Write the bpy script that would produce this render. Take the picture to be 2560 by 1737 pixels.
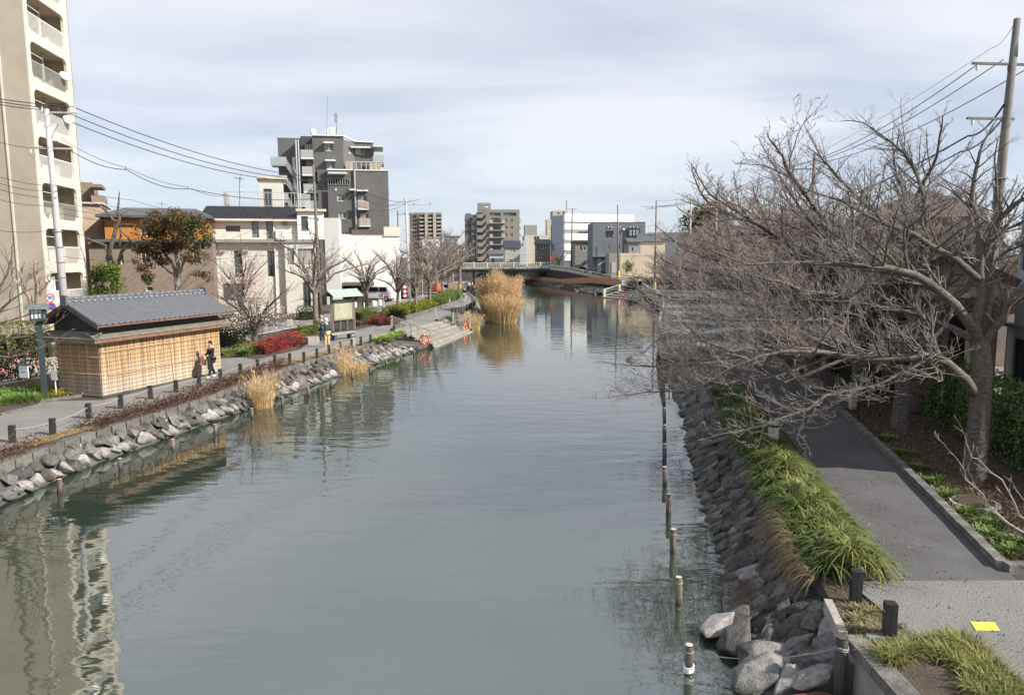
import bpy,bmesh,math,random
import numpy as np
from mathutils import Vector,Matrix,Euler
for _o in list(bpy.data.objects):
 bpy.data.objects.remove(_o)
S=bpy.context.scene
C=S.collection
R=math.radians
rnd=random.Random(7)
nr=np.random.RandomState(7)
# -- camera
FPX,CXP,CYP=1800.0,1280.0,868.5
H=6.15
PITCH=math.atan((CYP-642.0)/FPX)
ROLL=R(0.25)
cf=Vector((0,math.cos(PITCH),-math.sin(PITCH)))
_u=Vector((1,0,0)).cross(cf)
cr=Vector((1,0,0))*math.cos(ROLL)-_u*math.sin(ROLL)
cu=_u*math.cos(ROLL)+Vector((1,0,0))*math.sin(ROLL)
cam=bpy.data.cameras.new('camera')
co=bpy.data.objects.new('camera',cam)
C.objects.link(co)
co.matrix_world=Matrix(((cr.x,cu.x,-cf.x,0),(cr.y,cu.y,-cf.y,0),(cr.z,cu.z,-cf.z,H),(0,0,0,1)))
cam.sensor_width=36.0
cam.lens=36.0*FPX/2560.0
cam.clip_start=0.1
cam.clip_end=9000
S.camera=co
# -- sky and sun
SUN_AZ=Vector((0.94,-0.34,0)).normalized()
SUN_EL=R(36)
SKY_STRENGTH=0.10
SUN_STRENGTH=4.6
EXPOSURE=0.85
w=bpy.data.worlds.new('World')
S.world=w
w.use_nodes=True
nt=w.node_tree
nt.nodes.clear()
def _n(t,**k):
 n=nt.nodes.new(t)
 for a,b in k.items():
  setattr(n,a,b)
 return n
out=_n('ShaderNodeOutputWorld')
bg=_n('ShaderNodeBackground')
bg.inputs['Strength'].default_value=SKY_STRENGTH
sky=_n('ShaderNodeTexSky',sky_type='NISHITA',sun_disc=False)
sky.sun_elevation=SUN_EL
sky.sun_rotation=math.atan2(SUN_AZ.x,SUN_AZ.y)
sky.dust_density=0.4
sky.ozone_density=1.5
tc=_n('ShaderNodeTexCoord')
sep=_n('ShaderNodeSeparateXYZ')
nt.links.new(tc.outputs['Generated'],sep.inputs[0])
add=_n('ShaderNodeMath',operation='ADD');add.inputs[1].default_value=0.16
mx0=_n('ShaderNodeMath',operation='MAXIMUM');mx0.inputs[1].default_value=0.0
nt.links.new(sep.outputs['Z'],mx0.inputs[0]);nt.links.new(mx0.outputs[0],add.inputs[0])
dx=_n('ShaderNodeMath',operation='DIVIDE');dy=_n('ShaderNodeMath',operation='DIVIDE')
nt.links.new(sep.outputs['X'],dx.inputs[0]);nt.links.new(add.outputs[0],dx.inputs[1])
nt.links.new(sep.outputs['Y'],dy.inputs[0]);nt.links.new(add.outputs[0],dy.inputs[1])
cmb=_n('ShaderNodeCombineXYZ')
nt.links.new(dx.outputs[0],cmb.inputs[0]);nt.links.new(dy.outputs[0],cmb.inputs[1])
mp=_n('ShaderNodeMapping');mp.inputs['Rotation'].default_value=(0,0,R(24));mp.inputs['Scale'].default_value=(0.62,1.05,1)
mp.inputs['Location'].default_value=(1.3,0.4,0)
nt.links.new(cmb.outputs[0],mp.inputs[0])
no=_n('ShaderNodeTexNoise');no.inputs['Scale'].default_value=0.8;no.inputs['Detail'].default_value=7;no.inputs['Roughness'].default_value=0.52;no.inputs['Distortion'].default_value=0.35
nt.links.new(mp.outputs[0],no.inputs['Vector'])
no2=_n('ShaderNodeTexNoise');no2.inputs['Scale'].default_value=0.45;no2.inputs['Detail'].default_value=3
nt.links.new(mp.outputs[0],no2.inputs['Vector'])
mul=_n('ShaderNodeMath',operation='ADD')
nt.links.new(no.outputs['Fac'],mul.inputs[0]);nt.links.new(no2.outputs['Fac'],mul.inputs[1])
ramp=_n('ShaderNodeValToRGB')
ramp.color_ramp.elements[0].position=0.43;ramp.color_ramp.elements[0].color=(0.0,0.0,0.0,1)
ramp.color_ramp.elements[1].position=0.55;ramp.color_ramp.elements[1].color=(1,1,1,1)
hv=_n('ShaderNodeMath',operation='MULTIPLY');hv.inputs[1].default_value=0.5
nt.links.new(mul.outputs[0],hv.inputs[0]);nt.links.new(hv.outputs[0],ramp.inputs[0])
cc=_n('ShaderNodeMix',data_type='RGBA')
cc.inputs[6].default_value=(3.15,3.5,4.3,1)
cc.inputs[7].default_value=(5.25,5.3,5.55,1)
nt.links.new(ramp.outputs[0],cc.inputs[0])
fade=_n('ShaderNodeMapRange');fade.inputs[1].default_value=0.0;fade.inputs[2].default_value=0.28;fade.inputs[3].default_value=0.80;fade.inputs[4].default_value=0.88
nt.links.new(sep.outputs['Z'],fade.inputs[0])
hzf=_n('ShaderNodeMapRange');hzf.inputs[1].default_value=-0.02;hzf.inputs[2].default_value=0.16;hzf.inputs[3].default_value=0.85;hzf.inputs[4].default_value=0.0
nt.links.new(sep.outputs['Z'],hzf.inputs[0])
hzc=_n('ShaderNodeMix',data_type='RGBA');hzc.inputs[7].default_value=(3.5,4.0,4.7,1)
nt.links.new(hzf.outputs[0],hzc.inputs[0]);nt.links.new(cc.outputs[2],hzc.inputs[6])
mixs=_n('ShaderNodeMix',data_type='RGBA')
nt.links.new(fade.outputs[0],mixs.inputs[0])
nt.links.new(sky.outputs[0],mixs.inputs[6]);nt.links.new(hzc.outputs[2],mixs.inputs[7])
nt.links.new(mixs.outputs[2],bg.inputs[0]);nt.links.new(bg.outputs[0],out.inputs[0])
sl=bpy.data.lights.new('sun','SUN')
sl.energy=SUN_STRENGTH;sl.angle=R(0.8);sl.color=(1.0,0.95,0.87)
so=bpy.data.objects.new('sun',sl);C.objects.link(so)
sdir=Vector((SUN_AZ.x*math.cos(SUN_EL),SUN_AZ.y*math.cos(SUN_EL),math.sin(SUN_EL)))
so.rotation_euler=sdir.to_track_quat('Z','Y').to_euler()
S.view_settings.view_transform='Standard'
S.view_settings.look='None'
S.view_settings.gamma=1
S.view_settings.exposure=EXPOSURE
S.view_settings.use_curve_mapping=False
S.render.engine='CYCLES'
# -- where things stand
PZ=0.85
AROT=0.0
def ray(px,py):
 d=cf+cr*((px-CXP)/FPX)+cu*((CYP-py)/FPX)
 return Matrix.Rotation(-AROT,3,'Z')@d if AROT else d
def turn(a):
 global AROT
 AROT=R(a)
def settle(t):
 """swing a finished building from its own frame to its heading in the world"""
 global AROT
 t.matrix_basis=Matrix.Rotation(AROT,4,'Z')@t.matrix_basis
 AROT=0.0
def G(px,py,z=PZ):
 d=ray(px,py);t=(z-H)/d.z
 return Vector((d.x*t,d.y*t,z))
def D(px,py,Y):
 d=ray(px,py);t=Y/d.y
 return Vector((d.x*t,Y,H+d.z*t))
# -- materials
MATS={}
def mat(name,col,rough=0.8,col2=None,scale=3.0,bump=0.0,bscale=None,metal=0.0,spec=0.4,stretch=(1,1,1),detail=5,objrand=0.0,tint=0.0,blotch=0.0,contrast=(0.35,0.65),emit=0,transl=0):
 if name in MATS:return MATS[name]
 m=bpy.data.materials.new(name);m.use_nodes=True
 t=m.node_tree;b=t.nodes['Principled BSDF']
 b.inputs['Roughness'].default_value=rough
 b.inputs['Metallic'].default_value=metal
 b.inputs['Specular IOR Level'].default_value=spec
 cin=b.inputs['Base Color']
 c1=(*col,1)
 cin.default_value=c1
 src=None
 tcn=t.nodes.new('ShaderNodeTexCoord');mpn=t.nodes.new('ShaderNodeMapping')
 t.links.new(tcn.outputs['Object'],mpn.inputs[0]);mpn.inputs['Scale'].default_value=stretch
 if col2 is not None:
  nz=t.nodes.new('ShaderNodeTexNoise');nz.inputs['Scale'].default_value=scale;nz.inputs['Detail'].default_value=detail;nz.inputs['Roughness'].default_value=0.6
  t.links.new(mpn.outputs[0],nz.inputs['Vector'])
  rp=t.nodes.new('ShaderNodeValToRGB');rp.color_ramp.elements[0].position=contrast[0];rp.color_ramp.elements[1].position=contrast[1]
  rp.color_ramp.elements[0].color=c1;rp.color_ramp.elements[1].color=(*col2,1)
  t.links.new(nz.outputs['Fac'],rp.inputs[0]);src=rp.outputs[0]
 def vary(fac_out,amt,src):
  mr=t.nodes.new('ShaderNodeMapRange');mr.inputs[3].default_value=1-amt;mr.inputs[4].default_value=1+amt
  t.links.new(fac_out,mr.inputs[0])
  mm=t.nodes.new('ShaderNodeVectorMath');mm.operation='SCALE'
  if src is None:mm.inputs[0].default_value=col
  else:t.links.new(src,mm.inputs[0])
  t.links.new(mr.outputs[0],mm.inputs['Scale'])
  return mm.outputs[0]
 if blotch:
  bn=t.nodes.new('ShaderNodeTexNoise');bn.inputs['Scale'].default_value=.7;bn.inputs['Detail'].default_value=6;bn.inputs['Roughness'].default_value=.65
  t.links.new(mpn.outputs[0],bn.inputs['Vector']);rm=t.nodes.new('ShaderNodeMapRange');rm.inputs[1].default_value=.33;rm.inputs[2].default_value=.67;t.links.new(bn.outputs['Fac'],rm.inputs[0]);src=vary(rm.outputs[0],blotch,src)
 if objrand:
  oi=t.nodes.new('ShaderNodeObjectInfo');src=vary(oi.outputs['Random'],objrand,src)
 if tint:
  at=t.nodes.new('ShaderNodeAttribute');at.attribute_name='tint';src=vary(at.outputs['Fac'],tint,src)
 if src is not None:t.links.new(src,cin)
 if bump:
  nb=t.nodes.new('ShaderNodeTexNoise');nb.inputs['Scale'].default_value=bscale or scale*4;nb.inputs['Detail'].default_value=4
  t.links.new(mpn.outputs[0],nb.inputs['Vector'])
  bp=t.nodes.new('ShaderNodeBump');bp.inputs['Strength'].default_value=bump;bp.inputs['Distance'].default_value=0.05
  t.links.new(nb.outputs['Fac'],bp.inputs['Height']);t.links.new(bp.outputs[0],b.inputs['Normal'])
 if transl:
  tr=t.nodes.new('ShaderNodeBsdfTranslucent');ms=t.nodes.new('ShaderNodeMixShader');ms.inputs[0].default_value=transl
  if src is not None:t.links.new(src,tr.inputs[0])
  else:tr.inputs[0].default_value=c1
  o=t.nodes['Material Output']
  t.links.new(b.outputs[0],ms.inputs[1]);t.links.new(tr.outputs[0],ms.inputs[2]);t.links.new(ms.outputs[0],o.inputs[0])
 MATS[name]=m
 return m
def wetline(m,z0=.04,z1=.20):
 """dark, glossy tide line where a surface meets the water"""
 t=m.node_tree;b=t.nodes['Principled BSDF'];src=b.inputs['Base Color'].links[0].from_socket
 g=t.nodes.new('ShaderNodeNewGeometry');s=t.nodes.new('ShaderNodeSeparateXYZ');t.links.new(g.outputs['Position'],s.inputs[0]);nz=t.nodes.new('ShaderNodeTexNoise');nz.inputs['Scale'].default_value=3
 t.links.new(g.outputs['Position'],nz.inputs['Vector']);ma=t.nodes.new('ShaderNodeMath');ma.operation='MULTIPLY_ADD';ma.inputs[1].default_value=-.18;t.links.new(nz.outputs['Fac'],ma.inputs[0]);t.links.new(s.outputs['Z'],ma.inputs[2])
 r_=t.nodes.new('ShaderNodeMapRange');r_.inputs[1].default_value=z0-.09;r_.inputs[2].default_value=z1-.09;t.links.new(ma.outputs[0],r_.inputs[0])
 mx=t.nodes.new('ShaderNodeMix');mx.data_type='RGBA';t.links.new(r_.outputs[0],mx.inputs[0]);mx.inputs[6].default_value=(.035,.036,.024,1);t.links.new(src,mx.inputs[7]);t.links.new(mx.outputs[2],b.inputs['Base Color'])
 rr=t.nodes.new('ShaderNodeMapRange');rr.inputs[3].default_value=.35;rr.inputs[4].default_value=.85;t.links.new(r_.outputs[0],rr.inputs[0]);t.links.new(rr.outputs[0],b.inputs['Roughness'])
# -- mesh helpers
class MB:
 def __init__(s):s.v=[];s.f=[];s.m=[];s.cur=0;s.sm=[];s.smooth=False
 def add(s,vs,fs):
  n=len(s.v);s.v.extend([tuple(v)for v in vs]);s.f.extend([tuple(i+n for i in f)for f in fs]);s.m.extend([s.cur]*len(fs));s.sm.extend([s.smooth]*len(fs))
  return s
 def quad(s,a,b,c,d):return s.add([a,b,c,d],[(0,1,2,3)])
 def poly(s,pts):return s.add(pts,[tuple(range(len(pts)))])
 def box(s,x0,y0,z0,x1,y1,z1):
  v=[(x,y,z)for z in(z0,z1)for y in(y0,y1)for x in(x0,x1)]
  return s.add(v,[(0,2,3,1),(4,5,7,6),(0,1,5,4),(2,6,7,3),(0,4,6,2),(1,3,7,5)])
 def fbox(s,O,U,u0,u1,n0,n1,z0,z1):
  U=Vector(U).normalized();N=U.cross(Vector((0,0,1)))
  v=[O+U*u+N*n+Vector((0,0,z))for z in(z0,z1)for n in(n0,n1)for u in(u0,u1)]
  return s.add(v,[(0,1,3,2),(4,6,7,5),(0,4,5,1),(2,3,7,6),(0,2,6,4),(1,5,7,3)])
 def obox(s,c,half,rot):
  v=[Vector(c)+rot@Vector((x*half[0],y*half[1],z*half[2]))for z in(-1,1)for y in(-1,1)for x in(-1,1)]
  return s.add(v,[(0,2,3,1),(4,5,7,6),(0,1,5,4),(2,6,7,3),(0,4,6,2),(1,3,7,5)])
 def bar(s,a,b,w,h=None):
  a=Vector(a);b=Vector(b);h=h or w;d=(b-a)
  if d.length<1e-6:return s
  q=d.to_track_quat('Y','Z').to_matrix()
  return s.obox((a+b)/2,(w/2,d.length/2,h/2),q)
 def path(s,pts,rad,n=6,cap=True):
  pts=[Vector(p)for p in pts];k=len(pts)
  if not isinstance(rad,(list,tuple)):rad=[rad]*k
  vs=[];up=None
  for i,p in enumerate(pts):
   t=(pts[min(i+1,k-1)]-pts[max(i-1,0)]).normalized()
   if up is None:up=Vector((0,0,1))if abs(t.z)<0.9 else Vector((1,0,0))
   a=t.cross(up).normalized();b=a.cross(t).normalized();up=b
   for j in range(n):
    an=2*math.pi*j/n
    vs.append(p+(a*math.cos(an)+b*math.sin(an))*rad[i])
  fs=[]
  for i in range(k-1):
   for j in range(n):
    j2=(j+1)%n
    fs.append((i*n+j,i*n+j2,(i+1)*n+j2,(i+1)*n+j))
  if cap:fs.append(tuple(range(n-1,-1,-1)));fs.append(tuple((k-1)*n+j for j in range(n)))
  fs=[tuple(reversed(f))for f in fs]
  return s.add(vs,fs)
 def cyl(s,a,b,r,n=8,r2=None):return s.path([a,b],[r,r2 if r2 is not None else r],n)
 def prism(s,poly,z0,z1):
  n=len(poly);ar=sum(poly[i][0]*poly[(i+1)%n][1]-poly[(i+1)%n][0]*poly[i][1]for i in range(n))
  if ar<0:poly=list(reversed(poly))
  v=[(p[0],p[1],z0)for p in poly]+[(p[0],p[1],z1)for p in poly]
  fs=[tuple(range(n-1,-1,-1)),tuple(range(n,2*n))]+[(i,(i+1)%n,n+(i+1)%n,n+i)for i in range(n)]
  return s.add(v,fs)
 def lathe(s,prof,c=(0,0,0),n=12):
  c=Vector(c);vs=[]
  for r,z in prof:
   for j in range(n):
    a=2*math.pi*j/n;vs.append(c+Vector((r*math.cos(a),r*math.sin(a),z)))
  fs=[]
  for i in range(len(prof)-1):
   for j in range(n):
    j2=(j+1)%n;fs.append((i*n+j,i*n+j2,(i+1)*n+j2,(i+1)*n+j))
  return s.add(vs,fs)
def wm(o):
 M=o.matrix_basis.copy()
 return wm(o.parent)@M if o.parent else M
def setm(o,mats):
 for m in(mats if isinstance(mats,(list,tuple))else[mats]):o.data.materials.append(m)
def props(o,label=None,cat=None,group=None,kind=None):
 if label:o['label']=label
 if cat:o['category']=cat
 if group:o['group']=group
 if kind:o['kind']=kind
 return o
def obj(name,mb,mats,parent=None,local=False,**k):
 """link one mesh object; vertices are world coordinates unless local"""
 me=bpy.data.meshes.new(name)
 vs=mb.v
 loc=Vector((0,0,0))
 if parent is not None and not local:
  Mi=wm(parent).inverted();vs=[Mi@Vector(v)for v in vs]
 elif parent is None and not local:
  a=np.array(vs,dtype=float);mn=a.min(0);mxx=a.max(0)
  loc=Vector(((mn[0]+mxx[0])/2,(mn[1]+mxx[1])/2,mn[2]));vs=(a-np.array(loc)).tolist()
 me.from_pydata(vs,[],mb.f)
 if any(mb.m):me.polygons.foreach_set('material_index',mb.m)
 if any(mb.sm):me.polygons.foreach_set('use_smooth',mb.sm)
 me.update()
 o=bpy.data.objects.new(name,me);C.objects.link(o);o.location=loc
 if parent is not None:o.parent=parent
 setm(o,mats)
 return props(o,**k)
def npobj(name,V,F,mats,parent=None,tint=None,smooth=False,**k):
 """fast mesh from numpy arrays, world coordinates"""
 me=bpy.data.meshes.new(name)
 V=np.asarray(V,dtype=np.float64);F=np.asarray(F,dtype=np.int32)
 loc=Vector((0,0,0))
 if parent is not None:
  Mi=np.array(wm(parent).inverted());V=V@Mi[:3,:3].T+Mi[:3,3]
 else:
  mn=V.min(0);mxx=V.max(0);loc=Vector(((mn[0]+mxx[0])/2,(mn[1]+mxx[1])/2,mn[2]));V=V-np.array(loc)
 me.vertices.add(len(V));me.vertices.foreach_set('co',V.astype(np.float32).ravel())
 n,kk=F.shape
 me.loops.add(n*kk);me.loops.foreach_set('vertex_index',F.ravel())
 me.polygons.add(n);me.polygons.foreach_set('loop_start',np.arange(0,n*kk,kk,dtype=np.int32))
 if smooth:me.polygons.foreach_set('use_smooth',np.ones(n,dtype=bool))
 me.update(calc_edges=True)
 if tint is not None:
  at=me.attributes.new('tint','FLOAT','FACE');at.data.foreach_set('value',np.asarray(tint,dtype=np.float32))
 o=bpy.data.objects.new(name,me);C.objects.link(o);o.location=loc
 if parent is not None:o.parent=parent
 setm(o,mats)
 return props(o,**k)
def thing(name,label,cat,loc=(0,0,0),rotz=0.0,group=None):
 o=bpy.data.objects.new(name,None);C.objects.link(o);o.empty_display_size=0.3
 o.location=loc;o.rotation_euler=(0,0,rotz)
 return props(o,label,cat,group)
def copy_tree(o,parent=None):
 c=o.copy();C.objects.link(c);c.parent=parent
 for ch in list(o.children):copy_tree(ch,c)
 return c
def dup(o,loc,rotz=0.0,label=None,scale=None):
 c=copy_tree(o);c.location=loc;c.rotation_euler=(0,0,rotz)
 if scale:c.scale=scale if isinstance(scale,(tuple,list))else(scale,)*3
 if label:c['label']=label
 return c
ORD=['first','second','third','fourth','fifth','sixth','seventh','eighth','ninth','tenth','eleventh','twelfth','thirteenth','fourteenth','fifteenth','sixteenth','seventeenth','eighteenth','nineteenth','twentieth','twenty-first','twenty-second']
def interp(line,y):
 ys=[p[1]for p in line]
 return float(np.interp(y,ys,[p[0]for p in line]))
# -- palette
concrete=mat('concrete',(0.36,0.34,0.30),0.85,(0.24,0.23,0.21),2.2,bump=0.25,bscale=18)
dark_concrete=mat('dark_concrete',(0.10,0.10,0.095),0.9,(0.05,0.05,0.05),1.6,bump=0.3,bscale=9)
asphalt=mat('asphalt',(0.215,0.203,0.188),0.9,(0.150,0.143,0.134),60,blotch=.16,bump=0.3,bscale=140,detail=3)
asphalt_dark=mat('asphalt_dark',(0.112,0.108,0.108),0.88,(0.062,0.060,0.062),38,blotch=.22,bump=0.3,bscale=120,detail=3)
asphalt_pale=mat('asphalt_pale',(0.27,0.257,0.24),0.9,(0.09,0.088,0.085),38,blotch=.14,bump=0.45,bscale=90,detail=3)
soil=mat('soil',(0.085,0.062,0.045),0.95,(0.045,0.036,0.026),3.0,bump=0.6,bscale=25)
soil_green=mat('soil_green',(0.075,0.075,0.035),0.95,(0.045,0.036,0.024),2.0,bump=0.6,bscale=25)
straw_m=mat('straw',(0.42,0.30,0.15),0.9,(0.26,0.18,0.09),12,tint=0.35)
stone_m=mat('stone',(0.165,0.152,0.142),0.85,(0.06,0.057,0.054),3.2,bump=0.6,bscale=14,objrand=0.5,blotch=.3)
stone_pale=mat('stone_pale',(0.33,0.31,0.285),0.85,(0.14,0.135,0.13),1.8,bump=0.5,bscale=12,objrand=0.25)
stone_red=mat('stone_red',(0.20,0.135,0.115),0.85,(0.10,0.08,0.075),1.8,bump=0.5,bscale=12,objrand=0.25)
wallstone=mat('wallstone',(0.15,0.14,0.125),0.9,(0.07,0.068,0.062),5,bump=0.5,bscale=25,objrand=0.25)
kerb_m=mat('kerb',(0.19,0.18,0.165),0.9,(0.09,0.088,0.08),4,bump=0.5,bscale=22,objrand=0.2)
cream_conc=mat('cream_concrete',(0.50,0.46,0.38),0.85,(0.36,0.33,0.27),1.5,bump=0.2)
black_wood=mat('black_wood',(0.012,0.012,0.013),0.55,(0.03,0.03,0.032),9,bump=0.2,bscale=30,stretch=(1,1,0.15))
pile_wood=mat('pile_wood',(0.21,0.17,0.135),0.9,(0.09,0.072,0.06),10,bump=0.7,bscale=30,stretch=(1,1,0.12),objrand=0.25)
rope_m=mat('rope',(0.30,0.29,0.27),0.9)
white_paint=mat('white_paint',(0.78,0.77,0.74),0.5)
metal_grey=mat('metal_grey',(0.35,0.36,0.37),0.4,metal=0.6)
steel_pale=mat('steel_pale',(0.42,0.42,0.40),0.5,metal=0.3)
dark_metal=mat('dark_metal',(0.03,0.03,0.033),0.45)
yellow_paint=mat('yellow_paint',(0.80,0.66,0.03),0.6)
grass_m=mat('grass_blade',(0.050,0.088,0.022),0.5,(0.10,0.12,0.034),5,tint=0.7,transl=0.15,spec=0.3)
grass_y=mat('grass_blade_yellow',(0.24,0.215,0.075),0.6,(0.12,0.15,0.04),5,tint=0.6,transl=0.25,spec=0.3)
for _m in(stone_m,stone_pale,stone_red,pile_wood):wetline(_m)
# -- the setting: water, banks, land
def water_material():
 m=bpy.data.materials.new('canal_water');m.use_nodes=True
 t=m.node_tree;b=t.nodes['Principled BSDF']
 b.inputs['Base Color'].default_value=(0.025,0.037,0.026,1)
 b.inputs['Roughness'].default_value=0.015
 b.inputs['IOR'].default_value=3.3
 b.inputs['Specular IOR Level'].default_value=0.5
 tcn=t.nodes.new('ShaderNodeTexCoord')
 def noise(sc,rot,stretch,detail):
  mpn=t.nodes.new('ShaderNodeMapping');mpn.inputs['Scale'].default_value=stretch;mpn.inputs['Rotation'].default_value=(0,0,rot)
  t.links.new(tcn.outputs['Object'],mpn.inputs[0])
  n=t.nodes.new('ShaderNodeTexNoise');n.inputs['Scale'].default_value=sc;n.inputs['Detail'].default_value=detail;n.inputs['Roughness'].default_value=0.5
  t.links.new(mpn.outputs[0],n.inputs['Vector']);return n.outputs['Fac']
 a=noise(0.95,0.35,(0.6,1.5,1),2)
 c=noise(5.0,-0.2,(0.7,1.8,1),2)
 pat=noise(0.10,0.1,(1,0.6,1),2)
 mr=t.nodes.new('ShaderNodeMapRange');mr.inputs[1].default_value=0.35;mr.inputs[2].default_value=0.65;mr.inputs[3].default_value=0.35;mr.inputs[4].default_value=1.0
 t.links.new(pat,mr.inputs[0])
 m1=t.nodes.new('ShaderNodeMath');m1.operation='MULTIPLY';m1.inputs[1].default_value=0.075
 t.links.new(c,m1.inputs[0])
 ad=t.nodes.new('ShaderNodeMath');ad.operation='ADD';t.links.new(a,ad.inputs[0]);t.links.new(m1.outputs[0],ad.inputs[1])
 mu=t.nodes.new('ShaderNodeMath');mu.operation='MULTIPLY';t.links.new(ad.outputs[0],mu.inputs[0]);t.links.new(mr.outputs[0],mu.inputs[1])
 bp=t.nodes.new('ShaderNodeBump');bp.inputs['Strength'].default_value=1.0;bp.inputs['Distance'].default_value=0.019
 t.links.new(mu.outputs[0],bp.inputs['Height']);t.links.new(bp.outputs[0],b.inputs['Normal'])
 return m
m=MB();m.quad((-40,-30,0),(60,-30,0),(60,260,0),(-40,260,0))
o=obj('water',m,water_material(),kind='structure')
WL=[(-14.9,-5),(-14.0,14),(-13.6,18),(-13.3,21),(-12.75,23.5),(-12.1,26.4),(-11.6,30.5),(-11.05,36),(-10.1,40),(-8.9,45.5),(-8.6,47.5)]
WA=[(-13.7,-5),(-13.0,14),(-12.9,17.6),(-12.75,20.9),(-12.25,22.8),(-11.6,25.9),(-10.8,29.2),(-10.35,31.8),(-9.3,36.3),(-8.2,40.5),(-6.4,46.8),(-6.1,48)]
WL2=[(-6.2,60.6),(-5.1,64),(-4.2,72),(-4.1,80),(-5.0,95),(-7.5,115),(-11,140),(-15,165),(-20,195),(-20,240)]
WA2=[(-3.6,60.2),(-2.6,66),(-2.7,80),(-3.6,95),(-6.0,115),(-9.5,140),(-13,165),(-18,195),(-18,240)]
STT=[Vector((-8.6,47.5,PZ)),Vector((-8.75,52.3,PZ)),Vector((-6.3,60.0,PZ))]
ST_A,ST_B=Vector((-8.75,52.3,PZ)),Vector((-6.3,60.0,PZ))
ST_C,ST_D=Vector((-5.55,49.0,0.1)),Vector((-3.45,59.4,0.1))
RA=[(4.7,-5),(4.7,8.9),(3.4,9.3),(3.55,10.2),(3.7,11.3),(4.0,12.5),(4.15,13.3),(4.5,15.4),(4.85,17.9),(5.4,21),(6.3,25.2),(7.2,31),(8.3,38),(8.5,39.5)]
RW=[(4.75,-5),(4.75,9.6),(4.95,10.6),(5.35,13),(5.85,16),(6.5,20),(7.5,26),(8.6,32),(9.7,39.5)]
DL=[(8.35,39.5),(9.4,46),(10.7,52),(12.6,60),(15.2,72),(17.8,88),(18.6,98),(20.0,108),(20.6,114)]
FAR_R=[(20.9,124),(15.6,124.5),(12.6,142),(8.2,160),(3.6,179),(2.5,200),(2.5,240)]
FAR_RA=[(13.9,108),(12.0,124),(9.8,142),(6.0,160),(1.9,178),(1.0,200),(1.0,240)]
lp=[(x,y)for x,y in WL]+[(ST_A.x,ST_A.y),(ST_B.x,ST_B.y)]+[(x,y)for x,y in WL2 if y<166]+[(-400,165),(-400,-30),(-14.9,-30)]
m=MB();m.poly([(x,y,PZ-0.03)for x,y in lp]);o=obj('ground_left',m,soil,kind='structure')
rp=[(x,y)for x,y in RW if y<39]+[(10.2,42),(11.5,52),(14.5,62),(17,74),(20,90),(21,104),(22,112),(22,124),(400,124),(400,-30),(4.75,-30)]
m=MB();m.poly([(x,y,PZ-0.03)for x,y in rp]);o=obj('ground_right',m,soil,kind='structure')
BZ=3.7
m=MB();e0=[(22.5,110,PZ-.02),(20.2,118,1.45),(17.4,131,1.85),(14.2,144,2.4),(12.0,154,2.85),(8.4,164,3.3)]
for a,b in zip(e0[:-1],e0[1:]):
 m.quad(a,(400,a[1],a[2]),(400,b[1],b[2]),b)
m.quad((8.4,164,3.3),(400,164,3.3),(400,172,BZ),(5,172,BZ));m.quad((-20,240,BZ),(3,240,BZ),(3,240,-1),(-20,240,-1))
obj('ground_far_bank',m,asphalt_dark,kind='structure')
m=MB();m.poly([(-3000,164,BZ),(-16,164,BZ),(-20,240,BZ),(2.5,240,BZ),(5,172,BZ),(3000,172,BZ),(3000,4000,BZ),(-3000,4000,BZ)])
obj('ground_city',m,soil_green,kind='structure')
m=MB();m.quad((-400,164,-0.5),(-16,164,-0.5),(-16,164,BZ),(-400,164,BZ));obj('embankment',m,dark_concrete,kind='structure')
def loft(mb,l1,z1,l2,z2,ys):
 for a,b in zip(ys[:-1],ys[1:]):
  mb.quad((interp(l1,a),a,z1),(interp(l1,b),b,z1),(interp(l2,b),b,z2),(interp(l2,a),a,z2))
def off(l,d):return[(x+d,y)for x,y in l]
bank_l=MB();ys=list(np.arange(-5,47.6,1.5))+[47.5]
loft(bank_l,off(WL,0.10),PZ-0.25,off(WL,0.12),0.42,ys);bank_l.cur=1;loft(bank_l,off(WL,0.12),0.42,WA,0.02,ys);loft(bank_l,WA,0.02,off(WA,0.7),-0.8,ys)
BANKL=obj('bank_left',bank_l,[cream_conc,dark_concrete],kind='structure')
bank_r=MB();ys=list(np.arange(9.3,39,1.3))+[39.5]
loft(bank_r,RW,PZ-0.03,off(RW,-0.02),0.55,ys);loft(bank_r,off(RW,-0.02),0.55,RA,0.0,ys);loft(bank_r,RA,0.0,off(RA,-0.9),-0.8,ys)
bank_r.quad((4.75,-5,-0.8),(4.75,9.3,-0.8),(4.75,9.3,PZ-0.03),(4.75,-5,PZ-0.03));bank_r.quad((4.75,9.3,-0.8),(2.2,9.3,-0.8),(3.6,9.3,0.1),(4.75,9.3,0.6))
BANKR=obj('bank_right',bank_r,dark_concrete,kind='structure')
m=MB();ys=[60.6,64,68,72,80,88,95,105,115,128,140,152,165,180,195,240]
loft(m,WL2,PZ-0.03,WA2,0.0,ys);loft(m,WA2,0.0,off(WA2,1),-0.8,ys)
BANKL2=obj('bank_reeds',m,dark_concrete,kind='structure')
m=MB()
fr=[(20.2,118),(17.9,128),(15.6,138),(12.9,150),(11.3,156),(8.6,163),(4.4,179),(2.5,240)]
sh=[(16.0,118),(15.2,128),(13.2,138),(10.4,150),(8.6,156),(6.6,163),(2.7,179),(1.8,240)]
fa=[(13.4,118),(11.6,128),(10.3,138),(8.3,150),(6.9,156),(5.2,163),(1.9,179),(1.0,240)]
for i in range(7):
 m.quad((*sh[i],.75),(*fr[i],.75),(*fr[i+1],.75),(*sh[i+1],.75));m.quad((*fa[i],-.05),(*fa[i+1],-.05),(*sh[i+1],.75),(*sh[i],.75))
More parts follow.
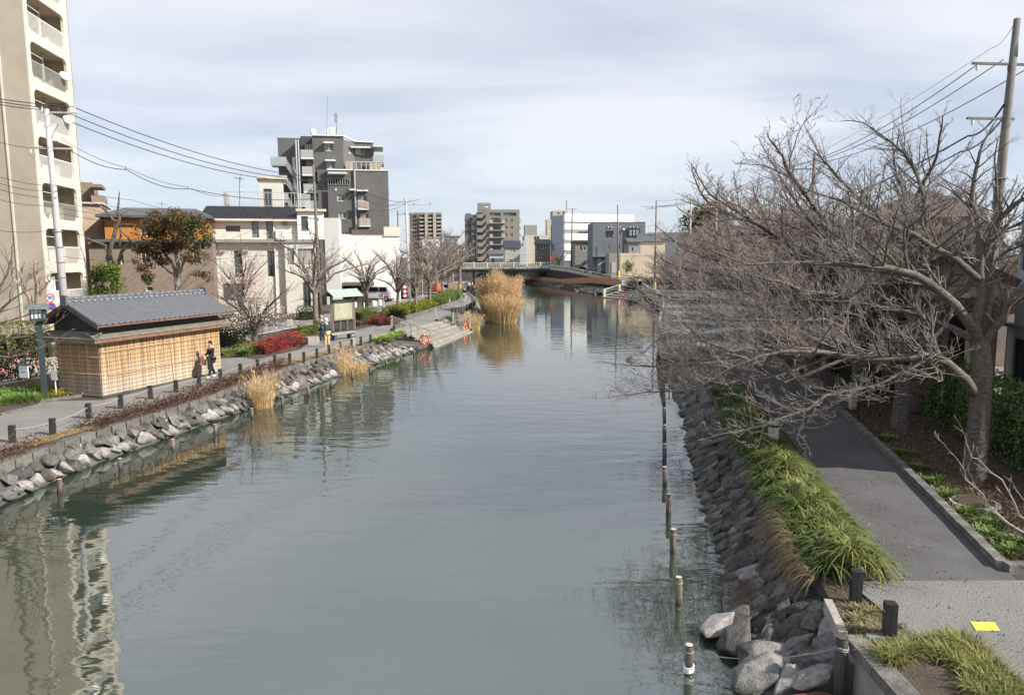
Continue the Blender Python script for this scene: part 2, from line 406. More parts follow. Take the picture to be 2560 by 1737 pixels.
m.quad((4.4,179,.7),(2.5,240,.7),(2.5,240,BZ),(4.4,179,BZ));m.quad((8.4,164,.7),(4.4,179,.7),(4.4,179,BZ),(8.4,164,BZ))
BANKF=obj('bank_far_right',m,dark_concrete,kind='structure')
def sheet(name,pts,z,material):
 mm=MB();mm.poly([(p[0],p[1],z)for p in pts]);return obj(name,mm,material,kind='structure')
inner=[(x-0.32,y)for x,y in WL]
for i,(x,y)in enumerate(inner):
 if y<32:inner[i]=(x-0.32*(1 if y>24 else 1.6),y)
plp=[G(257,1000),G(545,930),G(546,897),G(606,893),G(640,899),G(752,873),G(775,850),G(859,836),G(940,818),G(1014,801),G(1044,791),G(1081,780),G(1116,768),G(1148,757),G(1153,747),G(1148,736)]
PATHL=[(p.x,p.y)for p in plp]
pl=inner+[(ST_A.x,ST_A.y),(ST_B.x,ST_B.y),(-6.5,60.8),(-5.5,64),(-4.6,72),(-4.5,80),(-5.4,95),(-8,115),(-11.5,140),(-14.5,140),(-9.2,115),(-7.9,100)]+PATHL[::-1][1:]+[(-17.2,26.6),(-18.0,24),(-18.6,20),(-20,10),(-21,-5)]
sheet('path_left',pl,PZ,asphalt)
sheet('road_left',[(-60,-10),(-60,20),(-36,24),(-27,34),(-22.5,45),(-19,60),(-16.5,75),(-14.2,90),(-13,110),(-15,160),(-9.5,160),(-9.8,110),(-10.6,90),(-12.2,75),(-15.5,60),(-18.6,45),(-21.2,34),(-26,20),(-30,-10)],PZ,asphalt)
m=MB()
rl=[(-21.45,34),(-18.85,45),(-15.75,60),(-12.45,75),(-10.85,90)]
for a,b in zip(rl[:-1],rl[1:]):m.quad((a[0],a[1],PZ+.004),(a[0]+.14,a[1],PZ+.004),(b[0]+.14,b[1],PZ+.004),(b[0],b[1],PZ+.004))
obj('road_line',m,white_paint,kind='structure')
KB=[(6.1,2),(8.3,11.6),(9.9,18.1),(11.7,26.2),(13.4,35.5),(14.6,42)]
GR=[(6.3,-5),(6.3,11),(6.7,13),(7.1,15.2),(7.5,17.5),(8.2,21),(9.1,26),(10.2,32),(11.2,38)]
seam=[G(2225,1438),G(2530,1436)]
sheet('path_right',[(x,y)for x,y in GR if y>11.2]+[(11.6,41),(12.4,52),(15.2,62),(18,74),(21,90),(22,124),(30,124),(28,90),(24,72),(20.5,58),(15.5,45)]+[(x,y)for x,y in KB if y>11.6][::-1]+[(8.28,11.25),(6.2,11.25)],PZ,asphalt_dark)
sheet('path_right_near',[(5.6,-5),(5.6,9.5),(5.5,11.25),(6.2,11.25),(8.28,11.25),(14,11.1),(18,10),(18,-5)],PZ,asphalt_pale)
sheet('planting_bed',[(4.95,5),(4.95,9.35),(5.9,9.42),(6.35,8.6),(6.5,7.5),(6.6,5)],PZ+0.004,soil)
# -- stones of the two banks
def rock_mesh(seed,flat=0.62):
 r=random.Random(seed);bm=bmesh.new()
 for i in range(17):
  v=Vector((r.gauss(0,1),r.gauss(0,1),r.gauss(0,1))).normalized()
  k=1.0/max(abs(v.x),abs(v.y),abs(v.z));v*=(0.5+0.5*min(k,1.35)*r.uniform(0.8,1.0))
  bm.verts.new((v.x,v.y*r.uniform(0.85,1),v.z*flat))
 res=bmesh.ops.convex_hull(bm,input=bm.verts)
 bmesh.ops.delete(bm,geom=[g for g in res['geom_interior']if isinstance(g,bmesh.types.BMVert)],context='VERTS')
 bmesh.ops.dissolve_limit(bm,angle_limit=.30,verts=bm.verts,edges=bm.edges)
 bmesh.ops.bevel(bm,geom=list(bm.edges),offset=.085,segments=1,affect='EDGES',clamp_overlap=True)
 me=bpy.data.meshes.new('stone');bm.to_mesh(me);bm.free();return me
ROCKS={}
for k,mm in(('g',stone_m),('p',stone_pale),('r',stone_red)):
 ROCKS[k]=[]
 for i in range(9):
  me=rock_mesh(100+i);me.materials.append(mm);ROCKS[k].append(me)
def stone(parent,loc,sc,rot,kind='g',r=rnd):
 o=bpy.data.objects.new('stone',ROCKS[kind][r.randrange(9)]);C.objects.link(o);o.parent=parent
 Mi=wm(parent).inverted();o.location=Mi@Vector(loc);o.scale=sc;o.rotation_euler=rot;return o
r=random.Random(3);cnt=0
y=15.5
while y<47.3:
 sz=0.30 if y<30 else 0.31
 xw,xa=interp(WL,y)+0.2,interp(WA,y);wd=xa-xw+0.12
 rows=max(2,int(round((math.hypot(wd,0.6))/0.40)))
 for k in range(rows):
  t=(k+0.35+r.uniform(-.12,.12))/rows
  yy=y+r.uniform(-.15,.15);z=0.50*(1-t)+0.02
  s=sz*r.uniform(0.72,1.12)
  kind='p' if(t>0.6 and r.random()<0.6)or r.random()<0.10 else('r' if r.random()<0.07 else 'g')
  stone(BANKL,(xw+wd*t,yy,z),(s*r.uniform(.9,1.25),s*r.uniform(.7,1.0),s*r.uniform(.75,1.05)),(r.uniform(-.4,.4),R(28)+r.uniform(-.3,.4),r.uniform(-.9,.9)),kind,r);cnt+=1
 y+=r.uniform(0.34,0.42)if y<30 else r.uniform(0.40,0.50)
NL=cnt
r=random.Random(5);cnt=0;y=9.5
while y<38.8 and cnt<292:
 xw,xa=interp(RW,y)+0.1,interp(RA,y);wd=xw-xa
 sz=0.26 if y<12 else(0.25 if y<20 else 0.31)
 rows=max(3,int(round(math.hypot(wd,0.7)/(0.37 if y<20 else 0.46))))
 for k in range(rows):
  t=(k+0.2+r.uniform(-.12,.12))/rows
  s=sz*r.uniform(0.8,1.2);z=0.70*t-0.03
  kind='p' if(t<0.35 and r.random()<0.22)or(y<10.5 and r.random()<.2)else 'g'
  stone(BANKR,(xa+wd*t,y+r.uniform(-.1,.1),z),(s*r.uniform(1.0,1.5),s*r.uniform(.62,.85),s*r.uniform(.6,.85)),(r.uniform(-.3,.3),-R(24)+r.uniform(-.3,.25),R(22)+r.uniform(-.45,.45)),kind,r);cnt+=1
 y+=r.uniform(0.30,0.37)if y<20 else r.uniform(0.40,0.5)
for(px,py,s,kd)in((1800,1560,.36,'p'),(1850,1590,.42,'g'),(1970,1545,.50,'g'),(1990,1610,.40,'g'),(1920,1640,.46,'p'),(1890,1680,.44,'p'),(1880,1625,.30,'g'),(2030,1580,.3,'r'),(1840,1540,.3,'g')):
 p=G(px,py,0.2);stone(BANKR,p,(s*1.1,s*.75,s*.6),(r.uniform(-.2,.2),-.3,r.uniform(0.1,.8)),kd,r);cnt+=1
def stone_strip(name,parent,la,lb,za,zb,y0,y1,step,size,seed,material):
 r=random.Random(seed);V=[];F=[]
 base=[v.co.copy()for v in ROCKS['g'][2].vertices];fc=[tuple(p.vertices)for p in ROCKS['g'][2].polygons]
 y=y0
 while y<y1:
  xa,xb=interp(la,y),interp(lb,y)
  n=max(2,int(math.hypot(xb-xa,zb-za)/(size*1.5)))
  for k in range(n):
   t=(k+r.random())/n;s=size*r.uniform(.6,1.2);q=Euler((r.uniform(-.5,.5),r.uniform(-.6,.6),r.uniform(0,6))).to_matrix()
   o=len(V);c=Vector((xa+(xb-xa)*t,y+r.uniform(-.2,.2),za+(zb-za)*t))
   V+=[tuple(c+q@(v*s))for v in base];F+=[tuple(i+o for i in f)for f in fc]
  y+=step
 mb=MB();mb.add(V,F);return obj(name,mb,material,parent,kind='stuff')
stone_strip('stone',BANKF,fa,sh,0.0,0.6,118,200,0.9,0.42,8,mat('far_stone',(.085,.085,.078),.9,(.04,.04,.037),1.2))
stone_strip('stone',BANKL2,WA2,WL2,0.0,PZ-.1,60.8,90,0.55,0.4,9,stone_m)
stone_strip('stone',BANKL,WL,WA,0.4,0.05,4,15.4,0.5,0.35,10,stone_m)
LW=thing('retaining_wall','low wall of dark stone blocks along the left path, above the boulders','wall',(-12,30,PZ-.3))
y=17.0;i=0
blk=MB();blk.box(-0.14,0.012,-0.34,0.14,0.60,0);_bo=None
pts=[]
while y<47.2:
 y2=y+0.62;a=Vector((interp(WL,y),y,PZ-.02));b=Vector((interp(WL,y2),y2,PZ-.02))
 o=obj('block',blk,wallstone,LW,local=True)if _bo is None else _bo.copy()
 if _bo is None:_bo=o
 else:C.objects.link(o)
 o.parent=LW;o.location=a-Vector(LW.location)+Vector((0,0,rnd.uniform(-.008,.008)));d=b-a;o.rotation_euler=(0,0,math.atan2(d.y,d.x)-math.pi/2+rnd.uniform(-.01,.01))
 y=y2
RWL=thing('retaining_wall','stone-topped concrete wall beside the dark water in the lower right corner','wall',(4.85,8,0))
m=MB();m.box(4.70,3.5,-0.6,4.84,9.5,PZ-.16);obj('wall_face',m,concrete,RWL)
yy=4.0
while yy<9.4:
 l=rnd.uniform(.7,.95);m=MB();m.box(4.66,yy,PZ-.155,4.95,min(yy+l-.02,9.55),PZ+rnd.uniform(.0,.012));obj('coping_stone',m,kerb_m,RWL);yy+=l
m=MB();m.box(4.95,9.42,PZ-.1,6.1,9.56,PZ+.03);obj('edging_stone',m,kerb_m,RWL)
m=MB();m.obox((4.78,10.1,.45),(.06,.5,.42),Matrix.Rotation(R(-12),3,'Z'));obj('concrete_slab',m,concrete,RWL)
KT=thing('kerb','raised stone kerb between the right path and the tree strip','kerb',(10,18,PZ))
kb=MB();kb.box(-0.08,0.01,-0.1,0.09,0.60,0.13)
y=11.7;ko=None
while y<41:
 y2=y+0.6;a=Vector((interp(KB,y),y,PZ));b=Vector((interp(KB,y2),y2,PZ));d=b-a
 if ko is None:ko=obj('kerb_stone',kb,kerb_m,KT,local=True);o=ko
 else:o=ko.copy();C.objects.link(o)
 o.parent=KT;o.location=a-Vector(KT.location);o.rotation_euler=(0,0,math.atan2(d.y,d.x)-math.pi/2);o.scale=(1,d.length/.605,1+rnd.uniform(-.05,.05));y=y2
for i in range(9):
 o=ko.copy();C.objects.link(o);o.location=Vector((8.33+i*.6,11.62,PZ))-Vector(KT.location);o.rotation_euler=(0,0,-math.pi/2)
for k,(px,py)in enumerate(((2040,968),(2085,1000),(2105,1015))):
 p=G(px,py);m=MB();m.obox(p+Vector((0,0,.14)),(.2,.42,.16),Matrix.Rotation(-.2,3,'Z'));obj('kerb_block',m,kerb_m,KT)
def kerb_line(label,pts,h=.14,wd=.14,mt=None,step=1.0):
 t=thing('kerb',label,'kerb',(pts[0].x,pts[0].y,pts[0].z))
 for a,b in zip(pts[:-1],pts[1:]):
  n=max(1,int((b-a).length/step))
  for i in range(n):
   p,q=a.lerp(b,i/n),a.lerp(b,(i+1)/n-.015);m=MB();m.bar(p+Vector((0,0,h/2-.03)),q+Vector((0,0,h/2-.03)),wd,h);obj('kerb_stone',m,mt or kerb_m,t)
 return t
kerb_line('low stone kerb in front of the notice board',[G(775,852),G(859,836),G(940,818)])
kerb_line('curved stone kerb holding the yellow-green shrub row',[G(1014,801),G(1044,791),G(1081,780),G(1116,768),G(1148,757),G(1154,747),G(1148,736)],h=.4,wd=.18)
kerb_line('low stone kerb at the corner of the green bed beside the reed hut',[G(0,1038),G(100,1014),G(112,1002),G(205,990)],h=.1)
# -- water steps, left
st=thing('water_steps','wide concrete steps leading down to the water between two rails','steps',(-6,54,0.1))
for i in range(5):
 t0,t1=i/5,(i+1)/5
 a0,b0,a1,b1=ST_A.lerp(ST_C,t0),ST_B.lerp(ST_D,t0),ST_A.lerp(ST_C,t1),ST_B.lerp(ST_D,t1)
 m=MB();z=PZ-0.15*i-.004-(0.14 if i else 0)*0
 z=PZ-0.15*(i+1)+.146 if i==0 else PZ-0.15*i
 m.prism([(a0.x,a0.y),(a1.x,a1.y),(b1.x,b1.y),(b0.x,b0.y)],-0.6 if i==4 else z-.5,z if i else PZ-.004)
 obj('step',m,mat('step_concrete',(0.29,0.265,0.22),0.85,(0.19,0.175,0.15),1.5,bump=0.2,bscale=20),st)
m=MB();a0,b0=ST_C,ST_D
d=(ST_C-ST_A).normalized()*.35
m.prism([(ST_C.x,ST_C.y),(ST_C.x+d.x,ST_C.y+d.y),(ST_D.x+d.x,ST_D.y+d.y),(ST_D.x,ST_D.y)],-.6,.09)
obj('landing',m,MATS['step_concrete'],st)
m=MB();m.prism([(-8.7,47.4),(-6.2,47.2),(-5.6,48.9),(-8.75,52.2)],-.6,.30);obj('stone_fill',m,stone_m,st,kind='stuff')
def rail(label,a,b,n_post,hgt=1.0,material=None,bars=18,feet=True,solid=False,group=None,name='handrail',cat='railing',post=.05):
 t=thing(name,label,cat,tuple(a),group=group);material=material or steel_pale
 m=MB();m.bar(a+Vector((0,0,hgt)),b+Vector((0,0,hgt)),.05);obj('top_rail',m,material,t)
 m=MB();m.bar(a+Vector((0,0,.14)),b+Vector((0,0,.14)),.04);obj('bottom_rail',m,material,t)
 for i in range(n_post):
  p=a.lerp(b,i/(n_post-1));m=MB();m.box(p.x-post,p.y-post,p.z,p.x+post,p.y+post,p.z+hgt+.04);o=obj('post',m,material,t)
  if feet:m=MB();m.box(p.x-.12,p.y-.12,p.z,p.x+.12,p.y+.12,p.z+.16);obj('foot',m,black_wood,o)
 m=MB()
 for i in range(bars):
  p=a.lerp(b,(i+.5)/bars);m.box(p.x-.012,p.y-.012,p.z+.15,p.x+.012,p.y+.012,p.z+hgt)
 obj('bars',m,material,t,kind='stuff')
 return t
rail('pale metal handrail beside the left life ring, down the near side of the water steps',ST_A+Vector((0,0,0)),ST_C,3,1.05,bars=24,post=.07)
rail('pale metal handrail down the far side of the water steps',ST_B,ST_D,3,1.05,bars=22,post=.07)
ring_o=mat('ring_orange',(0.75,0.10,0.03),0.5,(0.62,0.09,0.03),5)
def life_ring(label,c,az,big=0.38,material=None):
 t=thing('life_ring',label,'life ring',tuple(c),az,group=None)
 m=MB();m.smooth=True;n=32;k=8;vs=[]
 for i in range(n):
  a=2*math.pi*i/n
  for j in range(k):
   b=2*math.pi*j/k;rr=big-.075+.075*math.cos(b);vs.append((rr*math.cos(a),.06*math.sin(b),rr*math.sin(a)))
 m.add(vs,[(i*k+j,i*k+(j+1)%k,((i+1)%n)*k+(j+1)%k,((i+1)%n)*k+j)for i in range(n)for j in range(k)])
 obj('ring',m,material or ring_o,t,local=True)
 for q in range(4):
  a0=math.pi/2*q+math.pi/2-.07;m=MB();vs=[]
  for i in range(3):
   a=a0+.07*i
   for j in range(k):
    b=2*math.pi*j/k;rr=big-.075+.080*math.cos(b);vs.append((rr*math.cos(a),.065*math.sin(b),rr*math.sin(a)))
  m.add(vs,[(i*k+j,i*k+(j+1)%k,(i+1)*k+(j+1)%k,(i+1)*k+j)for i in range(2)for j in range(k)]);obj('white_band',m,white_paint,t,local=True)
 return t
p=D(1062,849,48.4);life_ring('orange life ring facing the camera at the foot of the near handrail',p,R(-8))
for k,dxx in enumerate((-.22,.28)):
 m=MB();m.cyl((p.x+dxx,p.y+.15,-.5),(p.x+dxx,p.y+.15,p.z+.3),.05,8)
 obj('ring_post',m,black_wood,label=('left' if k==0 else 'right')+' dark post carrying the front orange life ring',cat='post')
p=D(1163,820,58.6);life_ring('orange life ring seen edge-on at the end of the far handrail',p,R(78),.42)
# -- building kit
glass=mat('glass_dark',(0.025,0.030,0.034),0.08,(0.06,0.07,0.075),0.7,spec=0.8)
glass_c=mat('glass_curtain',(0.30,0.32,0.31),0.15,(0.10,0.11,0.11),2.5,stretch=(3,3,.2),spec=0.8)
frame_w=mat('frame_white',(0.62,0.62,0.58),0.5)
frame_d=mat('frame_dark',(0.10,0.10,0.10),0.5)
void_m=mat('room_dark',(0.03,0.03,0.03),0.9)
Z=Vector((0,0,1))
def V2(x,y,z=0):return Vector((x,y,z))
def face(mb,O,U,W,Hh,holes=(),rev=.14):
 U=Vector(U).normalized();N=U.cross(Z)
 us=sorted({0.0,W}|{h[0]for h in holes}|{h[2]for h in holes});zs=sorted({0.0,Hh}|{h[1]for h in holes}|{h[3]for h in holes})
 us=[u for u in us if 0<=u<=W];zs=[z for z in zs if 0<=z<=Hh]
 for i in range(len(us)-1):
  for j in range(len(zs)-1):
   uc,zc=(us[i]+us[i+1])/2,(zs[j]+zs[j+1])/2
   if any(h[0]<uc<h[2]and h[1]<zc<h[3]for h in holes):continue
   p=lambda u,z:O+U*u+Z*z
   mb.quad(p(us[i],zs[j]),p(us[i+1],zs[j]),p(us[i+1],zs[j+1]),p(us[i],zs[j+1]))
 for h in holes:
  p=lambda u,z,n=0:O+U*u+Z*z-N*n
  a,b,c,d=(h[0],h[1]),(h[2],h[1]),(h[2],h[3]),(h[0],h[3])
  for q,s in((a,b),(b,c),(c,d),(d,a)):mb.quad(p(*q),p(*s),p(*s,rev),p(*q,rev))
def window(par,O,U,h,rev=.14,mull=1,frame=None,pane=None,sill=False,label=None,fw=.05,name='window',curtain=False):
 U=Vector(U).normalized();N=U.cross(Z);u0,z0,u1,z1=h;frame=frame or frame_w;pane=pane or glass
 m=MB();n0,n1=-rev-.02,-rev+.06
 m.fbox(O,U,u0,u1,n0,n1,z0,z0+fw);m.fbox(O,U,u0,u1,n0,n1,z1-fw,z1)
 m.fbox(O,U,u0,u0+fw,n0,n1,z0+fw,z1-fw);m.fbox(O,U,u1-fw,u1,n0,n1,z0+fw,z1-fw)
 for i in range(mull):
  uc=u0+(u1-u0)*(i+1)/(mull+1);m.fbox(O,U,uc-fw/2,uc+fw/2,n0,n1-.01,z0+fw,z1-fw)
 if sill:m.fbox(O,U,u0-.05,u1+.05,-.02,.05,z0-.05,z0-.005)
 w=obj(name,m,frame,par)
 if label:w['label']=label
 k=mull+1
 for i in range(k):
  a=u0+(u1-u0)*i/k;b=u0+(u1-u0)*(i+1)/k
  m=MB();q=lambda u,z:O+U*u+Z*z-N*(rev+.005*(i%2));m.quad(q(a,z0),q(b,z0),q(b,z1),q(a,z1))
  obj('pane',m,glass_c if(curtain and i%2==0)else pane,w)
 return w
def rails(par,pts,h=1.05,step=.14,material=None,name='railing',post=1.4,tk=.02,kind=None):
 m=MB();material=material or steel_pale
 for a,b in zip(pts[:-1],pts[1:]):
  m.bar(a+Z*h,b+Z*h,.05);m.bar(a+Z*.08,b+Z*.08,.035)
  n=max(1,int((b-a).length/step))
  for i in range(n+1):
   p=a.lerp(b,i/n);m.box(p.x-tk/2,p.y-tk/2,p.z+.08,p.x+tk/2,p.y+tk/2,p.z+h)
 return obj(name,m,material,par)
def block(par,O,U,W,Dp,Hh,holes=None,name='wall',material=None,sides=True,wins=None,**kw):
 """box building: O near-left corner, U along the front, Dp deep; holes on front; returns"""
 U=Vector(U).normalized();N=U.cross(Z);m=MB();holes=holes or[]
 face(m,O,U,W,Hh,holes)
 B=O-N*Dp
 m.quad(O+U*W,B+U*W,B+U*W+Z*Hh,O+U*W+Z*Hh);m.quad(B,O,O+Z*Hh,B+Z*Hh)
 m.quad(B+U*W,B,B+Z*Hh,B+U*W+Z*Hh);m.quad(O+Z*Hh,O+U*W+Z*Hh,B+U*W+Z*Hh,B+Z*Hh)
 return obj(name,m,material,par)
def backing(par,O,U,W,Hh,rev=.16):
 pass
# -- 1. tan apartment tower, left
tan=mat('tan_render',(0.40,0.345,0.265),0.9,(0.33,0.285,0.22),0.5,bump=0.15,bscale=30)
tan_d_=mat('tan_recess',(0.27,0.24,0.195),0.9,(0.21,0.19,0.155),1.5)
creamp=mat('cream_frame',(0.60,0.54,0.44),0.8,(0.50,0.46,0.38),1.0,bump=.1)
T=thing('apartment_tower','tall tan apartment tower with rounded balcony openings at the left edge','building',(-30,46,PZ))
UB=Vector((-.139,1,0)).normalized();NB=UB.cross(Z)
NB=Vector((1,.139,0)).normalized()
TC=D(88,400,45.0);TC.z=PZ
FH=2.80;NF=13;TW=5.75
base=TC+Z*(-.1)
tower_h=FH*NF+2.0
UF=Vector((1,.139,0)).normalized()
m=MB();A=TC-UF*12
face(m,A,UF,12,tower_h);
B=TC+UB*(TW+.25);back=9.0
m.quad(B,B-UF*12,B-UF*12+Z*tower_h,B+Z*tower_h);m.quad(A+UB*(TW+.25),A,A+Z*tower_h,A+UB*(TW+.25)+Z*tower_h)
m.quad(A+Z*tower_h,TC+Z*tower_h,B+Z*tower_h,A+UB*(TW+.25)+Z*tower_h)
rc=1.5
for f in range(NF):
 z0=f*FH+.1
 p=lambda u,n,z:TC+UB*u+NB*(-n)+Z*z
obj('wall',m,tan,T)
m=MB();m.fbox(TC-UF*1.55,UF,0,.10,0.0,.06,0,tower_h);obj('cream_strip',m,creamp,T)
m=MB();m.fbox(TC-UF*3.0,UF,0,.18,0,.10,0,tower_h);obj('drain_pipe',m,mat('pipe_brown',(0.22,.19,.17),.6),T)
bl=mat('tan_back',(0.46,0.40,0.31),.9,(.38,.33,.26),1.2)
flo=PZ+2.10-.1
def ngon_open(u0,z0,u1,z1,rr,n=5,slope=.0):
 pts=[]
 for cx,cz,a0 in((u1-rr,z0+rr,-90),(u1-rr,z1-rr,0),(u0+rr,z1-rr,90),(u0+rr,z0+rr,180)):
  for i in range(n+1):
   a=R(a0+90*i/n);pts.append((cx+rr*math.cos(a),cz+rr*math.sin(a)))
  if a0 in(0,180):pts.append((TW/2,z1 if a0==0 else z0))
 return pts
for f in range(NF):
 zb=f*FH-1.1
 o2=ngon_open(.42,zb+.52,TW-.62,zb+FH-.10,.42)
 P=lambda u,z,n=0:TC+UB*u+Z*z+NB*(-n)
 k=len(o2);rect=[]
 cu_,cz_=TW/2,zb+FH/2
 for(u,z)in o2:
  du,dz=u-cu_,z-cz_;s=min((TW/2)/abs(du)if abs(du)>1e-6 else 1e9,(FH/2)/abs(dz)if abs(dz)>1e-6 else 1e9);rect.append((cu_+du*s,cz_+dz*s))
 m=MB()
 for i in range(k):
  j=(i+1)%k
  m.quad(P(*rect[i],-.06),P(*rect[j],-.06),P(*o2[j],-.06),P(*o2[i],-.06))
  m.quad(P(*o2[i],-.06),P(*o2[j],-.06),P(*o2[j],.12),P(*o2[i],.12))
  a,b=rect[i],rect[j]
  if abs(a[0]-b[0])>1e-3 and abs(a[1]-b[1])>1e-3:
   c=(0 if a[0]<cu_ else TW,zb if a[1]<cz_ else zb+FH)
   c=(0 if(a[0]+b[0])/2<cu_ else TW,zb if(a[1]+b[1])/2<cz_ else zb+FH);m.poly([P(*a,-.06),P(*c,-.06),P(*b,-.06)])
 m.quad(P(0,zb,-.06),P(0,zb+FH,-.06),P(0,zb+FH,.0),P(0,zb,.0));m.quad(P(TW,zb,-.06),P(TW,zb+FH,-.06),P(TW,zb+FH,.3),P(TW,zb,.3))
 bay=obj('balcony_front',m,creamp,T)
 m=MB();zf,zc=zb+.35,zb+FH-.06
 m.quad(P(.1,zf,1.5),P(TW-.1,zf,1.5),P(TW-.1,zc,1.5),P(.1,zc,1.5))
 m.quad(P(.1,zf,.0),P(TW-.1,zf,.0),P(TW-.1,zf,1.5),P(.1,zf,1.5));m.quad(P(.1,zc,.0),P(TW-.1,zc,.0),P(TW-.1,zc,1.5),P(.1,zc,1.5))
 m.quad(P(.1,zf,.0),P(.1,zf,1.5),P(.1,zc,1.5),P(.1,zc,0));m.quad(P(TW-.1,zf,.0),P(TW-.1,zf,1.5),P(TW-.1,zc,1.5),P(TW-.1,zc,0))
 obj('balcony_recess',m,bl,T)
 m=MB();q=P(TW*.62,zf,.75);m.box(q.x-.06,q.y-.06,q.z,q.x+.06,q.y+.06,q.z+FH-.42);obj('balcony_post',m,mat('post_tan',(.42,.38,.31),.8),T)
 m=MB();q=P(TW*.16,zc-.55,.4);m.cyl(q,q+Z*.55,.025,6);m.bar(P(TW*.1,zc-.5,.4),P(TW*.5,zc-.55,.4),.025);obj('laundry_pole',m,white_paint,bay)
 window(T,P(0,0,1.38),UB*-1 if False else UB,(.7,zf+.02,2.7,zf+2.0),rev=0.0,mull=1,frame=frame_d,curtain=(f%2==0))if False else None
 m=MB();m.quad(P(.6,zf+.02,1.46),P(2.6,zf+.02,1.46),P(2.6,zf+2.0,1.46),P(.6,zf+2.0,1.46));wv=obj('window',m,glass,T)
 m=MB();m.bar(P(.6,zf+2.0,1.44),P(2.6,zf+2.0,1.44),.07);m.bar(P(1.6,zf,1.44),P(1.6,zf+2,1.44),.06);m.bar(P(2.6,zf,1.44),P(2.6,zf+2,1.44),.06);obj('frame',m,steel_pale,wv)
 r0=P(.45,zf+.22,-.02);r1=P(TW-.66,zf+.22,-.02)
 m=MB();m.bar(r0+Z*.98,r1+Z*.98,.05)
 nb=34
 for i in range(nb+1):
  q=r0.lerp(r1,i/nb);zt=0.0 if 1<i<nb-1 else .2;m.box(q.x-.010,q.y-.010,q.z-.02+zt,q.x+.010,q.y+.010,q.z+.98)
 obj('railing',m,white_paint if f%3 else steel_pale,T)
 m=MB();q=P(1.1+(f*1.7)%3,zf,.8);m.obox(q+Z*.32,(.15,.4,.3),Matrix.Identity(3));obj('air_conditioner',m,frame_w,T)
 if f in(6,8,5):
  q=P(.9 if f==8 else 4.4,zf+1.2,-.2);m=MB();m.smooth=True;m.lathe([(0,.1),(.15,.09),(.3,.04),(.36,0),(.3,.02),(0,.06)],(0,0,0),14)
  d_=obj('satellite_dish',m,white_paint,T,local=True);Mi=wm(T).inverted();d_.location=Mi@q;d_.rotation_euler=(R(60),0,R(60))
lz=FH*1-1.1+.6
m=MB()
for i in range(5):
 u=.55+i*.28;P0=TC+UB*u-NB*.25+Z*(lz+1.9);U_=UB*.11
 m.quad(P0-U_,P0+U_,P0+U_*1.1+Z*(-1.2-.15*(i%2)),P0-U_*.9+Z*-1.1)
obj('hanging_laundry',m,mat('laundry',(.72,.72,.75),.9,(.5,.52,.6),3),T)
m=MB();q=TC+UB*1.0-NB*.3+Z*(lz+.2);m.lathe([(.12,0),(.2,.25),(.16,.28)],q,10);obj('red_pot',m,mat('terracotta',(.45,.10,.05),.8),T)
# -- 2. brown apartments behind
bt=mat('brown_tile',(0.235,0.18,0.14),0.85,(0.185,0.14,0.11),3,bump=.2,bscale=40)
bp=mat('brown_tile_pale',(0.42,0.31,0.24),0.85,(0.35,.26,.2),2)
turn(24)
T2=thing('apartment_building','brown tiled apartment block with one projecting balcony behind the tan tower','building',(-42,72,PZ))
U0=Vector((1,.05,0)).normalized()
O=D(150,600,72);O.z=PZ
hh=D(200,455,72).z-PZ
block(T2,O,U0,D(233,500,72).x-O.x,9,hh,material=bt)
m=MB();x0=D(233,500,72).x
for k,(zt,zz,dd)in enumerate(((D(240,464,72).z,.25,1.1),(D(240,492,72).z,1.0,1.2))):
 m.box(x0,70.5+.1,zt-zz,x0+dd*.75,74,zt)
obj('balcony',m,bt,T2)
zz=D(240,512,70).z
block(T2,Vector((x0-1.0,69.0,PZ)),U0,1.9,8,zz-PZ,material=bp,name='lower_wing')
m=MB();m.box(x0-1.1,68.8,zz,x0+1.0,77,zz+.12);obj('roof_edge',m,creamp,T2)
settle(T2)
# -- 3. orange house
ora=mat('orange_render',(0.44,0.18,0.04),0.85,(0.38,0.155,0.038),1.0)
rfg=mat('roof_grey',(0.115,0.115,0.125),0.8,(0.075,0.075,0.085),4,bump=.3,bscale=20)
turn(20)
T3=thing('house','orange and brown tiled house behind the large half-bare evergreen','building',(-28,60,PZ))
Y3=66.0;O=D(228,700,Y3);O.z=PZ;xr=D(530,600,Y3).x;W3=xr-O.x
zm=D(400,606,Y3).z-PZ;zt=D(400,540,Y3).z-PZ
def hx(px):return D(px,600,Y3).x-O.x
def hz_(py):return D(400,py,Y3).z-PZ
hs=[(hx(350),hz_(658),hx(372),hz_(628)),(hx(357),hz_(728),hx(374),hz_(717)),(hx(480),hz_(660),hx(498),hz_(630)),(hx(298),hz_(660),hx(306),hz_(635))]
block(T3,O,Vector((1,0,0)),W3,10,zm,hs,material=bt,name='lower_wall')
for h in hs:window(T3,O,Vector((1,0,0)),h,mull=0 if h[2]-h[0]<.6 else 1,frame=frame_w)
O4=O+Vector((hx(262),.25,zm));W4=hx(522)-hx(262)
h2=[(hx(352)-hx(262),.5,hx(372)-hx(262),1.8)]
block(T3,O4,Vector((1,0,0)),W4,9,zt-zm,h2,material=ora,name='upper_wall');window(T3,O4,Vector((1,0,0)),h2[0])
m=MB();m.box(O.x+hx(236),Y3-.5,PZ+zm+.02,O.x+W3+.3,Y3+.24,PZ+zm+.22);obj('eave',m,rfg,T3)
m=MB();zr=PZ+zt;xa,xb=O4.x-.5,O4.x+W4+.4
m.add([(xa,Y3-.4,zr),(xb,Y3-.4,zr),(xb,Y3+9.6,zr),(xa,Y3+9.6,zr),(xa+1.5,Y3+4.5,zr+.9),(xb-1.5,Y3+4.5,zr+.9)],[(0,1,5,4),(1,2,5),(2,3,4,5),(3,0,4)]);m.box(xa,Y3-.45,zr-.16,xb,Y3+9.6,zr-.01)
